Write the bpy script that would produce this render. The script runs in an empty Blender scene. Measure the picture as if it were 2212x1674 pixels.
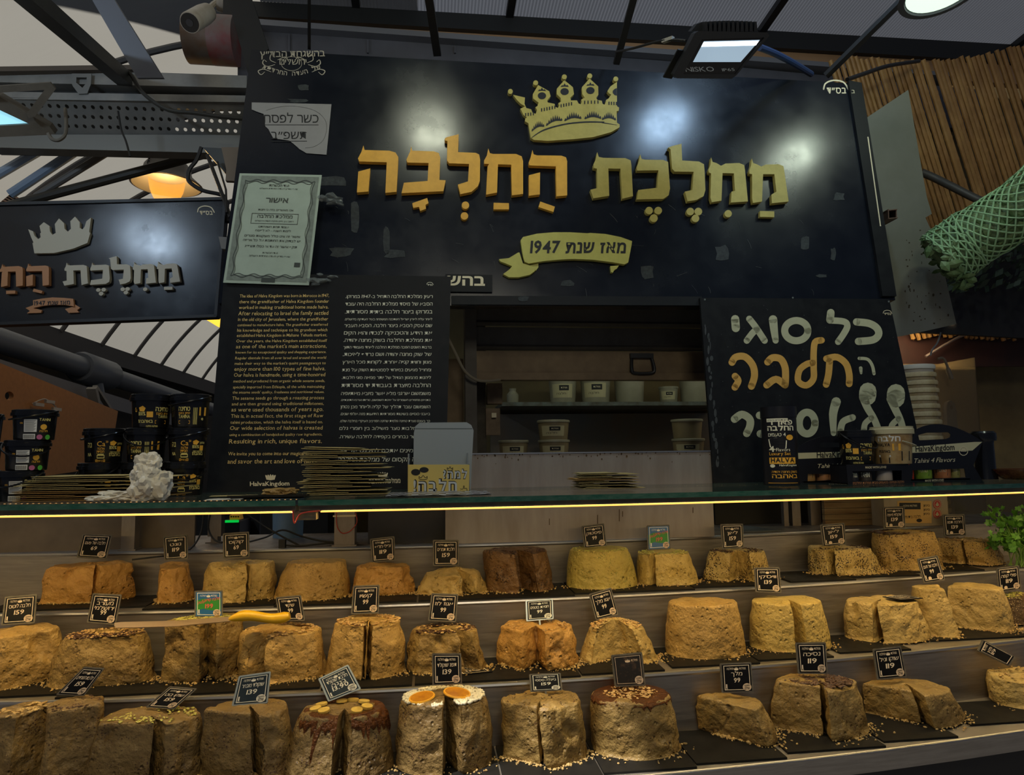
import bpy, bmesh, math, random
from mathutils import Vector as V, Matrix, noise
from mathutils.geometry import tessellate_polygon
S = bpy.context.scene
COL = S.collection
R = math.radians
W, H, F = 2212, 1674, 1500.0

# ---------------------------------------------------------------- camera
EYE = V((0, 0, 1.51))
YAW, PITCH, ROLL = R(6.8), R(5.6), 0.0125
_d = V((math.sin(YAW) * math.cos(PITCH), math.cos(YAW) * math.cos(PITCH), math.sin(PITCH)))
_r0 = V((math.cos(YAW), -math.sin(YAW), 0))
_u0 = _r0.cross(_d)
_r = _r0 * math.cos(ROLL) - _u0 * math.sin(ROLL)
_u = _u0 * math.cos(ROLL) + _r0 * math.sin(ROLL)
cam = bpy.data.cameras.new('camera')
cam.sensor_width = 36
cam.lens = F / W * 36
cam.clip_start = .02
cam.clip_end = 200
camo = bpy.data.objects.new('camera', cam)
COL.objects.link(camo)
camo.matrix_world = Matrix(((_r.x, _u.x, -_d.x, EYE.x), (_r.y, _u.y, -_d.y, EYE.y), (_r.z, _u.z, -_d.z, EYE.z), (0, 0, 0, 1)))
S.camera = camo


def ray(px, py):
    return (_d * F + _r * (px - W / 2) - _u * (py - H / 2)).normalized()


def at(px, py, Y):
    r = ray(px, py)
    return EYE + r * ((Y - EYE.y) / r.y)


def atz(px, py, Z):
    r = ray(px, py)
    return EYE + r * ((Z - EYE.z) / r.z)


def atx(px, py, X):
    r = ray(px, py)
    return EYE + r * ((X - EYE.x) / r.x)


def proj(p):
    q = V(p) - EYE
    z = q.dot(_d)
    return (W / 2 + F * q.dot(_r) / z, H / 2 - F * q.dot(_u) / z, z)


class Pl:
    """a real plane in the place; maps drawing coordinates onto it"""
    def __init__(s, p, n):
        s.p = V(p)
        s.n = V(n).normalized()

    def __call__(s, x, y, h=0.0):
        r = ray(x, y)
        return EYE + r * ((s.p - EYE).dot(s.n) / r.dot(s.n)) + s.n * h


def vplane(px, py, Y, lean=0.0, yaw=0.0):
    """upright plane through a point at depth Y; lean > 0 tips the top away"""
    a, b = R(lean), R(yaw)
    return Pl(at(px, py, Y), (math.sin(b) * math.cos(a), -math.cos(b) * math.cos(a), math.sin(a)))


# planes of the signs
P_MAIN = vplane(1200, 640, 2.16, 7)
P_INFO = vplane(700, 1070, 2.08, 4)
P_OFFER = vplane(1700, 1056, 2.10, 4)
P_SIDE = vplane(240, 690, 2.75, 3, -4)

# ---------------------------------------------------------------- light and exposure
S.view_settings.view_transform = 'Standard'
S.view_settings.look = 'None'
S.view_settings.exposure = 0.0
S.view_settings.gamma = 1.0
S.view_settings.use_curve_mapping = False
w = bpy.data.worlds.new('World')
S.world = w
w.use_nodes = True
_bg = w.node_tree.nodes['Background']
_bg.inputs[0].default_value = (0.55, 0.68, 1.0, 1)
_bg.inputs[1].default_value = 0.075


def lamp(name, kind, loc, energy, color, size=.2, aim=None, spot=None, size_y=None):
    l = bpy.data.lights.new(name, kind)
    l.energy = energy
    l.color = color
    if kind == 'AREA':
        l.shape = 'RECTANGLE'
        l.size = size
        l.size_y = size_y or size
    elif kind in ('POINT', 'SPOT'):
        l.shadow_soft_size = size
    if spot:
        l.spot_size = R(spot)
        l.spot_blend = .6
    o = bpy.data.objects.new(name, l)
    COL.objects.link(o)
    o.location = loc
    if aim is not None:
        o.rotation_euler = (V(aim) - V(loc)).to_track_quat('-Z', 'Y').to_euler()
    return o


sun = lamp('sun', 'SUN', (0, 0, 8), 5.2, (1.0, .95, .86))
sun.data.angle = R(1.0)
sun.rotation_euler = V((.42, .28, -1)).to_track_quat('-Z', 'Y').to_euler()


# dim tube light inside the stall, under the lowered shutter
lamp('stall_tube', 'AREA', (.85, 2.62, 1.93), .8, (.92, 1.0, .78), 1.3, aim=(.85, 2.95, 1.2), size_y=.04)


lamp('corner_fill', 'AREA', (2.05, 2.86, 2.06), 2.6, (1.0, .76, .42), .5, aim=(2.1, 2.95, 1.2), size_y=.06)  # unseen fill added behind the awning to warm the back wall and lids


lamp('aisle_fill', 'AREA', (.3, -.6, 2.95), 9, (1.0, .94, .76), .5, aim=(.5, 2.0, 1.7))  # unseen fill light added to brighten the goods and letter fronts


def mirror_spot(plane, px, py, dist):
    p = plane(px, py)
    v = (p - EYE).normalized()
    return p, p + (v - plane.n * (2 * v.dot(plane.n))) * dist


# floodlights hanging over the customers' side; the black boards mirror them
for nm, pl, px, py, dist, e, c, sz in (
        ('floodlight_white', P_MAIN, 1435, 268, .95, 3.9, (.50, .73, 1.0), .16),
        ('floodlight_cool', P_MAIN, 1715, 340, .95, 2.5, (.86, 1.0, .80), .13),
        ('floodlight_warm', P_MAIN, 930, 285, .95, 2.7, (.95, 1.0, .76), .14),
        ('floodlight_alley', P_SIDE, 330, 520, 1.5, 5, (.62, .80, 1.0), .18)):
    p, q = mirror_spot(pl, px, py, dist)
    lamp(nm, 'AREA', q, e, c, sz, aim=p + V((0, 0, -.5)), size_y=sz * .6)
# warm shop lamps above the counter, on the customers' side
lamp('warm_lamp_a', 'SPOT', (-.55, .55, 2.75), 27, (1.0, .75, .30), .12, aim=(-.45, 1.55, .85), spot=52)
lamp('warm_lamp_b', 'SPOT', (.85, .55, 2.75), 27, (1.0, .77, .32), .12, aim=(.85, 1.55, .85), spot=52)

# ---------------------------------------------------------------- helpers
ORG = {}


class MB:
    def __init__(s):
        s.v = []
        s.f = []

    def add(s, vs, fs):
        o = len(s.v)
        s.v += [V(p) for p in vs]
        s.f += [tuple(i + o for i in f) for f in fs]

    def quad(s, a, b, c, d):
        s.add((a, b, c, d), ((0, 1, 2, 3),))

    def hexa(s, p):
        """8 corners: 4 bottom, 4 top"""
        s.add(p, ((3, 2, 1, 0), (4, 5, 6, 7), (0, 1, 5, 4), (1, 2, 6, 5), (2, 3, 7, 6), (3, 0, 4, 7)))

    def box(s, lo, hi):
        (a, b, c), (d, e, f) = lo, hi
        s.hexa(((a, b, c), (d, b, c), (d, e, c), (a, e, c), (a, b, f), (d, b, f), (d, e, f), (a, e, f)))

    def tube(s, pts, r, n=8, cap=True):
        pts = [V(p) for p in pts]
        m = len(pts)
        rr = r if isinstance(r, (list, tuple)) else [r] * m
        up = None
        vs = []
        for i, p in enumerate(pts):
            t = (pts[min(i + 1, m - 1)] - pts[max(i - 1, 0)]).normalized()
            if up is None:
                up = V((0, 0, 1)) if abs(t.z) < .9 else V((1, 0, 0))
            a = t.cross(up).normalized()
            up = a.cross(t).normalized()
            for k in range(n):
                q = 2 * math.pi * k / n
                vs.append(p + (a * math.cos(q) + up * math.sin(q)) * rr[i])
        fs = [(i * n + k, i * n + (k + 1) % n, (i + 1) * n + (k + 1) % n, (i + 1) * n + k) for i in range(m - 1) for k in range(n)]
        if cap:
            fs += [tuple(range(n - 1, -1, -1)), tuple((m - 1) * n + k for k in range(n))]
        s.add(vs, fs)

    def bar(s, a, b, wx, wy, up=(0, 0, 1)):
        a, b = V(a), V(b)
        t = (b - a).normalized()
        x = t.cross(V(up)).normalized() * wx / 2
        y = t.cross(x).normalized() * wy / 2
        s.hexa((a - x - y, a + x - y, a + x + y, a - x + y, b - x - y, b + x - y, b + x + y, b - x + y))

    def lathe(s, c, prof, n=28, axis=None):
        """prof: (radius, height) pairs about an upright (or given) axis through c"""
        c = V(c)
        ax = V(axis or (0, 0, 1)).normalized()
        e = ax.orthogonal().normalized() if axis else V((1, 0, 0))
        g = ax.cross(e)
        vs = []
        for r, z in prof:
            for k in range(n):
                q = 2 * math.pi * k / n
                vs.append(c + ax * z + (e * math.cos(q) + g * math.sin(q)) * max(r, 1e-5))
        m = len(prof)
        fs = [(i * n + k, i * n + (k + 1) % n, (i + 1) * n + (k + 1) % n, (i + 1) * n + k) for i in range(m - 1) for k in range(n)]
        fs += [tuple(range(n - 1, -1, -1)), tuple((m - 1) * n + k for k in range(n))]
        s.add(vs, fs)

    def flat(s, fn, loops, h=0.0):
        """filled outline (first loop) with holes, drawn on the surface fn"""
        L = [[V((x, y, 0)) for x, y in lp] for lp in loops]
        pts = [p for lp in loops for p in lp]
        s.add([fn(x, y, h) for x, y in pts], [t for t in tessellate_polygon(L)])

    def prism(s, fn, loops, h0, h1, side=True):
        pts = [p for lp in loops for p in lp]
        n = len(pts)
        T = [t for t in tessellate_polygon([[V((x, y, 0)) for x, y in lp] for lp in loops])]
        vs = [fn(x, y, h1) for x, y in pts] + [fn(x, y, h0) for x, y in pts]
        fs = list(T) + [tuple(i + n for i in reversed(t)) for t in T]
        o = 0
        for lp in loops:
            m = len(lp)
            fs += [(o + i, o + (i + 1) % m, o + (i + 1) % m + n, o + i + n) for i in range(m)]
            o += m
        s.add(vs, fs)

    def stroke(s, fn, pts, wd, h=0.0, n=10):
        """brush stroke; wd is one width or one per point"""
        ww = wd if isinstance(wd, (list, tuple)) else [wd] * len(pts)
        P = smooth_line(pts, 5)
        k = len(P) - 1
        Wd = []
        for i in range(len(P)):
            t = i / k * (len(ww) - 1)
            j = min(int(t), len(ww) - 2)
            Wd.append(ww[j] + (ww[j + 1] - ww[j]) * (t - j))
        Lf, Rt = [], []
        for i, (x, y) in enumerate(P):
            a, b = P[max(i - 1, 0)], P[min(i + 1, k)]
            dx, dy = b[0] - a[0], b[1] - a[1]
            l = math.hypot(dx, dy) or 1
            nx, ny = -dy / l * Wd[i] / 2, dx / l * Wd[i] / 2
            Lf.append((x + nx, y + ny))
            Rt.append((x - nx, y - ny))
        for i in range(k):
            s.add([fn(*q, h) for q in (Lf[i], Lf[i + 1], Rt[i + 1], Rt[i])], ((0, 1, 2, 3),))
        for (x, y), w_ in ((P[0], Wd[0]), (P[-1], Wd[-1])):
            s.add([fn(x + w_ / 2 * math.cos(2 * math.pi * q / n), y + w_ / 2 * math.sin(2 * math.pi * q / n), h) for q in range(n)], (tuple(range(n)),))

    def disc(s, fn, x, y, rx, ry=None, h=0.0, n=20):
        ry = ry or rx
        s.add([fn(x + rx * math.cos(2 * math.pi * q / n), y + ry * math.sin(2 * math.pi * q / n), h) for q in range(n)], (tuple(range(n)),))

    def rectl(s, fn, x0, y0, x1, y1, t, h=0.0, ty=None):
        """rectangular outline"""
        ty = ty or t
        for a, b, c, d in ((x0, y0, x1, y0 + ty), (x0, y1 - ty, x1, y1), (x0, y0 + ty, x0 + t, y1 - ty), (x1 - t, y0 + ty, x1, y1 - ty)):
            s.quad(fn(a, b, h), fn(c, b, h), fn(c, d, h), fn(a, d, h))

    def rect(s, fn, x0, y0, x1, y1, h=0.0, n=1):
        for i in range(n):
            a, b = x0 + (x1 - x0) * i / n, x0 + (x1 - x0) * (i + 1) / n
            s.quad(fn(a, y0, h), fn(b, y0, h), fn(b, y1, h), fn(a, y1, h))


def smooth_line(pts, k=4):
    if len(pts) < 3:
        return list(pts)
    out = []
    n = len(pts)
    for i in range(n - 1):
        p0, p1, p2, p3 = pts[max(i - 1, 0)], pts[i], pts[i + 1], pts[min(i + 2, n - 1)]
        for j in range(k):
            t = j / k
            out.append(tuple(.5 * (2 * b + (c - a) * t + (2 * a - 5 * b + 4 * c - d) * t * t + (3 * b - a - 3 * c + d) * t ** 3)
                             for a, b, c, d in zip(p0, p1, p2, p3)))
    out.append(tuple(pts[-1]))
    return out


def smooth3(pts, k=5):
    return [V(p) for p in smooth_line([tuple(p) for p in pts], k)]


def obj(name, mb, m, parent=None, smooth=False, sharp=35):
    me = bpy.data.meshes.new(name)
    if parent is not None:
        org = ORG[parent.name]
    else:
        xs = [p.x for p in mb.v]
        ys = [p.y for p in mb.v]
        org = V(((min(xs) + max(xs)) / 2, (min(ys) + max(ys)) / 2, min(p.z for p in mb.v)))
    me.from_pydata([p - org for p in mb.v], [], mb.f)
    if m:
        me.materials.append(m)
    if smooth:
        me.shade_smooth()
        me.set_sharp_from_angle(angle=R(sharp))
    o = bpy.data.objects.new(name, me)
    COL.objects.link(o)
    ORG[o.name] = org
    if parent is not None:
        o.parent = parent
    else:
        o.location = org
    return o


def tag(o, label, cat, group=None, kind=None):
    if label:
        o['label'] = label
    if cat:
        o['category'] = cat
    if group:
        o['group'] = group
    if kind:
        o['kind'] = kind
    return o


def thing(name, loc, label, cat, group=None, kind=None):
    o = bpy.data.objects.new(name, None)
    o.empty_display_size = .05
    COL.objects.link(o)
    o.location = loc
    ORG[o.name] = V(loc)
    return tag(o, label, cat, group, kind)


def struct(name, mb, m, smooth=False):
    o = obj(name, mb, m, smooth=smooth)
    o['kind'] = 'structure'
    return o


def fixnormals(o):
    bm = bmesh.new()
    bm.from_mesh(o.data)
    bmesh.ops.recalc_face_normals(bm, faces=bm.faces)
    bm.to_mesh(o.data)
    bm.free()


# ---- lettering from the built-in font
_gc = {}
_fc = {}


def glyph(ch, wt):
    k = (ch, wt)
    if k not in _gc:
        if wt not in _fc:
            c = bpy.data.curves.new('lettering', 'FONT')
            c.resolution_u = 2
            c.offset = wt
            _fc[wt] = (c, bpy.data.objects.new('lettering', c))
        c, o = _fc[wt]
        c.body = ch
        me = bpy.data.meshes.new_from_object(o)
        vs = [(p.co.x, p.co.y) for p in me.vertices]
        fs = [tuple(p.vertices) for p in me.polygons]
        bpy.data.meshes.remove(me)
        xs = [p[0] for p in vs] or [0, .25]
        _gc[k] = (vs, fs, min(xs), max(xs))
    return _gc[k]


def heb(s):
    """visual order of a right-to-left line: reversed, number and latin runs kept"""
    out, run = [], ''
    for ch in s[::-1]:
        if ch.isdigit() or (ch in '.%' and run and run[0].isdigit()) or 'a' <= ch.lower() <= 'z':
            run = ch + run
        else:
            if run:
                out.append(run)
                run = ''
            out.append(ch)
    return ''.join(out) + run


def text(mb, fn, s, x0, y0, x1, y1, hgt, h=.0006, slant=0.0, wt=0.0, gap=.07, jit=0.0, sp=.26, rnd=random.Random(3)):
    """one line of lettering: baseline from (x0,y0) to (x1,y1), capitals hgt tall"""
    if any('\u0590' <= c <= '\u05ff' for c in s):
        s = heb(s)
    cur, place = 0.0, []
    for ch in s:
        if ch == ' ':
            cur += sp
            continue
        g = glyph(ch, wt)
        place.append((g, cur - g[2]))
        cur += g[3] - g[2] + gap
    cur = max(cur - gap, .1)
    ex, ey = (x1 - x0) / cur, (y1 - y0) / cur
    l = math.hypot(x1 - x0, y1 - y0) or 1
    sc = hgt / .69
    ux, uy = (y1 - y0) / l * sc, -(x1 - x0) / l * sc
    for g, off in place:
        dy = rnd.uniform(-jit, jit)
        k = 1 + rnd.uniform(-jit, jit) * 1.5
        vs = []
        for a, b in g[0]:
            b = b * k + dy
            a = a + off
            vs.append(fn(x0 + ex * a + ux * b + ex / l * 0 + slant * b * sc, y0 + ey * a + uy * b, h))
        mb.add(vs, g[1])


# ---- materials
def mat(name, c, rough=.5, metal=0.0, c2=None, vs=8.0, vcut=(.35, .65), bump=0.0, bs=60.0, spec=.5, emit=None, es=0.0,
        stretch=(1, 1, 1), r2=None, alpha=None, detail=4.0, trans=0.0, coat=0.0, ior=None):
    m = bpy.data.materials.new(name)
    m.use_nodes = True
    N, L = m.node_tree.nodes, m.node_tree.links
    b = N['Principled BSDF']
    b.inputs['Base Color'].default_value = (*c, 1)
    b.inputs['Roughness'].default_value = rough
    b.inputs['Metallic'].default_value = metal
    b.inputs['Specular IOR Level'].default_value = spec
    if coat:
        b.inputs['Coat Weight'].default_value = coat
        b.inputs['Coat Roughness'].default_value = .15
    if ior:
        b.inputs['IOR'].default_value = ior
    if trans:
        b.inputs['Transmission Weight'].default_value = trans
    if alpha is not None:
        b.inputs['Alpha'].default_value = alpha
    if emit:
        b.inputs['Emission Color'].default_value = (*emit, 1)
        b.inputs['Emission Strength'].default_value = es
    if c2 or bump or r2 is not None:
        tc = N.new('ShaderNodeTexCoord')
        mp = N.new('ShaderNodeMapping')
        mp.inputs['Scale'].default_value = stretch
        L.new(tc.outputs['Object'], mp.inputs[0])
    if c2 or r2 is not None:
        nz = N.new('ShaderNodeTexNoise')
        nz.inputs['Scale'].default_value = vs
        nz.inputs['Detail'].default_value = detail
        nz.inputs['Roughness'].default_value = .65
        L.new(mp.outputs[0], nz.inputs['Vector'])
        rp = N.new('ShaderNodeMapRange')
        rp.inputs[1].default_value, rp.inputs[2].default_value = vcut
        L.new(nz.outputs['Fac'], rp.inputs[0])
        if c2:
            mx = N.new('ShaderNodeMix')
            mx.data_type = 'RGBA'
            mx.inputs[6].default_value = (*c, 1)
            mx.inputs[7].default_value = (*c2, 1)
            L.new(rp.outputs[0], mx.inputs[0])
            L.new(mx.outputs[2], b.inputs['Base Color'])
        if r2 is not None:
            mr = N.new('ShaderNodeMapRange')
            mr.inputs[3].default_value, mr.inputs[4].default_value = rough, r2
            L.new(rp.outputs[0], mr.inputs[0])
            L.new(mr.outputs[0], b.inputs['Roughness'])
    if bump:
        nb = N.new('ShaderNodeTexNoise')
        nb.inputs['Scale'].default_value = bs
        nb.inputs['Detail'].default_value = 5
        L.new(mp.outputs[0], nb.inputs['Vector'])
        bp = N.new('ShaderNodeBump')
        bp.inputs['Strength'].default_value = bump
        bp.inputs['Distance'].default_value = .01
        L.new(nb.outputs['Fac'], bp.inputs['Height'])
        L.new(bp.outputs[0], b.inputs['Normal'])
    return m


def halva_mat(name, c, c2, speck=None, dens=0.0, ss=190.0):
    """crumbly sesame paste: mottled, pitted, with optional specks of filling"""
    m = mat(name, c, .46, c2=c2, vs=16, vcut=(.3, .7), bump=.8, bs=70, spec=.45)
    N, L = m.node_tree.nodes, m.node_tree.links
    b = N['Principled BSDF']
    src = b.inputs['Base Color'].links[0].from_socket
    mp = [n for n in N if n.type == 'MAPPING'][0]
    vo = N.new('ShaderNodeTexVoronoi')
    vo.inputs['Scale'].default_value = ss
    L.new(mp.outputs[0], vo.inputs['Vector'])
    nz = N.new('ShaderNodeTexNoise')
    nz.inputs['Scale'].default_value = 22
    L.new(mp.outputs[0], nz.inputs['Vector'])
    a = N.new('ShaderNodeMath')
    a.operation = 'MULTIPLY_ADD'
    a.inputs[1].default_value = -.9
    L.new(nz.outputs['Fac'], a.inputs[0])
    L.new(vo.outputs['Distance'], a.inputs[2])
    r = N.new('ShaderNodeMapRange')
    r.inputs[1].default_value = -.30 + dens * .35
    r.inputs[2].default_value = -.36 + dens * .35
    L.new(a.outputs[0], r.inputs[0])
    mx = N.new('ShaderNodeMix')
    mx.data_type = 'RGBA'
    mx.inputs[7].default_value = (*(speck or tuple(x * .45 for x in c)), 1)
    L.new(src, mx.inputs[6])
    L.new(r.outputs[0], mx.inputs[0])
    L.new(mx.outputs[2], b.inputs['Base Color'])
    # small pits broken into the paste
    vp = N.new('ShaderNodeTexVoronoi')
    vp.inputs['Scale'].default_value = 75
    L.new(mp.outputs[0], vp.inputs['Vector'])
    nm = N.new('ShaderNodeTexNoise')
    nm.inputs['Scale'].default_value = 18
    L.new(mp.outputs[0], nm.inputs['Vector'])
    pr = N.new('ShaderNodeMapRange')
    pr.inputs[1].default_value, pr.inputs[2].default_value = .05, .32
    L.new(vp.outputs['Distance'], pr.inputs[0])
    pm = N.new('ShaderNodeMapRange')
    pm.inputs[1].default_value, pm.inputs[2].default_value = .45, .65
    L.new(nm.outputs['Fac'], pm.inputs[0])
    px = N.new('ShaderNodeMix')
    px.inputs[2].default_value = 1.0
    L.new(pm.outputs[0], px.inputs[0])
    L.new(pr.outputs[0], px.inputs[3])
    b2 = N.new('ShaderNodeBump')
    b2.inputs['Strength'].default_value = .9
    b2.inputs['Distance'].default_value = .006
    L.new(px.outputs[0], b2.inputs['Height'])
    b1 = [n for n in N if n.type == 'BUMP' and n is not b2 and n.name != b2.name][0]
    L.new(b1.outputs[0], b2.inputs['Normal'])
    L.new(b2.outputs[0], b.inputs['Normal'])
    return m


M = {}
M['steel'] = mat('brushed_steel', (.30, .275, .25), .42, .85, c2=(.40, .37, .34), vs=9, stretch=(1, 1, 14), r2=.55, bump=.03, bs=50)
M['steel_dirty'] = mat('dull_steel', (.30, .27, .25), .40, .75, c2=(.22, .19, .17), vs=7, stretch=(2.5, 1, .8), r2=.55)
M['edge'] = mat('polished_steel_lip', (.42, .42, .44), .38, .9)
M['board'] = mat('black_sign_board', (.0035, .005, .009), .17, 0, c2=(.007, .010, .016), vs=6, vcut=(.25, .8), r2=.33, spec=.45, bump=.02, bs=7, detail=9)
M['board2'] = mat('matt_black_board', (.006, .0065, .008), .5, 0, c2=(.010, .011, .012), vs=30, r2=.6, spec=.25)
M['olive'] = mat('olive_gold_letter', (.52, .43, .12), .5, spec=.25, c2=(.45, .37, .10), vs=40)
M['gold'] = mat('orange_gold_letter', (.85, .45, .06), .45, spec=.3, c2=(.74, .38, .05), vs=30)
M['ribbon'] = mat('yellow_green_ribbon', (.56, .52, .13), .5, spec=.3, c2=(.49, .45, .11), vs=25)
M['black'] = mat('black_paint', (.008, .008, .009), .5)
M['ink'] = mat('black_ink', (.006, .006, .007), .6)
M['cream'] = mat('cream_print', (.80, .70, .46), .6)
M['yellowp'] = mat('yellow_print', (.90, .64, .22), .6)
M['pale'] = mat('pale_print', (.88, .86, .66), .6)
M['white'] = mat('white_print', (.85, .85, .82), .6)
M['orangep'] = mat('orange_print', (.85, .38, .06), .6)
M['paper'] = mat('white_paper', (.52, .52, .50), .8, c2=(.46, .46, .45), vs=5)
M['cert'] = mat('laminated_certificate', (.44, .52, .42), .5, c2=(.39, .46, .37), vs=14, spec=.3)
M['gray'] = mat('grey_print', (.13, .15, .14), .6)
# ================================================================ stepped display counter
def bow(x):
    return .055 * x * x


LIP = {1: 1.87, 2: 1.65, 3: 1.45}
ZT = {1: 1.13, 2: .988, 3: .85}
DECK = 1.25
XS = [-2.2 + .2 * i for i in range(24)]


def strip(prof, xs=None, mb=None):
    """sheet folded along prof (depth, height), following the bow of the counter"""
    mb = mb or MB()
    xs = xs or XS
    n = len(prof)
    vs = [(x, d + bow(x), z) for x in xs for d, z in prof]
    fs = [(i * n + k, (i + 1) * n + k, (i + 1) * n + k + 1, i * n + k + 1) for i in range(len(xs) - 1) for k in range(n - 1)]
    mb.add(vs, fs)
    return mb


def lipmb(d, z, r=.006):
    mb = MB()
    mb.tube([(x, d + bow(x) + r * .6, z - r + .001) for x in XS], r, 8)
    return mb


ctr = thing('display_counter', (0, 1.7, .55), 'long stepped stainless steel display counter carrying three tiers of halva', 'display counter')
for k in (3, 2, 1):
    back = {3: 1.65, 2: 1.87, 1: 2.09}[k]
    top = {3: ZT[2], 2: ZT[1], 1: DECK}[k]
    obj('tier_tread', strip([(LIP[k], ZT[k]), (back, ZT[k])]), M['steel'], ctr)
    obj('tier_riser', strip([(back, ZT[k]), (back, top - .004)]), M['steel'], ctr)
    obj('tier_lip', lipmb(back, top), M['edge'], ctr, True)
obj('tier_lip', lipmb(LIP[3], ZT[3]), M['edge'], ctr, True)
obj('front_panel', strip([(LIP[3] - .004, ZT[3] - .002), (LIP[3] - .004, ZT[3] - .042)]), M['steel'], ctr)
obj('base', strip([(LIP[3] + .03, ZT[3] - .042), (LIP[3] + .03, .0)]), M['black'], ctr)
obj('deck', strip([(2.09, DECK), (2.5, DECK)]), M['steel_dirty'], ctr)

# ---------------------------------------------------------------- halva
HM = {}


def hm(k):
    if k not in HM:
        c, c2, sp, dn = {
            'tan': ((0.557, 0.358, 0.117), (0.35, 0.211, 0.0583), None, .12),
            'orange': ((0.594, 0.334, 0.092), (0.411, 0.206, 0.048), None, .06),
            'cream': ((0.612, 0.437, 0.16), (0.411, 0.275, 0.0827), None, .1),
            'yellow': ((0.631, 0.456, 0.142), (0.472, 0.328, 0.0889), None, .1),
            'pist': ((0.557, 0.437, 0.108), (0.411, 0.306, 0.0686), (0.24, 0.24, 0.05), .15),
            'brown': ((0.204, 0.106, 0.0376), (0.115, 0.0573, 0.0206), (0.03, 0.015, 0.008), .3),
            'choc': ((0.274, 0.18, 0.0652), (0.157, 0.0936, 0.031), (0.08, 0.04, 0.02), .2),
            'nougat': ((0.357, 0.237, 0.0789), (0.212, 0.128, 0.0366), (0.15, 0.08, 0.03), .18),
            'speck': ((0.594, 0.437, 0.16), (0.411, 0.282, 0.0889), (0.05, 0.03, 0.015), .52),
            'speck2': ((0.52, 0.344, 0.108), (0.32, 0.198, 0.0549), (0.07, 0.04, 0.02), .45),
            'coffee': ((0.148, 0.0883, 0.0334), (0.0762, 0.042, 0.0137), (0.5, 0.38, 0.2), .4),
        }[k]
        HM[k] = halva_mat('halva_' + k, c, c2, sp, dn)
    return HM[k]


M['glaze'] = mat('dark_chocolate_glaze', (.085, .028, .007), .2, spec=.22, c2=(.12, .04, .01), vs=60, bump=.9, bs=120)
M['flake'] = mat('chocolate_flakes', (.05, .02, .012), .5, c2=(.10, .045, .02), vs=90)
M['nut'] = mat('chopped_nuts', (.46, .25, .085), .5, c2=(.66, .46, .2), vs=70)
M['shred'] = mat('pistachio_shreds', (.62, .52, .16), .6, c2=(.45, .46, .08), vs=90)
M['pearl'] = mat('white_puffed_pearls', (.82, .76, .58), .4)
M['banana'] = mat('dried_banana', (.74, .54, .13), .5, c2=(.55, .36, .07), vs=60)
M['orange'] = mat('candied_orange', (.72, .30, .02), .25, c2=(.50, .19, .015), vs=40, coat=.4)
M['rind'] = mat('orange_rind', (.85, .42, .03), .35)
M['crumb'] = mat('halva_crumbs', (.60, .42, .17), .7, c2=(.40, .25, .09), vs=50)
M['slate'] = mat('black_slate_board', (.007, .007, .007), .5, c2=(.012, .011, .010), vs=20, r2=.65, spec=.2)

ICO = None


def ico():
    global ICO
    if ICO is None:
        bm = bmesh.new()
        bmesh.ops.create_icosphere(bm, subdivisions=1, radius=1)
        ICO = ([v.co.copy() for v in bm.verts], [tuple(v.index for v in f.verts) for f in bm.faces])
        bm.free()
    return ICO


def chip(mb, p, sz, rnd, flat=.55, sq=0):
    vs, fs = ico()
    m = Matrix.Rotation(rnd.uniform(0, 6.28), 3, 'Z') @ Matrix.Rotation(rnd.uniform(-.5, .5), 3, 'X')
    d = V((sz * rnd.uniform(.7, 1.3), sz * rnd.uniform(.5, 1.1), sz * flat * rnd.uniform(.7, 1.2)))
    o = len(mb.v)
    for v in vs:
        j = 1 + rnd.uniform(-.22, .22) * (1 - sq)
        mb.v.append(V(p) + m @ V((v.x * d.x * j, v.y * d.y * j, v.z * d.z * j)))
    mb.f += [tuple(i + o for i in f) for f in fs]


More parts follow.
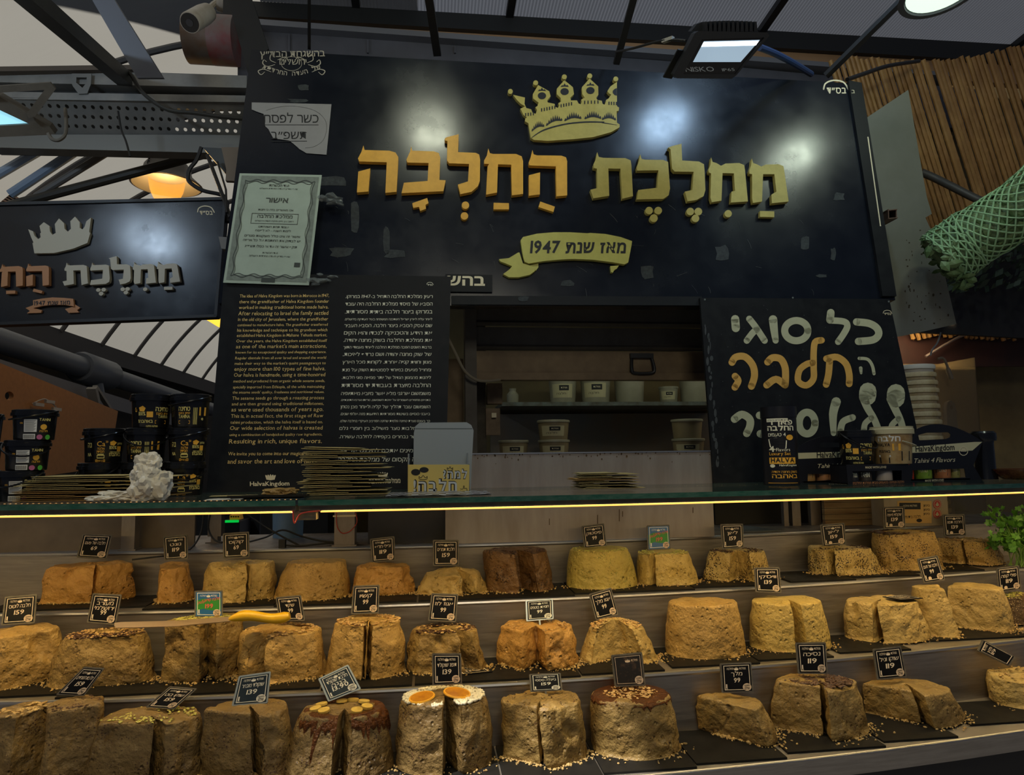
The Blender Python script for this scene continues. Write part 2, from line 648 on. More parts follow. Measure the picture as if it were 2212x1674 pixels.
class Halva:
    """a wheel (or piece) of halva: outline with cuts, lofted to a narrower top"""
    def __init__(s, c, rx, ry, Hh, rt, cuts, seed, off=(0, 0), lean=(0, 0), rough=1.0, dome=.0, rnd_top=.07):
        s.c, s.rx, s.ry, s.H, s.rt, s.seed, s.lean = V(c), rx, ry, Hh, rt, seed, lean
        # cut directions are given as seen by the customer: turn them to the counter's frame
        s.turn = math.atan2(EYE.y - c.y, EYE.x - c.x) + math.pi / 2
        t = math.degrees(s.turn)
        s.notches = [(q[1] + t,) + tuple(q[2:]) for q in cuts if q[0] == 'n']
        s.chords = [(q[1] + t,) + tuple(q[2:]) for q in cuts if q[0] == 'c']
        s.off, s.rough, s.dome, s.rnd_top = off, rough, dome, rnd_top

    def rad(s, a):
        """reach of the outline from the polar origin, unit wheel"""
        ox, oy = s.off
        dx, dy = math.cos(a), math.sin(a)
        b = ox * dx + oy * dy
        r = -b + math.sqrt(max(b * b - (ox * ox + oy * oy) + 1, 1e-4))
        for ch in s.chords:
            ca, d = ch[:2]
            if len(ch) > 2 and not (R(ch[2]) < (a - s.turn + math.pi) % (2 * math.pi) - math.pi < R(ch[3])):
                continue
            q = math.cos(a - R(ca))
            if q > .05:
                r = min(r, (d - (ox * math.cos(R(ca)) + oy * math.sin(R(ca)))) / q)
        return max(r, .05)

    def innotch(s, a):
        for na, hw, ap in s.notches:
            d = (a - R(na) + math.pi) % (2 * math.pi) - math.pi
            if abs(d) < R(hw):
                return ap
        return None

    def outline(s):
        pts = []
        N = 120
        ev = []
        for na, hw, ap in s.notches:
            ev.append(((R(na) - R(hw)) % (2 * math.pi), 'in', ap))
            ev.append(((R(na) + R(hw)) % (2 * math.pi), 'out', ap))
        for i in range(N):
            a = 2 * math.pi * i / N
            nt = s.innotch(a)
            ev.append((a, 'p', nt))
        ev.sort(key=lambda e: e[0])
        for a, k, ap in ev:
            if k == 'p':
                if ap is None:
                    pts.append((a, s.rad(a)))
            else:
                r = s.rad(a)
                n = 11
                q = [r + (ap - r) * j / n for j in range(n + 1)]
                if k == 'out':
                    q.reverse()
                pts += [(a, x) for x in q]
        ox, oy = s.off
        return [(ox, oy, x * math.cos(a), x * math.sin(a), a, x) for a, x in pts]

    def pos(s, ux, uy, z, sc):
        """unit outline point -> place"""
        ox, oy = s.off
        t = z / s.H
        x = (ox + ux * sc - 0) * 1.0
        y = oy + uy * sc
        return s.c + V((x * s.rx + s.lean[0] * z, y * s.ry + s.lean[1] * z, z))

    def scale(s, t):
        return 1 - (1 - s.rt) * t + .025 * math.sin(math.pi * t)

    def topz(s, q):
        return s.H - s.dome * s.H * q * q

    def build(s, parent, m):
        O = s.outline()
        n = len(O)
        mb = MB()
        lev = []
        K = 17
        for k in range(K + 1):
            t = k / K
            lev.append((s.H * (1 - s.rnd_top - s.dome) * t, s.scale(t * (1 - s.rnd_top))))
        base = lev[-1][1]
        for j in range(1, 5):
            q = j / 4 * math.pi / 2
            lev.append((s.H * (1 - s.rnd_top - s.dome) + s.H * s.rnd_top * math.sin(q), base - s.rnd_top * .75 * (1 - math.cos(q))))
        top = lev[-1][1]
        for z, sc in lev:
            for ox, oy, ux, uy, a, x in O:
                mb.v.append(s.pos(ux, uy, z, sc))
        C = 9
        for j in range(1, C):
            q = 1 - j / C
            for ox, oy, ux, uy, a, x in O:
                mb.v.append(s.pos(ux, uy, s.H - s.dome * s.H * q * q, top * q))
        m_ = len(lev) + C - 1
        for i in range(m_ - 1):
            for k in range(n):
                mb.f.append((i * n + k, i * n + (k + 1) % n, (i + 1) * n + (k + 1) % n, (i + 1) * n + k))
        mb.f.append(tuple((m_ - 1) * n + k for k in range(n)))
        mb.f.append(tuple(range(n - 1, -1, -1)))
        s.top = top
        o = obj('halva_body', mb, m, parent, smooth=True, sharp=50)
        me = o.data
        sd = V((s.seed * 3.7, s.seed * 1.3, s.seed * .9))
        nr = [v.normal.copy() for v in me.vertices]
        for v, nn in zip(me.vertices, nr):
            p = v.co
            if p.z < .002 or (v.index >= (m_ - 1) * n):
                continue
            k = noise.noise(p * 10 + sd) * .0075 + noise.noise(p * 34 + sd) * .0044 + noise.noise(p * 95 + sd) * .0016
            e = noise.noise(p * 24 - sd)
            if e > .38:
                k -= (e - .38) * .030
            e = abs(noise.noise(p * 15 + sd * 2))
            if e < .05 and noise.noise(p * 7 - sd) > .05:
                k -= (.05 - e) * .10
            v.co = p + nn * (k * s.rough)
        me.update()
        return o

    def ontop(s, a, q):
        r = s.rad(a)
        return s.pos(r * math.cos(a) * q, r * math.sin(a) * q, s.H - s.dome * s.H * q * q, s.top)

    def topping(s, parent, name, m, n, sz, qr=(.35, 1.0), arc=None, flat=.5, sq=0, label=None, lift=.001):
        rnd = random.Random(s.seed * 7 + n)
        mb = MB()
        while n > 0:
            a = rnd.uniform(0, 2 * math.pi) if arc is None else R(rnd.uniform(*arc))
            n -= 1
            q = rnd.uniform(qr[0] ** 2, qr[1] ** 2) ** .5
            ap = s.innotch(a)
            if ap is not None and q * s.rad(a) > ap:
                continue
            chip(mb, s.ontop(a, q) + V((0, 0, lift)), sz, rnd, flat, sq)
        if mb.v:
            o = obj(name, mb, m, parent, smooth=True, sharp=60)
            o['kind'] = 'stuff'
            if label:
                o['label'] = label

    def glaze(s, parent, q0=.6, dmin=.01, dmax=.035, label='dark brown chocolate glaze'):
        mb = MB()
        rows = 9
        idx = {}
        O = [e for e in s.outline()]
        n = len(O)
        keep = []
        for ox, oy, ux, uy, a, x in O:
            keep.append(x > s.rad(a) * .97)
        dr = []
        for i, e in enumerate(O):
            a = e[4]
            k = .5 + .5 * noise.noise(V((math.cos(a) * 5, math.sin(a) * 5, s.seed)))
            k2 = max(0, noise.noise(V((math.cos(a) * 13, math.sin(a) * 13, s.seed + 9)))) * 2.2
            dr.append(dmin + (dmax - dmin) * (k * .35 + k2 * .8))
        base = len(mb.v)
        for i, (ox, oy, ux, uy, a, x) in enumerate(O):
            qin = q0 + .18 * noise.noise(V((math.cos(a) * 3, math.sin(a) * 3, s.seed + 4)))
            for j in range(4):
                q = qin + (1.0 - qin) * j / 3
                mb.v.append(s.pos(ux * q, uy * q, s.H - s.dome * s.H * q * q + .003 - (0 if j else .004), s.top))
            for j in range(1, 6):
                z = s.H * (1 - s.rnd_top * .25 - s.dome) - dr[i] * j / 5
                sc = s.scale(z / s.H) + (.030 if j < 5 else -.01) - (.03 if j == 1 else 0)
                mb.v.append(s.pos(ux, uy, z, sc))
        for i in range(n):
            k = (i + 1) % n
            if keep[i] and keep[k]:
                for j in range(8):
                    mb.f.append((i * 9 + j, i * 9 + j + 1, k * 9 + j + 1, k * 9 + j))
        o = obj('chocolate_glaze', mb, M['glaze'], parent, smooth=True, sharp=70)
        fixnormals(o)
        o['label'] = label


HV = {}
# key, tier, base x0,x1, y front base, y top, top x0,x1, material, cuts, label
HALVA = [
 ('a', 1, 92, 284, 1316, 1209, 108, 280, 'orange', [('c', -118, .5, -179, -88), ('c', -60, .62, -88, 10), ('n', -86, 6, .12)], 'orange-tan halva cut to two blocks in front, alley end of the top tier'),
 ('b', 1, 305, 415, 1310, 1216, 312, 400, 'orange', [('c', 180, .35), ('c', -120, .75)], 'small leaning orange-tan halva chunk under the 119 nougat tag on the top tier'),
 ('c', 1, 435, 594, 1308, 1208, 448, 588, 'cream', [('c', -75, .8, -75, 10), ('n', -80, 3, .4)], 'pale tan halva wheel with a stepped cut, under the 69 coconut tag'),
 ('d', 1, 592, 756, 1315, 1205, 620, 746, 'tan', [], 'whole uncut tan halva wheel with no tag on the top tier'),
 ('e', 1, 757, 898, 1304, 1215, 772, 886, 'orange', [('c', -90, .45), ('c', -35, .8)], 'low orange-brown halva with a flat cut front, under the 119 tag'),
 ('f', 1, 897, 1054, 1306, 1222, 918, 1036, 'cream', [('n', -58, 12, .35), ('c', -120, .85)], 'lumpy glossy yellowish halva breaking into slabs, under the 159 date tag'),
 ('g', 1, 1044, 1200, 1294, 1182, 1046, 1184, 'brown', [('n', -72, 16, .1)], 'dark brown chocolate halva with a wedge cut and dark crumbs on top'),
 ('h', 1, 1222, 1380, 1287, 1179, 1232, 1360, 'pist', [], 'whole yellow-green pistachio halva wheel on the top tier'),
 ('i', 1, 1372, 1512, 1281, 1186, 1378, 1494, 'yellow', [('n', -112, 7, .15), ('c', -75, .88)], 'golden halva with one crack, under the blue and green 199 tag'),
 ('j', 1, 1517, 1674, 1275, 1183, 1534, 1656, 'speck', [('n', -78, 20, .06), ('c', -120, .85)], 'pale halva flecked with black, wedge missing, behind the 139 whisky tag'),
 ('k', 1, 1745, 1910, 1264, 1177, 1750, 1885, 'speck', [('n', -98, 8, .1), ('c', -50, .85)], 'flecked halva with a slit and crumbs at its foot, beside the tall flecked wheel'),
 ('l', 1, 1886, 2042, 1250, 1143, 1886, 2022, 'speck2', [], 'tall uncut flecked halva wheel with a dark top on the top tier'),
 ('m', 1, 2022, 2172, 1245, 1160, 2024, 2156, 'speck2', [('n', -88, 4, .2), ('c', -110, .55)], 'crumbly brown halva cut flat in front, next to the green herbs'),
 ('n', 2, -60, 122, 1482, 1350, -40, 112, 'tan', [('c', -70, .7)], 'halva wheel with a slanting smooth cut face under the 159 lotus tag'),
 ('o', 2, 110, 332, 1470, 1353, 142, 310, 'nougat', [('c', -105, .72)], 'broad halva with nuts and chocolate bits on top, under the tilted 99 tag'),
 ('p', 2, 356, 522, 1455, 1327, 360, 516, 'nougat', [('n', -92, 15, .05), ('c', -125, .6), ('c', -55, .65)], 'ragged halva in two craggy lumps topped with pistachio shreds, under the knife blade'),
 ('q', 2, 514, 706, 1474, 1344, 520, 690, 'tan', [('n', -128, 14, .2), ('c', -75, .85)], 'almond halva in two lumps under the yellow knife handle'),
 ('r', 2, 702, 878, 1468, 1328, 722, 866, 'tan', [('n', -88, 4, .0), ('c', -120, .88), ('n', -95, 3, .35)], 'cashew halva split by a deep slit, browned nuts on top'),
 ('s', 2, 882, 1056, 1454, 1347, 892, 1030, 'nougat', [('c', -95, .72, -179, -60), ('n', -50, 13, .2)], 'hazelnut halva with a crumbled side and a dug hole in its front'),
 ('t', 2, 1072, 1252, 1447, 1340, 1080, 1238, 'orange', [('n', -92, 18, .05), ('c', -140, .8)], 'peanut butter halva with a broad wedge cut out, glossy orange top'),
 ('u', 2, 1248, 1426, 1430, 1330, 1268, 1392, 'cream', [('n', -86, 36, .12)], 'walnut halva with a wide wedge cut showing two smooth striped faces'),
 ('v', 2, 1436, 1614, 1419, 1288, 1446, 1596, 'tan', [], 'whole uncut sandy halva wheel with small cracks on the middle tier'),
 ('w', 2, 1618, 1800, 1420, 1285, 1626, 1782, 'yellow', [('n', -66, 8, .12)], 'smooth yellow halva wheel with a wedge cut at one side, under the 139 whisky tag'),
 ('x', 2, 1824, 2014, 1404, 1285, 1830, 1990, 'cream', [('n', -90, 5, .0), ('c', -120, .92)], 'cream halva wheel split in front with a tag lying flat on top'),
 ('y', 2, 1978, 2088, 1384, 1260, 1982, 2056, 'cream', [('c', 10, .55)], 'slim upright cream halva wedge under the tilted 99 tag'),
 ('Y', 2, 2050, 2188, 1382, 1258, 2056, 2170, 'cream', [('c', -100, .5), ('c', 170, .85)], 'big cream halva block with a broad flat face beside the slim wedge'),
 ('z', 2, 2150, 2310, 1376, 1278, 2170, 2300, 'coffee', [('c', -90, .8)], 'dark coffee halva with pale shreds on top at the far end of the middle tier'),
 ('A', 3, -30, 112, 1660, 1520, -10, 96, 'choc', [('c', -60, .5), ('c', -120, .75)], 'broken dark halva lump at the alley end of the bottom tier'),
 ('0', 3, 90, 214, 1672, 1505, 100, 210, 'choc', [('c', -90, .62), ('c', 0, .92), ('c', 180, .92)], 'tall square-cut brown halva block beside the broken lump'),
 ('B', 3, 186, 432, 1692, 1527, 216, 424, 'choc', [('n', -84, 6, .1), ('c', -122, .62)], 'brown halva in two lumps with yellow crumbs under the lying 159 tag'),
 ('C', 3, 432, 640, 1690, 1512, 440, 612, 'choc', [('n', -86, 6, .1), ('c', -128, .45, -179, -86), ('c', -95, .8, -86, 0)], 'chocolate halva cut to two slanting wedges under the silver 139 tag'),
 ('D', 3, 612, 852, 1700, 1513, 652, 832, 'choc', [('n', -92, 9, .1)], 'halva with dripping chocolate glaze and dried banana slices'),
 ('E', 3, 854, 1066, 1672, 1483, 864, 1054, 'choc', [('n', -80, 12, .1)], 'halva topped with white pearls and two candied orange slices'),
 ('F', 3, 1084, 1272, 1650, 1490, 1084, 1256, 'nougat', [('n', -92, 6, .1), ('c', -120, .7, -179, -92), ('c', -50, .9)], 'sesame pretzel halva split in two lumps under the small 159 tag'),
 ('G', 3, 1278, 1476, 1657, 1480, 1280, 1452, 'nougat', [('c', -110, .93)], 'whole halva with glossy chocolate top under the stained dark tag'),
 ('H', 3, 1496, 1682, 1630, 1497, 1498, 1650, 'nougat', [('c', -122, .12)], 'halva wedge with one long smooth striped cut face under the 99 tag'),
 ('I', 3, 1664, 1882, 1621, 1457, 1684, 1862, 'nougat', [('c', -108, .5, -179, -74), ('n', -74, 4, .1)], 'halva with a dark marbled top and a narrow slit, under the 119 princess tag'),
 ('J', 3, 1866, 2088, 1612, 1464, 1866, 2062, 'nougat', [('c', -112, .35, -179, -66), ('n', -64, 5, .3)], 'halva with a layered cut front under the 119 chocolate vanilla tag'),
 ('K', 3, 2146, 2330, 1566, 1440, 2146, 2320, 'cream', [], 'cream halva wheel at the far end of the bottom tier under a tilted tag'),
]
for i, (key, tier, x0, x1, yb, yt, t0, t1, mk, cuts, lab) in enumerate(HALVA):
    z0 = ZT[tier] + .005
    xc = (x0 + x1) / 2
    f = atz(xc, yb, z0)
    for _ in range(4):
        lo = LIP[tier] + bow(f.x) + .006
        yf = min(max(f.y, lo), lo + .05)
        f = at(xc, yb, yf)
        dep = proj((f.x, yf + .09, z0))[2]
        rx = (x1 - x0) / 2 * dep / F * .965
        ry = min(rx, .098, (lo + .2 - yf) / 2)
        yc = yf + ry
        f = at(xc, yb, yc)
    c = V((f.x, yc, z0))
    rt = (t1 - t0) / (x1 - x0)
    rt = min(max(rt, .6), .97)
    ht = at((t0 + t1) / 2, yt, yc + ry * rt * .8).z - z0
    tx = at((t0 + t1) / 2, yt, yc).x - at(xc, yt, yc).x
    off = (0, 0)
    if key == 'H':
        off = (.15, .35)
    elif key in 'Abp0C':
        off = (.05, .2)
    elif key in 'JYI':
        off = (.1, .25)
    elif key == 'u':
        off = (0, .1)
    th = thing('halva', c, lab, 'halva', 'halva on the stepped display')
    hv = Halva(c, rx, ry, ht, rt, cuts, i + 1, off=off, lean=(tx / ht, 0), rough=1.5 if key in 'fpsAtF' else (.55 if key in 'hvdwyY' else 1.0),
               dome=.16 if key in 'uf' else (.06 if key in 'aoJHq' else .02), rnd_top=.13 if key in 'uf' else .06)
    hv.build(th, hm(mk))
    HV[key] = (hv, th, c, ht)

rr = random.Random(5)
for key, nm, mk, n, sz, q, arc, lb in (
        ('o', 'nut_topping', 'nut', 150, .0045, (.3, 1), None, 'brown chopped nuts'), ('o', 'chocolate_flakes', 'flake', 160, .0045, (.55, 1.0), (180, 360), None),
        ('p', 'pistachio_shreds', 'shred', 420, .004, (0, 1), None, 'yellow-green shreds'), ('q', 'nut_topping', 'nut', 130, .005, (.55, 1), None, 'browned almond bits'),
        ('r', 'nut_topping', 'nut', 150, .005, (.6, 1), None, 'browned cashew bits'), ('s', 'nut_topping', 'nut', 70, .005, (.3, 1), None, None),
        ('s', 'chocolate_flakes', 'flake', 170, .0048, (.5, 1), None, 'dark chocolate bits'), ('t', 'nut_topping', 'nut', 80, .004, (.6, 1), None, None),
        ('u', 'nut_topping', 'nut', 260, .0042, (.3, 1), None, 'chopped walnuts'), ('g', 'chocolate_flakes', 'flake', 240, .004, (.5, 1), None, 'dark crumbs'),
        ('h', 'pistachio_shreds', 'shred', 170, .003, (.8, 1), None, 'green pistachio dust'), ('i', 'pistachio_shreds', 'shred', 200, .0035, (.4, 1), None, None),
        ('j', 'chocolate_flakes', 'flake', 200, .003, (.5, 1), None, None), ('l', 'chocolate_flakes', 'flake', 260, .0045, (.7, 1), None, 'dark crust'),
        ('k', 'chocolate_flakes', 'flake', 60, .004, (.6, 1), None, None), ('m', 'nut_topping', 'nut', 90, .004, (.2, 1), None, None),
        ('z', 'pistachio_shreds', 'shred', 160, .004, (.2, 1), None, 'pale shreds'), ('0', 'chocolate_flakes', 'flake', 150, .0035, (.2, 1), None, None),
        ('B', 'nut_topping', 'shred', 130, .0038, (.3, 1), None, 'yellow crumbs'), ('I', 'chocolate_flakes', 'flake', 420, .0055, (.2, .9), None, 'dark chocolate marbling'),
        ('F', 'sesame_seeds', 'flake', 90, .002, (.2, 1), None, 'black sesame'), ('E', 'white_pearls', 'pearl', 560, .0042, (.62, 1.0), None, 'white puffed pearls'),
        ('A', 'nut_topping', 'crumb', 60, .006, (.2, 1), None, None), ('K', 'nut_topping', 'crumb', 60, .004, (.5, 1), None, None)):
    hv, th, c, ht = HV[key]
    hv.topping(th, nm, M[mk], n, sz, q, arc, label=lb, flat=.8 if nm == 'white_pearls' else .45, sq=.8 if nm == 'white_pearls' else 0)
HV['D'][0].glaze(HV['D'][1], .72, .012, .06)
HV['G'][0].glaze(HV['G'][1], .06, .003, .014)
HV['G'][0].topping(HV['G'][1], 'tan_flakes', M['nut'], 130, .004, (.0, .75), None, label='tan flecks in the chocolate', lift=.004, flat=.3)


def disc_part(name, key, a, q, r, m, rim=None, tilt=.15):
    hv, th, c, ht = HV[key]
    p = hv.ontop(R(a), q) + V((0, 0, .004))
    mb = MB()
    ax = V((math.cos(R(a)) * tilt, math.sin(R(a)) * tilt, 1))
    mb.lathe(p, [(r * .96, -.002), (r, .0), (r * .96, .003), (r * .3, .0022)], 20, ax)
    o = obj(name, mb, m, th, True)
    if rim:
        mb = MB()
        a2 = ax.normalized()
        e = a2.orthogonal().normalized()
        g = a2.cross(e)
        mb.tube([p + (e * math.cos(t * .3142) + g * math.sin(t * .3142)) * r + a2 * .001 for t in range(21)], .0026, 6)
        obj('rind', mb, rim, o, True)
        ORG[o.name] = ORG[th.name]


for a, q in ((-140, .62), (-170, .72), (100, .6), (75, .68), (40, .62), (-20, .62), (-58, .66), (150, .7)):
    disc_part('banana_slice', 'D', a, q, .0125, M['banana'])
disc_part('orange_slice', 'E', -148, .62, .026, M['orange'], M['rind'])
disc_part('orange_slice', 'E', -20, .34, .028, M['orange'], M['rind'])

# ---------------------------------------------------------------- slate boards and crumbs
SLATES = {1: [(-60, 300), (305, 590), (594, 900), (904, 1240), (1244, 1505), (1510, 1702), (1735, 1882), (1886, 2042), (2046, 2215)],
          2: [(-170, 106), (112, 352), (357, 690), (696, 890), (896, 1252), (1257, 1436), (1458, 1650), (1655, 1822), (1850, 2010), (2016, 2330)],
          3: [(-260, 118), (124, 420), (428, 640), (646, 858), (864, 1082), (1087, 1300), (1304, 1505), (1510, 1708), (1722, 1940), (1950, 2118), (2190, 2450)]}
TN = {1: 'top', 2: 'middle', 3: 'bottom'}
for t, L in SLATES.items():
    z = ZT[t]
    for i, (a, b) in enumerate(L):
        yb = {1: 1290, 2: 1460, 3: 1665}[t]
        d0 = LIP[t] + .008
        p, q = at(a, yb, d0 + .02), at(b, yb, d0 + .02)
        mb = MB()
        y0 = max(bow(p.x), bow(q.x)) + d0
        y1 = min(bow(p.x), bow(q.x)) + d0 + .186
        mb.hexa([(p.x, y0, z + .0005), (q.x, y0, z + .0005), (q.x + (0.0 if t == 1 else .0), y1, z + .0005), (p.x, y1, z + .0005),
                 (p.x, y0, z + .0048), (q.x, y0, z + .0048), (q.x, y1, z + .0048), (p.x, y1, z + .0048)])
        names = {1: ['the alley-end orange wheel', 'the coconut halva', 'the uncut tan wheel', 'the dark brown halva', 'the pistachio wheel', 'the black-flecked halva',
                     'the slit flecked halva', 'the tall flecked wheel', 'the brown halva by the herbs'],
                 2: ['the lotus halva', 'the broad nutty halva', 'the ragged halva', 'the cashew halva', 'the peanut and hazelnut halvas', 'the walnut halva', 'the whole sandy wheel',
                     'the smooth yellow wheel', 'the split cream wheel', 'the big cream block'],
                 3: ['the broken dark lump', 'the two brown lumps', 'the two slanting wedges', 'the banana halva', 'the orange-slice halva', 'the pretzel halva', 'the chocolate-topped halva',
                     'the striped wedge', 'the marbled halva', 'the layered halva', 'the last cream wheel']}[t][i]
        tag(obj('slate_board', mb, M['slate']), 'flat black serving board under %s, %s tier' % (names, TN[t]), 'serving board', 'black boards under the halva')

for t in (1, 2, 3):
    rnd = random.Random(t + 40)
    mb = MB()
    for key, (hv, th, c, ht) in HV.items():
        if abs(c.z - ZT[t]) > .02:
            continue
        big = key in 'apfkstuHIJFBC0Yq'
        for _ in range(150 if big else 55):
            a = rnd.uniform(-math.pi, 0.0)
            k = rnd.uniform(.98, 1.02) + abs(rnd.gauss(0, .14))
            ap = hv.innotch(a)
            rr_ = hv.rad(a) if ap is None else rnd.uniform(ap, 1)
            x = c.x + hv.off[0] * hv.rx + math.cos(a) * rr_ * k * hv.rx
            y = c.y + hv.off[1] * hv.ry + math.sin(a) * rr_ * k * hv.ry
            if y < LIP[t] + bow(x) + .012:
                y = LIP[t] + bow(x) + .012 + rnd.uniform(0, .02)
            s_ = rnd.uniform(.0012, .0034) * (1.5 if rnd.random() < .12 else 1)
            chip(mb, (x, y, ZT[t] + .0048 + s_ * .5), s_, rnd, .8)
    tag(obj('halva_crumbs', mb, M['crumb'], None, True, 60), 'loose halva crumbs scattered over the %s tier around the wheels' % TN[t], 'crumbs', kind='stuff')

# ---------------------------------------------------------------- price tags
M['tagedge'] = mat('worn_tag_edge', (.09, .078, .06), .55, c2=(.16, .14, .11), vs=60)
M['tagsilver'] = mat('glaring_tag_edge', (.45, .52, .55), .3, .3)
M['tagface'] = mat('black_tag_face', (.005, .005, .006), .45, c2=(.008, .008, .009), vs=40, spec=.18)
M['tagshine'] = mat('glossy_dark_tag_face', (.035, .05, .065), .25, c2=(.02, .03, .04), vs=20)
M['tagdirt'] = mat('stained_tag_face', (.012, .009, .007), .5, c2=(.09, .05, .03), vs=70, vcut=(.5, .7))
M['tagblue'] = mat('blue_tag_face', (.02, .13, .36), .4)
M['taggreen'] = mat('green_tag_field', (.03, .26, .03), .45)
M['badge'] = mat('pale_pink_badge', (.78, .60, .44), .6)
M['tagink'] = mat('tag_lettering', (.85, .72, .56), .6)
M['taglit'] = mat('bright_tag_lettering', (.85, .85, .78), .6)
M['tagred'] = mat('red_tag_lettering', (.65, .12, .10), .6)


def quadmap(fn, c):
    (ax, ay), (bx, by), (cx, cy), (dx, dy) = c

    def g(u, v, h=0.0):
        x = (ax * (1 - u) + bx * u) * (1 - v) + (dx * (1 - u) + cx * u) * v
        y = (ay * (1 - u) + by * u) * (1 - v) + (dy * (1 - u) + cy * u) * v
        return fn(x, y, h)
    return g


CROWN_S = [(-1, -.35), (-.62, .1), (-.55, -.75), (-.25, .05), (0, -1), (.25, .05), (.55, -.75), (.62, .1), (1, -.35), (.8, .75), (0, .95), (-.8, .75)]


def small_crown(mb, fn, x, y, w, h, off):
    mb.flat(fn, [[(x + a * w, y + b * h) for a, b in CROWN_S]], off)


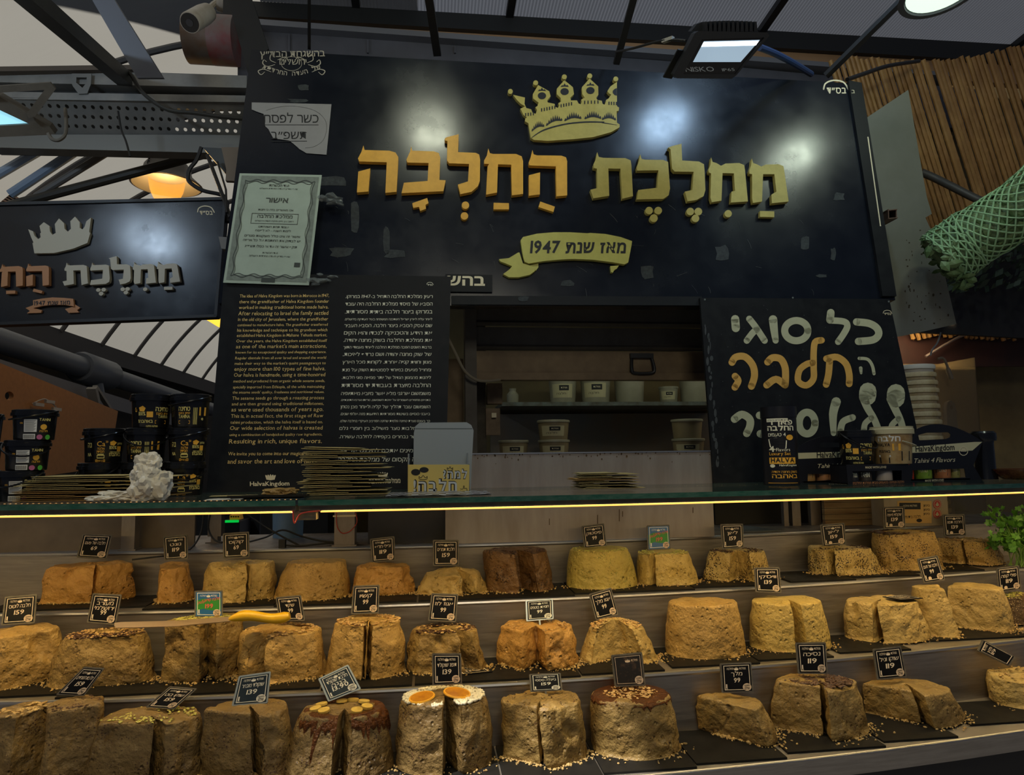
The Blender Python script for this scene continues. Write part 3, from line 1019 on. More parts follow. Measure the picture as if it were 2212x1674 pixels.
# corners (clockwise from upper left), halva key, words, price, style, label
TAGS = [
 ([(178, 1153), (243, 1155), (230, 1208), (165, 1204)], 'a', 'חלבה של פעם', '69', '', 'black price tag 69 slanting behind the cut orange-tan halva'),
 ([(352, 1159), (405, 1154), (406, 1207), (355, 1211)], 'b', 'נוגט', '119', '', 'black price tag 119 over the small leaning chunk'),
 ([(481, 1152), (538, 1148), (539, 1204), (482, 1207)], 'c', 'קוקוס', '69', '', 'black price tag 69 upright on the pale tan stepped-cut halva'),
 ([(799, 1164), (852, 1158), (854, 1211), (803, 1216)], 'e', 'צ׳ילי חריף', '119', '', 'black price tag 119 on the flat-fronted orange-brown halva'),
 ([(935, 1166), (991, 1166), (991, 1222), (935, 1223)], 'f', 'חלבת תמרים', '159', '', 'black price tag 159 on the lumpy yellowish halva'),
 ([(1256, 1136), (1305, 1130), (1311, 1180), (1262, 1185)], 'h', 'פיסטוק', '99', '', 'black price tag 99 on the whole pistachio wheel'),
 ([(1397, 1135), (1446, 1133), (1449, 1186), (1399, 1189)], 'i', 'חלבה קדאיף פיסטוק', '199', 'blue', 'blue and green price tag 199 on the top tier'),
 ([(1556, 1132), (1605, 1131), (1607, 1183), (1560, 1187)], 'j', 'לאון', '159', '', 'black price tag 159 on the black-flecked halva beside the blue-green tag'),
 ([(1771, 1133), (1824, 1129), (1828, 1176), (1778, 1182)], 'k', 'לאון', '159', 'two', 'black price tag 159 with two badges on the slit flecked halva'),
 ([(1907, 1095), (1954, 1093), (1956, 1141), (1909, 1143)], 'l', 'שוקולד מאפה', '139', 'two', 'black price tag 139 standing highest, on the tall flecked wheel'),
 ([(2036, 1111), (2083, 1110), (2087, 1157), (2040, 1159)], 'm', 'חלבה תפוז', '139', 'two', 'black price tag 139 on the brown halva by the herbs'),
 ([(10, 1289), (80, 1283), (75, 1346), (2, 1351)], 'n', 'חלבה לוטוס', '159', '', 'black price tag 159 at the alley end of the middle tier'),
 ([(200, 1281), (263, 1284), (250, 1350), (187, 1345)], 'o', 'מעורב ירושלמי', '99', '', 'tilted black price tag 99 on the broad nutty halva'),
 ([(420, 1276), (481, 1275), (481, 1334), (420, 1333)], 'p', 'חלבה קדאיף פיסטוק', '199', 'blue', 'blue and green price tag 199 behind the knife blade'),
 ([(595, 1290), (650, 1285), (659, 1341), (603, 1341)], 'q', 'שקד', '99', '', 'black price tag 99 half hidden by the yellow knife handle'),
 ([(763, 1265), (820, 1263), (818, 1325), (758, 1327)], 'r', 'קשיו', '99', '', 'black price tag 99 on the slit cashew halva'),
 ([(932, 1281), (990, 1283), (985, 1344), (924, 1341)], 's', 'אגוז לוז', '99', '', 'black price tag 99 on the crumbled hazelnut halva'),
 ([(1135, 1297), (1194, 1293), (1196, 1337), (1137, 1342)], 't', 'חמאת בוטנים', '99', 'wide', 'low wide price tag 99 with a pale edge on the peanut halva'),
 ([(1272, 1283), (1320, 1269), (1336, 1328), (1287, 1340)], 'u', 'אגוז מלך', '99', '', 'strongly tilted black price tag 99 on the walnut halva'),
 ([(1629, 1226), (1684, 1225), (1688, 1281), (1632, 1279)], 'w', 'וויסקי', '139', '', 'black price tag 139 on the smooth yellow wheel'),
 ([(1981, 1207), (2025, 1199), (2042, 1253), (1996, 1260)], 'y', 'חלבה של פעם', '99', 'two', 'tilted black price tag 99 with two badges on the slim cream wedge'),
 ([(2152, 1227), (2201, 1221), (2206, 1273), (2157, 1280)], 'z', 'פולי קפה', '119', 'two', 'black price tag 119 on the dark coffee halva'),
 ([(182, 1440), (226, 1443), (181, 1504), (120, 1501)], '0', 'חלבת המורדים', '159', '', 'leaning black price tag 159 on the tall square-cut block'),
 ([(367, 1482), (426, 1487), (376, 1532), (314, 1528)], 'B', 'שוקו בוט', '159', '', 'price tag 159 leaning far back on the two brown lumps'),
 ([(516, 1460), (585, 1450), (578, 1519), (500, 1525)], 'C', 'שוקולד מובחר', '139', 'silver', 'glaring silver-edged price tag 139 on the two slanting wedges'),
 ([(687, 1466), (752, 1435), (780, 1488), (709, 1516)], 'D', 'חלבת שוקולד בננה', '13.90', 'silver', 'tilted silver-edged price tag 13.90 on the banana halva'),
 ([(933, 1411), (996, 1411), (998, 1478), (934, 1481)], 'E', 'תפוז שוקולד', '139', '', 'black price tag 139 behind the candied orange slices'),
 ([(1143, 1456), (1211, 1453), (1215, 1491), (1146, 1495)], 'F', 'בייגלה ססמי', '159', 'wide', 'low wide black price tag 159 on the pretzel halva'),
 ([(1320, 1415), (1387, 1408), (1395, 1481), (1328, 1484)], 'G', '', '', 'dirt', 'stained unreadable dark price tag on the chocolate-topped halva'),
 ([(1555, 1433), (1623, 1430), (1628, 1495), (1559, 1497)], 'H', 'מלך', '99', '', 'black price tag 99 on the striped halva wedge'),
 ([(1718, 1388), (1784, 1387), (1788, 1456), (1724, 1456)], 'I', 'נסיכה', '119', '', 'black price tag 119 on the marbled slit halva'),
 ([(1885, 1402), (1946, 1395), (1959, 1463), (1895, 1469)], 'J', 'שוקו וניל', '119', '', 'black price tag 119 on the layered halva'),
 ([(2122, 1381), (2194, 1419), (2180, 1439), (2111, 1405)], 'K', 'פקאן', '119', 'side', 'price tag tipped over sideways above the last cream wheel'),
]
for ci, (c, key, words, price, style, lab) in enumerate(TAGS):
    hv, th, hc, ht = HV[key]
    by = max(q[1] for q in c)
    bx = sum(q[0] for q in c) / 4
    Yt = hc.y + (.02 if key != 'j' else .0)
    lean = 12 if c[3][1] - c[0][1] > .9 * (c[1][0] - c[0][0]) else 25
    pl = vplane(bx, by, Yt, lean)
    fn = quadmap(pl, c)
    base = fn(.5, 1)
    root = thing('price_tag', base, lab, 'price tag', 'price tags on the halva')
    mb = MB()
    mb.prism(fn, [[(.03, 0), (.97, 0), (1, .03), (1, .97), (.97, 1), (.03, 1), (0, .97), (0, .03)]], -.0022, 0)
    if style == 'wide':
        mb.bar(pl(bx, by - 3, -.001), pl(bx + 2, by + 18, -.001), .004, .002)
    sil = style in ('silver', 'wide')
    obj('card', mb, M['tagsilver'] if sil and key != 'F' else M['tagedge'], root)
    mb = MB()
    mb.rect(fn, .055, .055, .955, .95, .0004)
    face = {'blue': 'tagblue', 'silver': 'tagshine', 'dirt': 'tagdirt'}.get(style, 'tagface')
    obj('printed_face', mb, M[face], root)
    if style == 'blue':
        mb = MB()
        mb.flat(fn, [[(.07, .38), (.3, .3), (.6, .33), (.94, .28), (.94, .70), (.6, .74), (.3, .68), (.07, .76)]], .0006)
        obj('green_field', mb, M['taggreen'], root)
    ink = M['taglit'] if sil or style == 'blue' else (M['badge'] if style == 'dirt' else M['tagink'])
    mb = MB()
    k = .02 if style != 'dirt' else .012
    mb.rectl(fn, .10, .085, .91, .91, k, .0008)
    if style == 'side':
        for j, u in enumerate((.2, .34, .46)):
            text(mb, lambda a, b, h: fn(b, 1 - a, h), ['ממלכת', 'פקאן', '119'][j], .25, u, .75, u, .09, .0009)
    elif style != 'dirt':
        hs = .075
        text(mb, fn, 'ממלכת', .60, .23, .80, .23, hs, .0009)
        text(mb, fn, 'החלבה', .20, .23, .41, .23, hs, .0009)
        small_crown(mb, fn, .50, .20, .075, .06, .0009)
        if style != 'blue':
            rws = [words] if len(words) < 13 or style == 'wide' else [words[:words.rfind(' ')], words[words.rfind(' ') + 1:]]
            v = .43 if len(rws) == 1 else .38
            for s_ in rws:
                wd = min(.66, .105 * len(s_) + .04)
                text(mb, fn, s_, .50 - wd / 2, v, .50 + wd / 2, v - .01, .125, .0009, slant=.12, jit=.03)
                v += .16
            wd = .10 * len(price)
            text(mb, fn, price, .50 - wd / 2, .66 if len(rws) == 1 else .70, .50 + wd / 2, .65 if len(rws) == 1 else .69, .15, .0009, slant=.1, wt=.012)
        text(mb, fn, '1', .145, .84, .185, .84, .13, .0009, wt=.012)
        text(mb, fn, 'קג', .135, .895, .20, .895, .05, .0009)
    else:
        text(mb, fn, 'ממלכת', .62, .25, .82, .25, .07, .0009)
        small_crown(mb, fn, .50, .22, .09, .06, .0009)
    obj('lettering', mb, ink, root)
    if style == 'blue':
        mb = MB()
        text(mb, fn, 'חלבה קדאיף', .28, .42, .92, .34, .10, .0011, slant=.1, wt=.02)
        text(mb, fn, 'פיסטוק', .13, .50, .42, .46, .09, .0011, slant=.1, wt=.02)
        text(mb, fn, '199', .38, .66, .66, .64, .15, .0011, slant=.1, wt=.03)
        obj('red_lettering', mb, M['tagred'], root)
    if style != 'side':
        mb = MB()
        mb.disc(fn, .80, .82, .135, .125, .0012)
        b = obj('round_badge', mb, M['taglit'] if sil else M['badge'], root)
        ORG[b.name] = ORG[root.name]
        if style == 'two':
            mb = MB()
            mb.disc(fn, .33, .84, .075, .07, .0012)
            obj('small_badge', mb, M['badge'], root)
        mb = MB()
        text(mb, fn, 'מתוקה', .71, .80, .89, .79, .06, .0015, wt=.02)
        text(mb, fn, 'שלנו', .72, .90, .88, .89, .08, .0015, wt=.03)
        obj('badge_lettering', mb, M['ink'], b)

# two tags lying flat
for key, c, lab in (('x', (1925, 1284), 'price tag lying flat on top of the split cream wheel'), ('s', (1020, 1449), 'price tag fallen flat on the slate beside the hazelnut halva')):
    z = HV['x'][2].z + HV['x'][3] + .003 if key == 'x' else ZT[2] + .0052
    p = atz(c[0], c[1], z)
    if key == 'x':
        p = V((p.x, HV['x'][2].y - .01, z))
    root = thing('price_tag', p, lab, 'price tag', 'price tags on the halva')
    fl = lambda u, v, h=0: p + V((u * .075 - v * .02, v * .05 + u * .012, h))
    mb = MB()
    mb.prism(fl, [[(-.5, -.5), (.5, -.5), (.5, .5), (-.5, .5)]], 0, .002)
    obj('card', mb, M['tagface'], root)
    mb = MB()
    mb.rectl(fl, -.42, -.42, .42, .42, .03, .0024)
    for v, s_ in ((.25, 'ממלכת'), (.02, 'שקדים'), (-.2, '119')):
        text(mb, lambda a, b, h: fl(a, -b, h), s_, -.25, -v, .25, -v, .14, .0024)
    obj('lettering', mb, M['tagink'], root)

# knife across the middle tier
kn = thing('cake_knife', at(440, 1345, 1.74), 'long slicing knife with a yellow handle lying across the ragged halva', 'knife')
kp = vplane(440, 1345, 1.715, 55)
mb = MB()
mb.prism(kp, [[(247, 1346), (262, 1344), (380, 1341), (497, 1332), (499, 1342), (380, 1353), (252, 1357), (247, 1353)]], -.001, .001)
obj('blade', mb, mat('knife_blade', (.55, .42, .32), .3, .9), kn)
mb = MB()
a_, b_ = kp(495, 1338), kp(626, 1332)
pts = [a_ + (b_ - a_) * t + V((0, 0, .006 * math.sin(t * 6.0) + .004 * t)) for t in [i / 12 for i in range(13)]]
mb.tube(pts, [.004, .0085, .0115, .0125, .012, .0115, .011, .0108, .011, .0118, .0125, .0125, .008], 14)
o = obj('handle', mb, mat('yellow_plastic_handle', (.72, .42, .01), .35), kn, True)
# ================================================================ signs
def Z(x0, y0, s):
    return lambda pts: [(x0 + x / s, y0 + y / s) for x, y in pts]


Z3, Z4 = Z(740, 140, 3.348), Z(1240, 140, 3.0722)
LET_GOLD = [[Z3(p) for p in g] for g in (
    [[(155, 607), (163, 640), (340, 645), (385, 658), (405, 690), (403, 755), (392, 940), (312, 948), (322, 728), (125, 722), (116, 700), (140, 655)],
     [(118, 795), (204, 772), (190, 938), (108, 945)]],
    [[(497, 613), (505, 645), (660, 650), (695, 662), (706, 695), (700, 855), (745, 857), (728, 935), (428, 950), (445, 875), (615, 862), (622, 733), (470, 730), (463, 710), (490, 650)]],
    [[(737, 560), (752, 548), (838, 527), (834, 655), (960, 660), (985, 672), (992, 710), (990, 860), (975, 900), (930, 940), (850, 957), (832, 888), (905, 865), (912, 740), (770, 735), (754, 715), (757, 575), (742, 572)]],
    [[(1050, 628), (1062, 662), (1085, 668), (1250, 668), (1290, 685), (1300, 720), (1300, 955), (1220, 965), (1215, 745), (1120, 742), (1113, 945), (1035, 960), (1045, 760), (1055, 740), (1022, 738), (1020, 715), (1040, 680)]],
    [[(1367, 638), (1375, 670), (1400, 678), (1575, 680), (1608, 692), (1616, 720), (1616, 965), (1540, 972), (1535, 757), (1345, 750), (1340, 730), (1355, 690)],
     [(1342, 820), (1422, 800), (1420, 958), (1342, 968)]])]


def ring(x, y, r, n=18):
    return [(x + r * math.cos(2 * math.pi * i / n), y + r * math.sin(2 * math.pi * i / n)) for i in range(n)]


DOT_GOLD = [Z3(p) for p in ([(505, 1015), (612, 978), (622, 1015), (600, 1027), (604, 1055), (562, 1072), (553, 1042), (512, 1050)],
                            ring(887, 1030, 27), ring(880, 1107, 27), [(1090, 1012), (1200, 1015), (1200, 1060), (1090, 1060)],
                            [(1425, 1003), (1530, 1040), (1520, 1078), (1412, 1043)])]
LET_OLIVE = [[Z4(p)] for p in (
    [(145, 600), (155, 632), (185, 638), (330, 640), (365, 655), (370, 690), (380, 890), (310, 908), (298, 710), (218, 708), (224, 888), (120, 905), (100, 848), (145, 838), (143, 710), (122, 705), (120, 680), (135, 650)],
    [(428, 615), (437, 645), (460, 650), (580, 652), (612, 665), (614, 700), (624, 840), (615, 885), (580, 908), (405, 912), (415, 850), (540, 835), (548, 720), (408, 722), (405, 700), (420, 660)],
    [(612, 570), (640, 560), (700, 545), (704, 655), (815, 662), (848, 680), (852, 730), (857, 850), (845, 890), (800, 915), (740, 925), (722, 860), (770, 850), (780, 730), (655, 728), (638, 710), (628, 582)],
    [(895, 635), (905, 665), (930, 672), (960, 690), (990, 675), (1080, 672), (1112, 685), (1118, 720), (1137, 925), (1025, 932), (1030, 860), (1052, 855), (1045, 740), (970, 738), (963, 920), (900, 930), (890, 900), (895, 740), (880, 735), (878, 715), (890, 685)],
    [(1163, 642), (1172, 672), (1195, 680), (1225, 695), (1255, 682), (1340, 680), (1370, 692), (1376, 720), (1405, 925), (1295, 937), (1292, 880), (1325, 860), (1312, 745), (1237, 745), (1230, 925), (1170, 935), (1165, 905), (1165, 745), (1148, 742), (1146, 722), (1157, 690)])]
DOT_OLIVE = [Z4(p) for p in (ring(490, 980, 25), ring(550, 980, 25), ring(521, 1030, 26), ring(762, 986, 25), ring(815, 986, 25), ring(796, 1031, 25), ring(1012, 1000, 24),
                             [(1222, 982), (1316, 985), (1316, 1023), (1222, 1021)])]

sign = thing('shop_sign', P_MAIN(1230, 655), 'big black shop sign board with raised gold Hebrew letters, crown and ribbon', 'sign')
mb = MB()
mb.prism(P_MAIN, [[(543, 107), (1857, 181), (1934, 648), (1515, 662), (975, 660), (472, 655)]], -.035, 0)
obj('board_panel', mb, M['board'], sign)
mb = MB()
mb.prism(P_MAIN, [[(1829, 178), (1857, 183), (1932, 642), (1902, 642)]], 0, .012)
obj('edge_trim', mb, M['board2'], sign)
mb = MB()
mb.prism(P_MAIN, [[(975, 640), (1515, 642), (1515, 661), (975, 659)]], 0, .006)
obj('edge_trim', mb, M['board2'], sign)
mb = MB()
mb.prism(P_MAIN, [[(1869, 300), (1871, 300), (1898, 492), (1896, 492)]], .012, .0135)
obj('trim_line', mb, M['cream'], sign)
for L, mk in ((LET_GOLD, 'gold'), (LET_OLIVE, 'olive')):
    for g in L:
        mb = MB()
        for lp in g:
            mb.prism(P_MAIN, [lp], .003, .020)
        obj('raised_letter', mb, M[mk], sign)
for L, mk in ((DOT_GOLD, 'gold'), (DOT_OLIVE, 'olive')):
    for lp in L:
        mb = MB()
        mb.prism(P_MAIN, [lp], .001, .014)
        obj('vowel_mark', mb, M[mk], sign)
C1 = Z3([(1230, 235), (1315, 255), (1312, 300), (1325, 330), (1360, 340), (1370, 365), (1392, 372), (1402, 345), (1390, 325), (1405, 315), (1413, 292), (1375, 262), (1372, 230), (1410, 165), (1490, 210), (1500, 245),
         (1475, 275), (1478, 290), (1528, 300), (1535, 322), (1552, 330), (1562, 312), (1555, 295), (1575, 285), (1572, 258), (1545, 232), (1545, 190), (1598, 130), (1660, 180), (1668, 230), (1642, 255), (1645, 275),
         (1690, 275), (1700, 297), (1715, 303), (1725, 287), (1720, 270), (1745, 255), (1728, 230), (1725, 180), (1780, 118), (1842, 175)]) + \
    Z4([(155, 215), (140, 235), (150, 250), (178, 255), (183, 275), (195, 281), (205, 264), (205, 250), (222, 240), (240, 215), (225, 205), (215, 190), (235, 160), (278, 130), (278, 290), (292, 300), (290, 320),
        (276, 325), (278, 400), (296, 412), (295, 430), (240, 462), (120, 495), (0, 508)]) + \
    Z3([(1480, 567), (1380, 560), (1357, 545), (1340, 440), (1314, 425), (1318, 405), (1330, 400), (1305, 380), (1282, 335), (1318, 318), (1285, 300), (1255, 270)])
mb = MB()
mb.prism(P_MAIN, [C1], .001, .014)
cr = obj('crown', mb, M['olive'], sign)
ORG[cr.name] = ORG[sign.name]
for q in (Z3([(1210, 212)])[0], Z3([(1392, 150)])[0], Z3([(1598, 107)])[0], Z3([(1781, 100)])[0], Z4([(270, 112)])[0]):
    mb = MB()
    mb.prism(P_MAIN, [ring(q[0], q[1], 5.3)], .001, .015)
    obj('crown_ball', mb, M['olive'], cr)
mb = MB()
hh = .0148
for x, y in Z3([(1437, 243), (1600, 213), (1785, 205)]):
    mb.disc(P_MAIN, x, y, 9, 7.5, hh)
    mb.flat(P_MAIN, [[(x - 9, y - 10), (x - 5, y - 14), (x - 3, y - 12.5), (x, y - 18), (x + 3, y - 13), (x + 6, y - 14.5), (x + 9, y - 10), (x, y - 11)]], hh)
mb.flat(P_MAIN, [Z4([(250, 190), (262, 178), (277, 172), (277, 222), (262, 218), (250, 205)])], hh)


def burst(pts, hgt):
    (x0, y0), (x1, y1) = pts
    out = []
    for i in range(17):
        t = i / 16
        k = 1 if i % 2 else .45
        out.append((x0 + (x1 - x0) * t, y0 + (y1 - y0) * t - math.sin(math.pi * (.08 + .84 * t)) * hgt * k))
    out += [(x0 + (x1 - x0) * t, y0 + (y1 - y0) * t - math.sin(math.pi * t) * hgt * .28) for t in (.95, .8, .6, .4, .2, .05)]
    mb.flat(P_MAIN, [out], hh)


for a, b in ((Z3([(1362, 505)])[0], Z3([(1455, 468)])[0]), (Z3([(1465, 465)])[0], Z3([(1585, 425)])[0]), (Z3([(1597, 430)])[0], Z3([(1722, 412)])[0]),
             (Z3([(1742, 415)])[0], Z3([(1865, 412)])[0]), (Z4([(178, 385)])[0], Z4([(272, 388)])[0])):
    burst((a, b), 19)
mb.stroke(P_MAIN, Z3([(1362, 545), (1450, 490), (1600, 448), (1750, 432), (1880, 433)]) + Z4([(180, 400), (275, 415)]), [1, 3, 3, 3, 2.5, 2, .8], hh)
for a, b, n in ((Z3([(1320, 380)])[0], Z3([(1375, 372)])[0], 4), (Z3([(1435, 345)])[0], Z3([(1530, 325)])[0], 6), (Z3([(1575, 315)])[0], Z3([(1650, 300)])[0], 5), (Z3([(1745, 290)])[0], Z3([(1840, 288)])[0], 5),
                (Z4([(225, 272)])[0], Z4([(274, 274)])[0], 4)):
    for i in range(n):
        x, y = a[0] + (b[0] - a[0]) * i / (n - 1), a[1] + (b[1] - a[1]) * i / (n - 1)
        mb.rect(P_MAIN, x - 1.2, y - 3.5, x + 1.2, y + 3.5, hh)
obj('crown_cutouts', mb, M['ink'], cr)
# ribbon
rib = Z3([(1283, 1285), (1300, 1262), (1400, 1238), (1520, 1228), (1640, 1228), (1760, 1235)]) + Z4([(100, 1131), (200, 1138), (300, 1158), (375, 1185), (372, 1210), (350, 1325), (325, 1338), (250, 1325), (120, 1308), (0, 1303)]) + \
    Z3([(1620, 1421), (1560, 1425), (1450, 1435), (1340, 1452), (1312, 1440), (1300, 1400)])
mb = MB()
mb.prism(P_MAIN, [rib], .004, .018)
mb.prism(P_MAIN, [Z3([(1128, 1418), (1200, 1410), (1265, 1370), (1276, 1370), (1285, 1400), (1300, 1447), (1372, 1470), (1388, 1502), (1350, 1530), (1270, 1548), (1200, 1548), (1158, 1525), (1205, 1490), (1222, 1468), (1180, 1450), (1140, 1435)])], .001, .014)
mb.prism(P_MAIN, [Z3([(1345, 1460), (1413, 1446), (1413, 1472), (1395, 1497)])], .001, .010)
mb.prism(P_MAIN, [Z4([(235, 1345), (292, 1340), (280, 1360), (262, 1370), (252, 1388), (240, 1385)])], .001, .012)
ro = obj('ribbon', mb, M['ribbon'], sign)
ORG[ro.name] = ORG[sign.name]
mb = MB()
text(mb, P_MAIN, 'מאז שנת 1947', 1143, 551, 1348, 551, 25, .0187, slant=.08, wt=.028, jit=.02, sp=.3)
obj('ribbon_lettering', mb, M['ink'], ro)


def emblem(mb, fn, x, y, w, h=.0007):
    """small blessing mark: arc over a few letters"""
    mb.stroke(fn, [(x - w * .5, y + w * .05), (x - w * .42, y - w * .18), (x - w * .1, y - w * .30), (x + w * .3, y - w * .22), (x + w * .5, y + w * .08)], w * .06, h)
    text(mb, fn, 'בס״ד', x - w * .38, y + w * .22, x + w * .40, y + w * .22, w * .26, h, wt=.02)


mb = MB()
emblem(mb, P_MAIN, 1806, 190, 54)
text(mb, P_MAIN, 'ב', 1835, 206, 1842, 206, 8, .013)
obj('emblem', mb, M['cream'], sign)
# sticker at the top corner
mb = MB()
text(mb, P_MAIN, 'בהשגחת הבד״ץ', 562, 124, 702, 122, 14, .0012, wt=.01)
text(mb, P_MAIN, 'ירושלים', 604, 140, 662, 140, 13, .0012)
for i, ch in enumerate('של העדה החרדית'):
    if ch == ' ':
        continue
    t = i / 13
    x = 690 - 120 * t
    y = 146 + 18 * math.sin(math.pi * (.06 + .88 * t))
    dx, dy = 7, -7 * (t - .5) * -1.1
    text(mb, P_MAIN, ch, x - dx / 2, y + dy / 2 * -1, x + dx / 2, y + dy / 2, 10, .0012, wt=.01)
for s_ in (-1, 1):
    cx = 630
    for k in ([(34, -2), (46, -8), (44, -20), (36, -14)], [(36, 2), (52, 6), (62, 0), (60, -8), (54, -4)], [(44, 18), (60, 12), (72, 16), (66, 24), (58, 18)], [(30, -8), (14, -14), (6, -4)]):
        mb.stroke(P_MAIN, [(cx + s_ * a, 138 + b) for a, b in k], [1, 2.2, 1], .0012, 6)
mb.stroke(P_MAIN, [(630 + 22 * math.cos(t * .33), 138 + 15 * math.sin(t * .33)) for t in range(20)], 1, .0012, 6)
obj('certification_sticker', mb, mat('sticker_print', (.40, .36, .28), .6), sign)
m_tape = mat('tape_residue', (.035, .042, .042), .7, c2=(.012, .015, .017), vs=90)
rnd = random.Random(2)
for x, y, w_, h_ in ((715, 392, 30, 12), (768, 470, 9, 38), (836, 520, 8, 34), (738, 545, 26, 10), (853, 548, 22, 9), (1398, 588, 13, 15), (1560, 548, 15, 18), (1738, 525, 9, 16), (1800, 548, 6, 14), (1812, 425, 12, 9),
                     (1775, 596, 13, 4), (644, 218, 22, 5), (655, 190, 12, 7), (1225, 612, 15, 7), (700, 272, 7, 40), (1130, 648, 12, 6)):
    pts = []
    for i in range(10):
        a = 2 * math.pi * i / 10
        k = rnd.uniform(.7, 1.1)
        pts.append((x + max(-1, min(1, 1.3 * math.cos(a))) * w_ * k, y + max(-1, min(1, 1.3 * math.sin(a))) * h_ * k))
    mb = MB()
    mb.flat(P_MAIN, [pts], .0009 if y < 640 else .007)
    obj('tape_residue', mb, m_tape, sign)
mb = MB()
for i in range(46):
    x, y = rnd.uniform(720, 1860), rnd.uniform(440, 632)
    a, l = rnd.uniform(-.4, 1.9), rnd.uniform(3, 26)
    mb.stroke(P_MAIN, [(x, y), (x + l * .5 * math.cos(a) + 1, y + l * .5 * math.sin(a)), (x + l * math.cos(a), y + l * math.sin(a))], rnd.uniform(.3, .9), .0008, 4)
obj('scratches', mb, mat('scratch', (.05, .055, .055), .6), sign)
plate = MB()
plate.prism(P_MAIN, [[(962, 594), (1063, 596), (1063, 633), (962, 632)]], .0065, .009)
pt = obj('name_plate', plate, M['board2'], sign)
ORG[pt.name] = ORG[sign.name]
mb = MB()
text(mb, P_MAIN, 'בהש', 966, 618, 1047, 619, 22, .0098, wt=.03)
obj('plate_lettering', mb, M['cream'], pt)

# torn paper notice
Z2 = Z(480, 60, 2.616)
pn = thing('paper_notice', P_MAIN(650, 330), 'torn white paper notice with large Hebrew writing taped to the big sign', 'notice')
mb = MB()
mb.prism(P_MAIN, [Z2([(168, 425), (618, 435), (590, 720), (478, 712), (440, 690), (400, 655), (380, 640), (290, 628), (275, 600), (262, 575), (245, 560), (240, 520), (235, 490), (200, 478), (168, 465)])], .002, .0032)
obj('sheet', mb, mat('notice_paper', (.30, .29, .28), .8, c2=(.26, .25, .24), vs=6), pn)
mb = MB()
for s_, a, b, y, h_ in (('כשר לפסח', 238, 545, 540, 52), ('תשפ״ב', 278, 480, 632, 48)):
    p, q = Z2([(a, y), (b, y)])
    text(mb, P_MAIN, s_, *p, *q, h_ / 2.616, .0036)
    mb.rect(P_MAIN, p[0], p[1] + 4, q[0], p[1] + 5.3, .0036)
mb.stroke(P_MAIN, Z2([(250, 470), (330, 450), (420, 448), (520, 470), (580, 520), (590, 580), (570, 640), (520, 675), (470, 682)]), .5, .0036, 4)
obj('lettering', mb, M['ink'], pn)

# laminated certificate
P_CERT = Pl(P_MAIN(600, 500, .045), P_MAIN.n)
ct = thing('certificate', P_CERT(580, 612), 'laminated pale green kosher certificate with ornate border taped over the sign edge', 'certificate')
cq = Z2([(98, 822), (563, 832), (490, 1455), (5, 1440)])
cf = quadmap(P_CERT, cq)
mb = MB()
mb.prism(cf, [[(0, 0), (1, 0), (1, 1), (0, 1)]], -.002, 0)
obj('sheet', mb, M['cert'], ct)
mb = MB()
mb.rectl(cf, .03, .02, .97, .975, .075, .0005, .05)
obj('grey_margin', mb, mat('certificate_margin', (.20, .23, .19), .35, c2=(.26, .30, .25), vs=60), ct)
mb = MB()
for k in range(2):
    pts = []
    n = 120
    for i in range(n + 1):
        t = i / n * 4
        s_ = int(t) % 4
        f_ = t - int(t)
        e = (.085 if k == 0 else .105)
        x, y = ((e + (1 - 2 * e) * f_, e * .75), (1 - e, e * .75 + (1 - 1.5 * e) * f_), (1 - e - (1 - 2 * e) * f_, 1 - e * .75), (e, 1 - e * .75 - (1 - 1.5 * e) * f_))[s_]
        wv = .012 * math.sin(i * .9 + k)
        pts.append((x + (wv if s_ % 2 else 0), y + (0 if s_ % 2 else wv * .8)))
    mb.stroke(cf, pts, .009 if k == 0 else .006, .0008, 4)
for s_, y, w_, h_ in (('ועד הכשרות', .115, .24, .022), ('שע״י בד״ץ העדה החרדית ירושלים', .140, .46, .012), ('אישור', .26, .27, .048), ('אנו מאשרים בזה כי חנות', .335, .42, .017), ('ממלכת החלבה', .40, .42, .030),
                      ('רחוב עץ חיים מחנה יהודה ירושלים', .435, .46, .013), ('עומד תחת השגחתנו', .49, .36, .018), ('לימות השנה - לא לפסח', .525, .42, .018), ('אישור זה אינו כולל משקאות סגורים', .575, .66, .02),
                      ('יש לבדוק את החותמת על כל אריזה', .615, .68, .02), ('תוקף אישור זה עד א׳ כסלו תשפ״ג', .67, .62, .021), ('ועד הכשרות', .725, .18, .015), ('שע״י בד״ץ העדה החרדית ירושלים', .755, .48, .015)):
    text(mb, cf, s_, .5 - w_ / 2, y, .5 + w_ / 2, y, h_, .0008, wt=.012)
mb.rectl(cf, .22, .36, .78, .455, .006, .0008, .004)
mb.rect(cf, .44, .945, .60, .985, .0010)
mb.rect(cf, .80, .80, .87, .84, .0008)
obj('lettering', mb, mat('certificate_print', (.05, .06, .05), .5), ct)
m_ct = mat('clear_tape', (.30, .33, .31), .15, alpha=.45)
for x, y, s_ in ((706, 425, 1), (725, 430, .7), (690, 606, 1), (705, 598, .8)):
    p = P_CERT(x, y, -.01)
    mb = MB()
    for i in range(4):
        chip(mb, p + V((rnd.uniform(-.02, .02), 0, rnd.uniform(-.012, .012))), .022 * s_, rnd, .4)
    obj('clear_tape', mb, m_ct, ct)

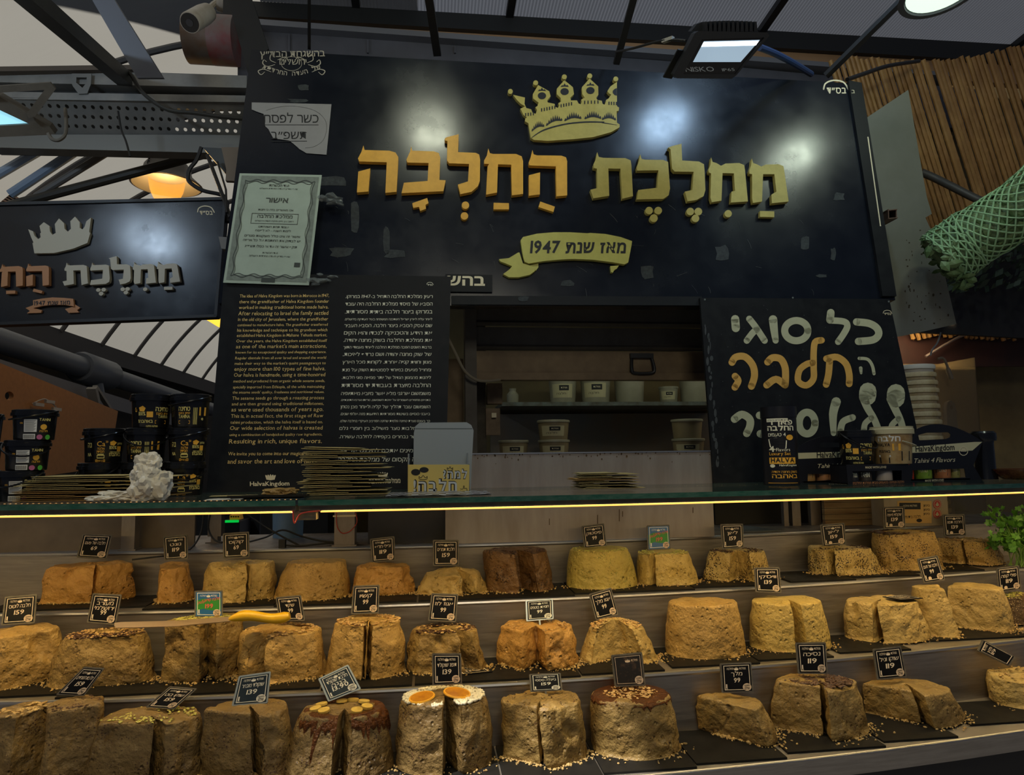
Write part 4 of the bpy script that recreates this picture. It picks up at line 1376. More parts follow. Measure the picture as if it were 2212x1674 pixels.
# info panel
ZI = Z(440, 580, 3.2196)
info = thing('info_board', P_INFO(700, 1072), 'tall black information panel with yellow English and pale Hebrew handwriting', 'panel')
mb = MB()
mb.prism(P_INFO, [[(484, 590), (974, 597), (962, 1071), (850, 1188), (437, 1190)]][:0] or [[(484, 590), (974, 597), (962, 1068), (445, 1076)]], -.012, 0)
obj('panel_board', mb, M['board2'], info)
EN = [('The idea of Halva Kingdom was born in Morocco in 1947,', 200, 21), ('there the grandfather of Halva Kingdom founder', 240, 22), ('worked in making traditional home made halva.', 280, 23), ('After relocating to Israel the family settled', 324, 27),
      ('in the old city of Jerusalem, where the grandfather', 363, 22), ('continued to manufacture halva. The grandfather transferred', 400, 18), ('his knowledge and technique to his grandson which', 438, 21), ('established Halva Kingdom in Mahane Yehuda market.', 474, 21),
      ('Over the years, the Halva Kingdom established itself', 512, 19), ('as one of the market\'s main attractions,', 553, 26), ('known for its exceptional quality and shopping experience.', 590, 18), ('Regular clientele from all over Israel and around the world', 630, 18),
      ('make their way to the market\'s quaint passageways to', 668, 19), ('enjoy more than 100 types of fine halva.', 710, 26), ('Our halva is handmade, using a time-honored', 751, 25), ('method and produced from organic whole sesame seeds,', 791, 19),
      ('specially imported from Ethiopia, all the while maintaining', 832, 19), ('the sesame seeds\' quality, freshness and nutritional values.', 868, 18), ('The sesame seeds go through a roasting process', 911, 23), ('and are then ground using traditional millstones,', 950, 21),
      ('as were used thousands of years ago.', 993, 28), ('This is, in actual fact, the first stage of Raw', 1036, 24), ('tahini production, which the halva itself is based on.', 1078, 21), ('Our wide selection of halvas is created', 1121, 27),
      ('using a combination of handpicked quality raw ingredients,', 1163, 18), ('Resulting in rich, unique flavors.', 1215, 31), ('We invite you to come into our magical kingdom', 1298, 24), ('and savor the art and love of halva', 1355, 31)]
mb = MB()
for s_, y, h_ in EN:
    p, q = ZI([(250 - (y - 200) * .0735, y + 2), ((872 if 'love' not in s_ else 845) - (y - 200) * .05, y - 2)])
    text(mb, P_INFO, s_, *p, *q, h_ / 3.22 * 1.0, .0006, slant=.12, wt=.004, jit=.02, gap=.075)
obj('english_lettering', mb, M['yellowp'], info)
HE = [('רעיון ממלכת החלבה התחיל ב-1947 במרוקו.', 205, 22), ('הסבא של מיסד ממלכת החלבה היה עובד', 258, 24), ('במרוקו ביצור חלבה ביתית מסורתית.', 313, 26), ('לאחר עליה לארץ ישראל השתכנה המשפחה בעיר העתיקה בירושלים.', 360, 15), ('שם עסק הסבא ביצור חלבה. הסבא העביר', 408, 23),
      ('את הידע והטכניקה לנכדו והוא הקים', 460, 25), ('את ממלכת החלבה בשוק מחנה יהודה.', 510, 24), ('ברבות השנים הפכה ממלכת החלבה לאחד מעמודי התווך', 556, 18), ('של שוק מחנה יהודה ושם נרדף לאיכות,', 608, 24), ('מגוון וחווית קנייה אחרת. לקוחות מכל הארץ', 661, 22),
      ('ומחו״ל מגיעים במיוחד לסמטאות השוק על מנת', 715, 21), ('ליהנות מהמגוון הגדול של יותר ממאה סוגי חלבות.', 768, 20), ('החלבה מיוצרת בעבודת יד מסורתית', 825, 27), ('משומשום אורגני מלא אשר מיובא מאתיופיה', 880, 23), ('בתנאים מחמירים השומרים על איכות השומשום, טריותו וערכיו התזונתיים.', 921, 14),
      ('השומשום עובר תהליך של קליה ולאחר מכן נטחן', 972, 22), ('באבני כוסיים בשיטות מסורתיות הידועות מזה אלפי שנים.', 1020, 18), ('כך בעצם נוצרת טחינה גולמית שהינה המרכיב העיקרי בחלבה שלנו.', 1068, 16), ('סוגי החלבות נוצר משילוב בין חומרי גלם', 1122, 22), ('גלם אשר נבחרים בקפידה לחלבה עשירה.', 1180, 22),
      ('אנו מזמינים אתכם להיכנס אל תוך', 1278, 26), ('עולמה הקסום של ממלכת החלבה', 1342, 30)]
mb = MB()
for s_, y, h_ in HE:
    p, q = ZI([(987 - (y - 200) * .047, y), (1592 - (y - 200) * .022, y)])
    text(mb, P_INFO, s_, *p, *q, h_ / 3.22, .0006, slant=.10, jit=.02, gap=.09)
emblem(mb, P_INFO, 929, 614, 14)
obj('hebrew_lettering', mb, M['pale'], info)
mb = MB()
p, q = ZI([(322, 1512), (597, 1508)])
text(mb, P_INFO, 'HalvaKingdom', *p, *q, 9, .0006, wt=.022, gap=.03)
p, q = ZI([(1150, 1495), (1368, 1490)])
text(mb, P_INFO, 'ממלכת החלבה', *p, *q, 9.5, .0006, wt=.018)
for cx, cy in ZI([(465, 1452), (1245, 1436)]):
    for i in range(5):
        u = (i - 2) / 2
        mb.flat(P_INFO, [[(cx + u * 8 - 2.2, cy + 1), (cx + u * 9.5 - 2, cy - 4), (cx + u * 10.5, cy - 7 + abs(u) * 2), (cx + u * 9.5 + 2, cy - 4), (cx + u * 8 + 2.2, cy + 1)]], .0006)
    mb.flat(P_INFO, [[(cx - 10, cy + .5), (cx + 10, cy + .5), (cx + 9, cy + 5), (cx, cy + 6.5), (cx - 9, cy + 5)]], .0006)
obj('logo', mb, M['cream'], info)
mb = MB()
p = ZI([(455, 1545)])[0]
mb.flat(P_INFO, [[(p[0] - 15, p[1] - 1), (p[0] - 10, p[1] - 3), (p[0] + 10, p[1] - 3), (p[0] + 15, p[1] - 1), (p[0] + 10, p[1] + 3), (p[0] - 10, p[1] + 3)]], .0006)
obj('ribbon_mark', mb, M['yellowp'], info)

# offer panel
ZO = Z(1480, 620, 3.0219)
off = thing('offer_board', P_OFFER(1760, 1055), 'square black panel with big hand-painted pale and gold Hebrew letters', 'panel')
mb = MB()
mb.prism(P_OFFER, [[(1512, 643), (1921, 646), (2006, 1046), (1544, 1058)]], -.012, 0)
obj('panel_board', mb, M['board2'], off)


def circ(cx, cy, rx, ry, n=16):
    return [(cx + rx * math.cos(2 * math.pi * i / n), cy + ry * math.sin(2 * math.pi * i / n)) for i in range(n + 1)]


PALE = [[([(1118, 228), (1200, 238), (1250, 268), (1262, 310), (1225, 345), (1130, 355)], 48)],
        [([(950, 168), (945, 215)], 50), ([(945, 218), (1035, 226), (1058, 255), (1035, 305), (998, 358)], 42)],
        [(circ(725, 285, 76, 66), 46)],
        [([(573, 212), (580, 280), (590, 350)], [56, 50, 40])],
        [([(418, 208), (460, 262), (518, 350)], 42), ([(470, 275), (440, 300), (402, 350)], 42)],
        [([(326, 210), (330, 268)], 54)],
        [([(1135, 466), (1190, 472), (1220, 512), (1232, 566)], 21), ([(1145, 530), (1148, 562)], [24, 16])],
        [([(322, 862), (370, 832), (420, 862), (422, 910), (402, 955)], 50)],
        [([(485, 838), (560, 842), (575, 895), (545, 960), (490, 958)], 50)],
        [(circ(795, 888, 52, 70), 48)],
        [([(985, 750), (965, 830), (968, 955)], [62, 54, 36]), ([(1092, 852), (1030, 880), (1012, 945)], 44)],
        [([(1192, 680), (1190, 715)], 112), ([(1165, 720), (1190, 790), (1232, 860), (1265, 945)], [62, 48, 44, 46]), ([(1215, 855), (1175, 890), (1165, 940)], 38)],
        [([(1375, 692), (1374, 728)], 118), ([(1345, 730), (1372, 800), (1405, 870), (1425, 950)], [64, 50, 44, 46]), ([(1392, 860), (1350, 900), (1340, 950)], 38)]]
GOLD = [[([(305, 492), (330, 458), (390, 456), (440, 510), (452, 580), (432, 648)], 46), ([(325, 582), (346, 612), (324, 655)], 44)],
        [([(538, 490), (570, 462), (622, 470), (650, 520), (655, 580), (652, 640)], 46), ([(652, 640), (592, 602), (532, 640)], 46)],
        [([(890, 348), (848, 360), (838, 430), (838, 520), (836, 600), (790, 642), (738, 615), (745, 545), (790, 505), (832, 495)], 42)],
        [([(922, 468), (990, 458), (1048, 500), (1070, 570), (1070, 632)], 44), ([(942, 485), (935, 570), (920, 636)], 44)]]
for L, mk in ((PALE, 'offer_pale'), (GOLD, 'offer_gold')):
    m_ = mat(mk, (.58, .57, .36) if mk == 'offer_pale' else (.82, .46, .10), .6, c2=(.53, .52, .32) if mk == 'offer_pale' else (.74, .40, .08), vs=30)
    for g in L:
        mb = MB()
        for pts, wd in g:
            w_ = [x / 3.0219 for x in wd] if isinstance(wd, list) else wd / 3.0219
            mb.stroke(P_OFFER, ZO(pts), w_, .0008, 12)
        obj('painted_letter', mb, m_, off)
mb = MB()
emblem(mb, P_OFFER, 1917, 676, 19)
obj('emblem', mb, M['cream'], off)
for x, y in ZO([(128, 82), (702, 70), (1328, 95)]):
    mb = MB()
    mb.disc(P_OFFER, x, y, 2, 2, .001)
    obj('screw', mb, M['gray'], off)
mb = MB()
rnd = random.Random(8)
for i in range(130):
    x, y = rnd.uniform(1525, 1940), rnd.uniform(655, 1020)
    r_ = rnd.uniform(.4, 1.1)
    mb.disc(P_OFFER, x, y, r_, r_, .0007, 6)
for i in range(26):
    y = 700 + i * 12 + rnd.uniform(-5, 5)
    x = 1514 + (y - 643) * .077 + rnd.uniform(2, 13)
    mb.disc(P_OFFER, x, y, rnd.uniform(1, 4), rnd.uniform(3, 10), .0007, 9)
obj('dust_specks', mb, mat('board_dust', (.055, .06, .06), .7), off)

# smaller sign over the alley
ss = thing('hanging_sign', P_SIDE(240, 690), 'smaller hanging black sign with pale and orange Hebrew letters and a plain crown', 'sign')
mb = MB()
mb.prism(P_SIDE, [[(-330, 452), (488, 431), (469, 682), (-330, 712)]], -.03, 0)
obj('board_panel', mb, M['board'], ss)
mb = MB()
mb.prism(P_SIDE, [[(-330, 446), (488, 427), (488, 433), (-330, 453)]], -.03, .008)
mb.prism(P_SIDE, [[(-330, 708), (469, 680), (469, 686), (-330, 715)]], -.03, .008)
mb.prism(P_SIDE, [[(484, 431), (490, 431), (470, 684), (464, 684)]], -.03, .008)
obj('frame', mb, M['black'], ss)
af = lambda L: [(141 + (x - 1272) * .593, 621 + (y - 436) * .495 - (x - 1272) * .0293) for x, y in L]
m_p, m_o = mat('pale_sign_letter', (.44, .40, .30), .5), mat('copper_sign_letter', (.42, .19, .075), .5)
for L, m_ in ((LET_OLIVE, m_p), (LET_GOLD[2:], m_o)):
    for g in L:
        mb = MB()
        for lp in g:
            mb.prism(P_SIDE, [af(lp)], .002, .018)
        obj('raised_letter', mb, m_, ss)
for L, m_ in ((DOT_OLIVE, m_p), (DOT_GOLD[1:], m_o)):
    for lp in L:
        mb = MB()
        mb.prism(P_SIDE, [af(lp)], .001, .014)
        obj('vowel_mark', mb, m_, ss)
ZS = Z(0, 420, 2.462)
mb = MB()
mb.prism(P_SIDE, [ZS([(162, 192), (188, 203), (195, 225), (215, 245), (228, 235), (225, 215), (230, 210), (222, 175), (245, 155), (275, 175), (278, 205), (290, 222), (308, 212), (303, 165), (325, 135), (352, 160), (355, 190), (372, 205),
                          (388, 190), (385, 150), (410, 125), (435, 155), (435, 185), (450, 193), (460, 180), (470, 150), (495, 130), (485, 205), (490, 215), (475, 265), (400, 295), (300, 318), (195, 320), (185, 265), (190, 262), (178, 235)])], .001, .014)
obj('crown', mb, m_p, ss)
mb = MB()
mb.prism(P_SIDE, [ZS([(188, 568), (240, 558), (290, 553), (350, 555), (400, 560), (405, 600), (350, 592), (290, 592), (240, 597), (190, 609)])], .004, .014)
mb.prism(P_SIDE, [ZS([(143, 607), (188, 590), (190, 608), (230, 618), (225, 632), (150, 635), (166, 622)])], .001, .008)
mb.prism(P_SIDE, [ZS([(352, 612), (395, 600), (405, 588), (432, 605), (416, 618), (427, 630), (372, 633)])], .001, .008)
r2_ = obj('ribbon', mb, m_o, ss)
ORG[r2_.name] = ORG[ss.name]
mb = MB()
p, q = ZS([(195, 595), (385, 590)])
text(mb, P_SIDE, 'מאז שנת 1947', *p, *q, 9, .0145, wt=.03, sp=.3)
obj('ribbon_lettering', mb, M['ink'], r2_)
mb = MB()
emblem(mb, P_SIDE, 445, 456, 36)
obj('emblem', mb, M['cream'], ss)
# ================================================================ glass shelf with light strip
GT = at(1106, 1072, 1.60).z
GF, GB = 1.60, 2.04


def gx(px, Y, py=1070):
    return at(px, py, Y).x


def onglass(px, Y):
    return V((gx(px, Y), Y, GT))


M['glass_top'] = mat('glass_sheet', (.05, .085, .07), .06, alpha=.42, spec=.6)
M['glass_edge'] = mat('green_glass_edge', (.012, .075, .05), .12, c2=(.05, .12, .09), vs=30, stretch=(1, 1, 3), spec=.8)
M['rail'] = mat('shelf_rail', (.05, .04, .03), .5, c2=(.12, .09, .05), vs=14)
M['led'] = mat('warm_led', (1, .7, .3), .5, emit=(1.0, .44, .07), es=1.7)
M['led_down'] = mat('warm_led_chips', (1, .7, .3), .5, emit=(1.0, .68, .25), es=52)
xl = at(640, 1090, GF).x
gxs = [[-2.4 + .1 * i for i in range(60) if -2.4 + .1 * i < xl - .05] + [xl - .003], [xl + .003] + [-2.4 + .1 * i for i in range(60) if -2.4 + .1 * i > xl + .05]]
for k, xs in enumerate(gxs):
    gs = thing('glass_shelf', (sum(xs) / len(xs), 1.8, GT - .03), ['alley-side glass shelf with green edge over the halva, carrying tahini pails and paper bags', 'long glass shelf with green edge over the halva, carrying the gift boxes'][k], 'shelf')
    o = obj('glass_sheet', strip([(GF + .002, GT - .011), (GF + .002, GT), (GB, GT), (GB, GT - .011), (GF + .002, GT - .011)], xs), M['glass_top'], gs)
    obj('glass_edge', strip([(GF, GT - .012), (GF, GT)], xs), M['glass_edge'], gs)
    obj('shelf_rail', strip([(GF + .012, GT - .013), (GF + .012, GT - .024), (GF + .045, GT - .024), (GF + .045, GT - .013)], xs), M['rail'], gs)
    xe = xs[:-1] if k == 0 else xs[1:]
    if k == 0:
        xe = [x for x in xs if x < xl - .02] + [xl - .012]
    else:
        xe = [xl + .05] + [x for x in xs if x > xl + .1]
    obj('light_strip', strip([(GF + .014, GT - .0250), (GF + .014, GT - .0284)], xe), M['led'], gs)
    obj('led_tape', strip([(GF + .0145, GT - .0283), (GF + .0265, GT - .0275)], xe), M['led_down'], gs)
    obj('strip_back', strip([(GF + .0268, GT - .0275), (GF + .0268, GT - .0242)], xe), M['rail'], gs)
    mb = MB()
    if k == 0:
        for i in range(130):
            x = -1.75 + i * .0125
            if x < xl:
                y = GF + .03 + bow(x)
                mb.add([(x - .0016, y, GT + .0004), (x + .0016, y, GT + .0004), (x + .0016, y + .006, GT + .0004), (x - .0016, y + .006, GT + .0004)], ((0, 1, 2, 3),))
        o = obj('led_dots', mb, mat('led_dot_glow', (1, .7, .3), .5, emit=(1, .5, .15), es=1.6), gs)
        o['kind'] = 'stuff'
wire = mat('red_wire', (.45, .04, .02), .4)
cj = thing('wire_junction', (xl + .02, 1.64, GT - .03), 'small black junction with red wires where the two light strips meet', 'connector')
mb = MB()
mb.box((xl - .008, 1.615 + bow(xl), GT - .045), (xl + .04, 1.65 + bow(xl), GT - .0247))
obj('housing', mb, M['rail'], cj)
mb = MB()
mb.tube(smooth3([(xl - .008, 1.60 + bow(xl), GT - .022), (xl - .004, 1.60 + bow(xl), GT - .05), (xl + .008, 1.608 + bow(xl), GT - .03), (xl + .05, 1.60 + bow(xl), GT - .024)]), .0016, 6)
obj('wire', mb, wire, cj, True)

# ---------------------------------------------------------------- posts, back panels under the glass
dz = lambda Y: DECK
for (a, b, Y, lab) in ((722, 766, 2.13, 'square steel post under the glass shelf with a red wire loop'), (262, 291, 2.16, 'narrow steel post between the brown back panels'),
                       (2052, 2066, 2.30, 'slim steel post at the far end beside the labelled tub')):
    p, q = at(a, 1150, Y), at(b, 1150, Y)
    root = thing('steel_post', ((p.x + q.x) / 2, Y, DECK), lab, 'post')
    mb = MB()
    mb.box((p.x, Y, DECK), (q.x, Y + (q.x - p.x), GT - .013))
    obj('shaft', mb, M['steel_dirty'], root)
    mb = MB()
    mb.box((p.x - .006, Y - .006, DECK), (q.x + .006, Y + (q.x - p.x) + .006, DECK + .004))
    obj('foot_plate', mb, M['steel_dirty'], root)
    if a == 722:
        mb = MB()
        pp = lambda x, y: at(x, y, Y - .008)
        mb.tube(smooth3([pp(727, 1107), pp(727, 1130), pp(732, 1145), pp(742, 1152), pp(758, 1146), pp(771, 1128), pp(768, 1108)]), .0014, 6)
        obj('wire_loop', mb, wire, root, True)
        mb = MB()
        mb.box((p.x - .004, Y - .004, at(740, 1114, Y).z - .003), (q.x + .006, Y, at(740, 1114, Y).z + .002))
        obj('cable_tie', mb, M['cream'], root)
M['bpanel'] = mat('brown_steel_panel', (.20, .16, .12), .45, .5, c2=(.15, .12, .09), vs=5, r2=.6)
for c, Y, lab in (([(-300, 1085), (268, 1085), (264, 1192), (-300, 1210)], 2.20, 'wide brown-grey steel back panel behind the alley-end top tier'),
                  ([(288, 1085), (421, 1085), (419, 1187), (288, 1190)], 2.22, 'smaller brown steel back panel beside the narrow post')):
    pl = vplane(200, 1180, Y)
    mb = MB()
    z0 = DECK
    pts = [pl(*q) for q in c]
    xs_ = [p.x for p in pts]
    mb.box((min(xs_), Y, DECK), (max(xs_), Y + .01, GT - .02))
    tag(obj('back_sheet', mb, M['bpanel']), lab, 'panel')
# long steel splash box behind the glass
P_BOX = vplane(1250, 1170, 2.12)
bx = thing('steel_splashback', P_BOX(1250, 1172), 'scuffed stainless steel box front under the roller shutter, behind the glass shelf', 'steel panel')
a, b = P_BOX(962, 1100), P_BOX(1541, 1100)
zt = P_BOX(1250, 979).z
mb = MB()
mb.box((a.x, 2.12, DECK), (b.x, 2.15, zt))
obj('front_sheet', mb, mat('scuffed_steel', (.40, .35, .30), .38, .35, c2=(.30, .25, .21), vs=4, stretch=(3, 1, .6), r2=.5, bump=.02, bs=20), bx)
mb = MB()
mb.box((a.x, 2.117, zt), (b.x, 2.19, zt + .004))
obj('top_rim', mb, M['edge'], bx)
mb = MB()
rnd = random.Random(31)
for i in range(60):
    x = rnd.uniform(1020, 1536)
    mb.disc(P_BOX, x, 982 - (x - 1020) * .016 + rnd.expovariate(.2), rnd.uniform(.6, 2.2), rnd.uniform(.8, 3.0), .0008, 7)
for x, y, l in ((1337, 1100, 26), (1344, 1104, 12), (1290, 1112, 20), (1186, 1120, 14), (1496, 1096, 12)):
    mb.rect(P_BOX, x, y, x + 1.6, y + l, .0008)
obj('rust_marks', mb, mat('rust_marks', (.10, .055, .02), .8), bx)
# dark under-shelf skirt behind the info panel
mb = MB()
p, q = at(795, 1150, 2.16), at(962, 1150, 2.16)
mb.box((p.x, 2.16, DECK), (q.x, 2.17, GT - .02))
tag(obj('dark_skirt', mb, mat('dark_blue_skirt', (.02, .022, .028), .3, c2=(.035, .035, .04), vs=6)), 'dark blue-black skirt panel under the glass beside the square post', 'panel')
bk = MB()
p = at(622, 1150, 2.42)
bk.lathe((p.x, 2.42, DECK), [(.048, 0), (.052, .17)], 26)
tag(obj('blue_tub', bk, mat('pale_blue_plastic', (.16, .26, .38), .5, c2=(.12, .2, .3), vs=12), None, True), 'pale blue plastic tub standing under the glass behind the cables', 'tub')
cab = MB()
pp = lambda x, y, Y=2.12: at(x, y, Y)
cab.tube(smooth3([pp(530, 1108, 2.2), pp(585, 1145, 2.18), pp(640, 1175, 2.16), pp(665, 1186, 2.15), pp(720, 1178, 2.15)]), .0028, 7)
cab.tube(smooth3([pp(540, 1170, 2.2), pp(575, 1160, 2.18), pp(610, 1145, 2.18), pp(650, 1158, 2.16), pp(690, 1168, 2.15), pp(720, 1171, 2.15)]), .0028, 7)
cab.tube(smooth3([pp(612, 1177, 2.14), pp(650, 1179, 2.14), pp(720, 1173, 2.15), pp(790, 1180, 2.14)]), .0028, 7)
tag(obj('black_cable', cab, M['black'], None, True), 'tangle of black cables crossing the steel deck under the glass', 'cable')
cab = MB()
cab.tube(smooth3([pp(455, 1105, 2.2), pp(450, 1140, 2.18), pp(462, 1165, 2.16), pp(480, 1172, 2.15)]), .0028, 7)
cab.tube(smooth3([pp(440, 1105, 2.18), pp(434, 1150, 2.16), pp(415, 1182, 2.14), pp(385, 1196, 2.12), pp(285, 1209, 2.08)]), .0026, 7)
tag(obj('black_cable', cab, M['black'], None, True), 'black cable hanging down and running along behind the small chunk', 'cable')
mb = MB()
p = pp(610, 1180, 2.13)
mb.box((p.x - .009, 2.12, DECK), (p.x + .009, 2.14, DECK + .024))
tag(obj('power_plug', mb, M['black']), 'black plug end standing on the deck before the blue tub', 'plug')
mb = MB()
p = at(463, 1150, 2.30)
mb.box((p.x - .02, 2.30, DECK + .02), (p.x + .02, 2.34, GT - .02))
mb.box((p.x - .01, 2.30, DECK), (p.x + .01, 2.34, DECK + .02))
mb.box((p.x - .025, 2.295, DECK), (p.x + .025, 2.345, DECK + .003))
tag(obj('metal_support', mb, M['steel_dirty']), 'dark metal leg between the brown panel and the lit green strip', 'leg')
# small lit shop corner seen far behind
ls = thing('display_stand', at(510, 1180, 3.4), 'far dark display stand with a glowing green edge under the glass', 'stand')
pl = vplane(500, 1130, 3.4)
mb = MB()
q0, q1 = pl(468, 1128), pl(518, 1128)
mb.box((q0.x, 3.4, 0), (q1.x, 3.6, q0.z))
obj('cabinet', mb, M['black'], ls)
mb = MB()
mb.prism(pl, [[(468, 1124), (516, 1123), (516, 1128), (468, 1129)]], 0, .01)
obj('glowing_edge', mb, mat('green_glow', (0, .3, .02), .5, emit=(.0, .8, .08), es=.6), ls)
tb = thing('toy_bus', pl(508, 1123), 'tiny yellow toy bus on the far display stand', 'toy')
mb = MB()
mb.prism(pl, [[(496, 1113), (518, 1112), (520, 1122), (496, 1123)]], -.05, 0)
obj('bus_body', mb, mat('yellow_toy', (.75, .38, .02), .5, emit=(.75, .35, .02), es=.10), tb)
mb = MB()
for i in range(4):
    mb.rect(pl, 498 + i * 5, 1114.5, 501.5 + i * 5, 1117.5, .001)
obj('bus_window', mb, M['ink'], tb)
mb = MB()
pl2 = vplane(560, 1130, 3.6)
q0, q1 = pl2(425, 1085), pl2(560, 1085)
mb.box((q0.x, 3.62, 0), (q1.x, 3.64, q0.z))
tag(obj('dark_backdrop', mb, mat('dark_backdrop', (.012, .011, .011), .6)), 'dark backdrop behind the far display stand', 'panel')

# ---------------------------------------------------------------- tahini pails
M['pail'] = mat('black_pail_plastic', (.008, .008, .009), .22, spec=.5)
M['pailtxt'] = mat('olive_pail_print', (.80, .68, .22), .5)
M['pailor'] = mat('orange_pail_print', (.90, .47, .05), .5)
M['green'] = mat('green_sticker', (.10, .50, .06), .5)
M['pink'] = mat('pink_sticker', (.55, .14, .30), .5)
PR, PH = .0500, .0875


def cylmap(c, r0, r1, h, a0=-90.0, span=55.0):
    a0 = a0 + 90 + math.degrees(math.atan2(EYE.y - c[1], EYE.x - c[0]))
    return _cyl(c, r0, r1, h, a0, span)


def _cyl(c, r0, r1, h, a0, span):
    """label space (-1..1, 0 bottom .. 1 top) on a tapered pail wall"""
    def g(u, v, d=0.0):
        a = R(a0 + u * span)
        r = r0 + (r1 - r0) * v + d
        return V(c) + V((math.cos(a) * r, math.sin(a) * r, h * v))
    return g


def up(fn):
    """text helper draws with y down: flip to label space"""
    return lambda x, y, h=0.0: fn(x, -y, h)


def pail_label(kind, fn):
    """lettering meshes for one side of the pail: {material: mesh}"""
    A, B, Cc, D = MB(), MB(), MB(), MB()
    t = up(fn)

    def T(mb, s, u0, u1, v, hgt, wt=.02):
        text(mb, t, s, u0, -v, u1, -v, hgt, .0007, wt=wt)
    if kind == 'ca':
        T(B, 'Ca', -.42, .0, .56, .17, .01)
        T(B, '20', .02, .14, .68, .07)
        T(B, 'אלבה', -.40, -.02, .44, .08)
        T(B, 'הסידן', -.44, -.04, .33, .09)
        A.rectl(t, -.42, -.26, -.02, -.14, .03, .0007)
        A.rectl(t, -.38, -.30, -.06, -.25, .03, .0007)
        B.rectl(t, -.50, -.10, .02, -.02, .02, .0007)
        T(B, 'עץ החיים', -.44, -.04, .035, .05)
        for mb_, cx, cy in ((B, .42, .66),):
            mb_.flat(t, [[(cx - .18, -cy - .05), (cx, -cy - .10), (cx + .2, -cy - .03), (cx + .05, -cy + .08), (cx - .16, -cy + .06)]], .0007)
        T(A, '100%', .22, .62, .46, .11)
        B.rect(t, .66, -.56, .92, -.38, .0007)
        T(A, 'באהבה!', .22, .92, .22, .11)
        T(A, 'בשוק מחנה יהודה', .26, .90, .33, .05)
        T(A, 'המלוקק', .66, 1.02, .62, .07)
        T(A, 'נה', -.98, -.72, .52, .18)
        T(A, 'NA', -.98, -.74, .22, .11)
    elif kind == 'main':
        T(A, 'טחינה', .18, 1.0, .58, .16)
        T(B, 'טחון באבן', .22, .98, .47, .07)
        T(A, 'TAHINA', .34, 1.0, .34, .11)
        B.flat(t, [[(-.72, -.70), (-.5, -.76), (-.34, -.68), (-.42, -.56), (-.68, -.57)]], .0007)
        T(A, '100%', -.74, -.34, .42, .13)
        B.rect(t, -.28, -.56, .06, -.36, .0007)
        T(A, 'באהבה!', -.76, .06, .17, .11)
        B.rectl(t, .18, -.26, .86, -.14, .02, .0007)
        T(A, 'ממלכת החלבה', -.30, .34, .02, .06)
        T(B, 'Ca', -1.0, -.86, .55, .15)
    elif kind == 'side':
        T(A, 'טחינה', -.95, -.3, .58, .16)
        T(B, 'טחון באבן', -.95, -.3, .47, .07)
        T(A, 'TAHINA', -.95, -.3, .32, .12)
        B.rectl(t, -.95, -.24, -.3, -.12, .02, .0007)
        B.rect(t, .22, -.72, .70, -.42, .0007)
        for i in range(5):
            A.rect(t, -.12 + i * .05, -.70, -.10 + i * .05, -.10, .0007)
        T(A, 'e', .36, .52, .26, .12)
    else:      # back of the label with text block, barcode and stickers
        for i in range(12):
            Cc.rect(t, -.52, -.76 + i * .037, .02 - (i % 3) * .05, -.748 + i * .037, .0009, 5)
        D.rect(t, -.56, -.79, .06, -.30, .0005, 6)
        D.rect(t, -.60, -.22, .0, -.02, .0005, 6)
        for i in range(18):
            Cc.rect(t, -.56 + i * .03, -.19, -.56 + i * .03 + (.012 if i % 3 else .018), -.04, .0009)
        T(A, 'TAHINI', .16, .74, .74, .10)
        B.disc(t, .40, -.50, .17, .11, .0007, 14)
        T(B, 'חלבה', .2, .62, .30, .08)
        T(B, 'ממלכת', -.78, -.62, .62, .06)
    return A, B, Cc, D


def pail(c, kind, lab, rot=0.0, r=PR, h=PH, handle=True, open_=False):
    root = thing('tahini_pail', c, lab, 'pail', 'tahini pails on the glass shelf')
    mb = MB()
    mb.lathe(c, [(r * .84, 0), (r * .86, .002), (r * .94, h * .84), (r * .94, h * .86)], 36)
    obj('bucket', mb, M['pail'], root, True)
    mb = MB()
    mb.lathe(c, [(r * .95, h * .80), (r * 1.03, h * .80), (r * 1.03, h * .90), (r * .99, h * .91), (r * .99, h * .985), (r * .95, h), (r * .88, h), (r * .86, h * .965), (.002, h * .965)], 36)
    obj('lid', mb, M['pail'], root, True)
    fn = cylmap(c, r * .86, r * .94, h * .84, -88 + rot)
    A, B, Cc, D = pail_label(kind, fn)
    for nm, mb, m_ in (('olive_lettering', A, M['pailtxt']), ('orange_lettering', B, M['pailor']), ('label_field', D, M['white']), ('fine_print', Cc, M['ink'])):
        if mb.v:
            obj(nm, mb, m_, root)
    if kind == 'back':
        for u, m_, nm in ((.22, 'pink', 'pink_sticker'), (.66, 'green', 'green_sticker')):
            mb = MB()
            mb.disc(up(fn), u, -.10, .15, .10, .0009, 16)
            obj(nm, mb, M[m_], root)
    if handle:
        mb = MB()
        k = -1 if handle == 2 else 1
        pts = []
        for i in range(15):
            a = math.pi * i / 14
            pts.append(V(c) + V((math.cos(a) * r * 1.06 * k, -math.sin(a) * r * 1.12, h * .84 - math.sin(a) * h * (.36 if handle < 3 else .12) + (math.cos(a) * h * .12))))
        mb.tube(pts, .0022, 6)
        obj('handle', mb, M['pail'], root, True)
    return root


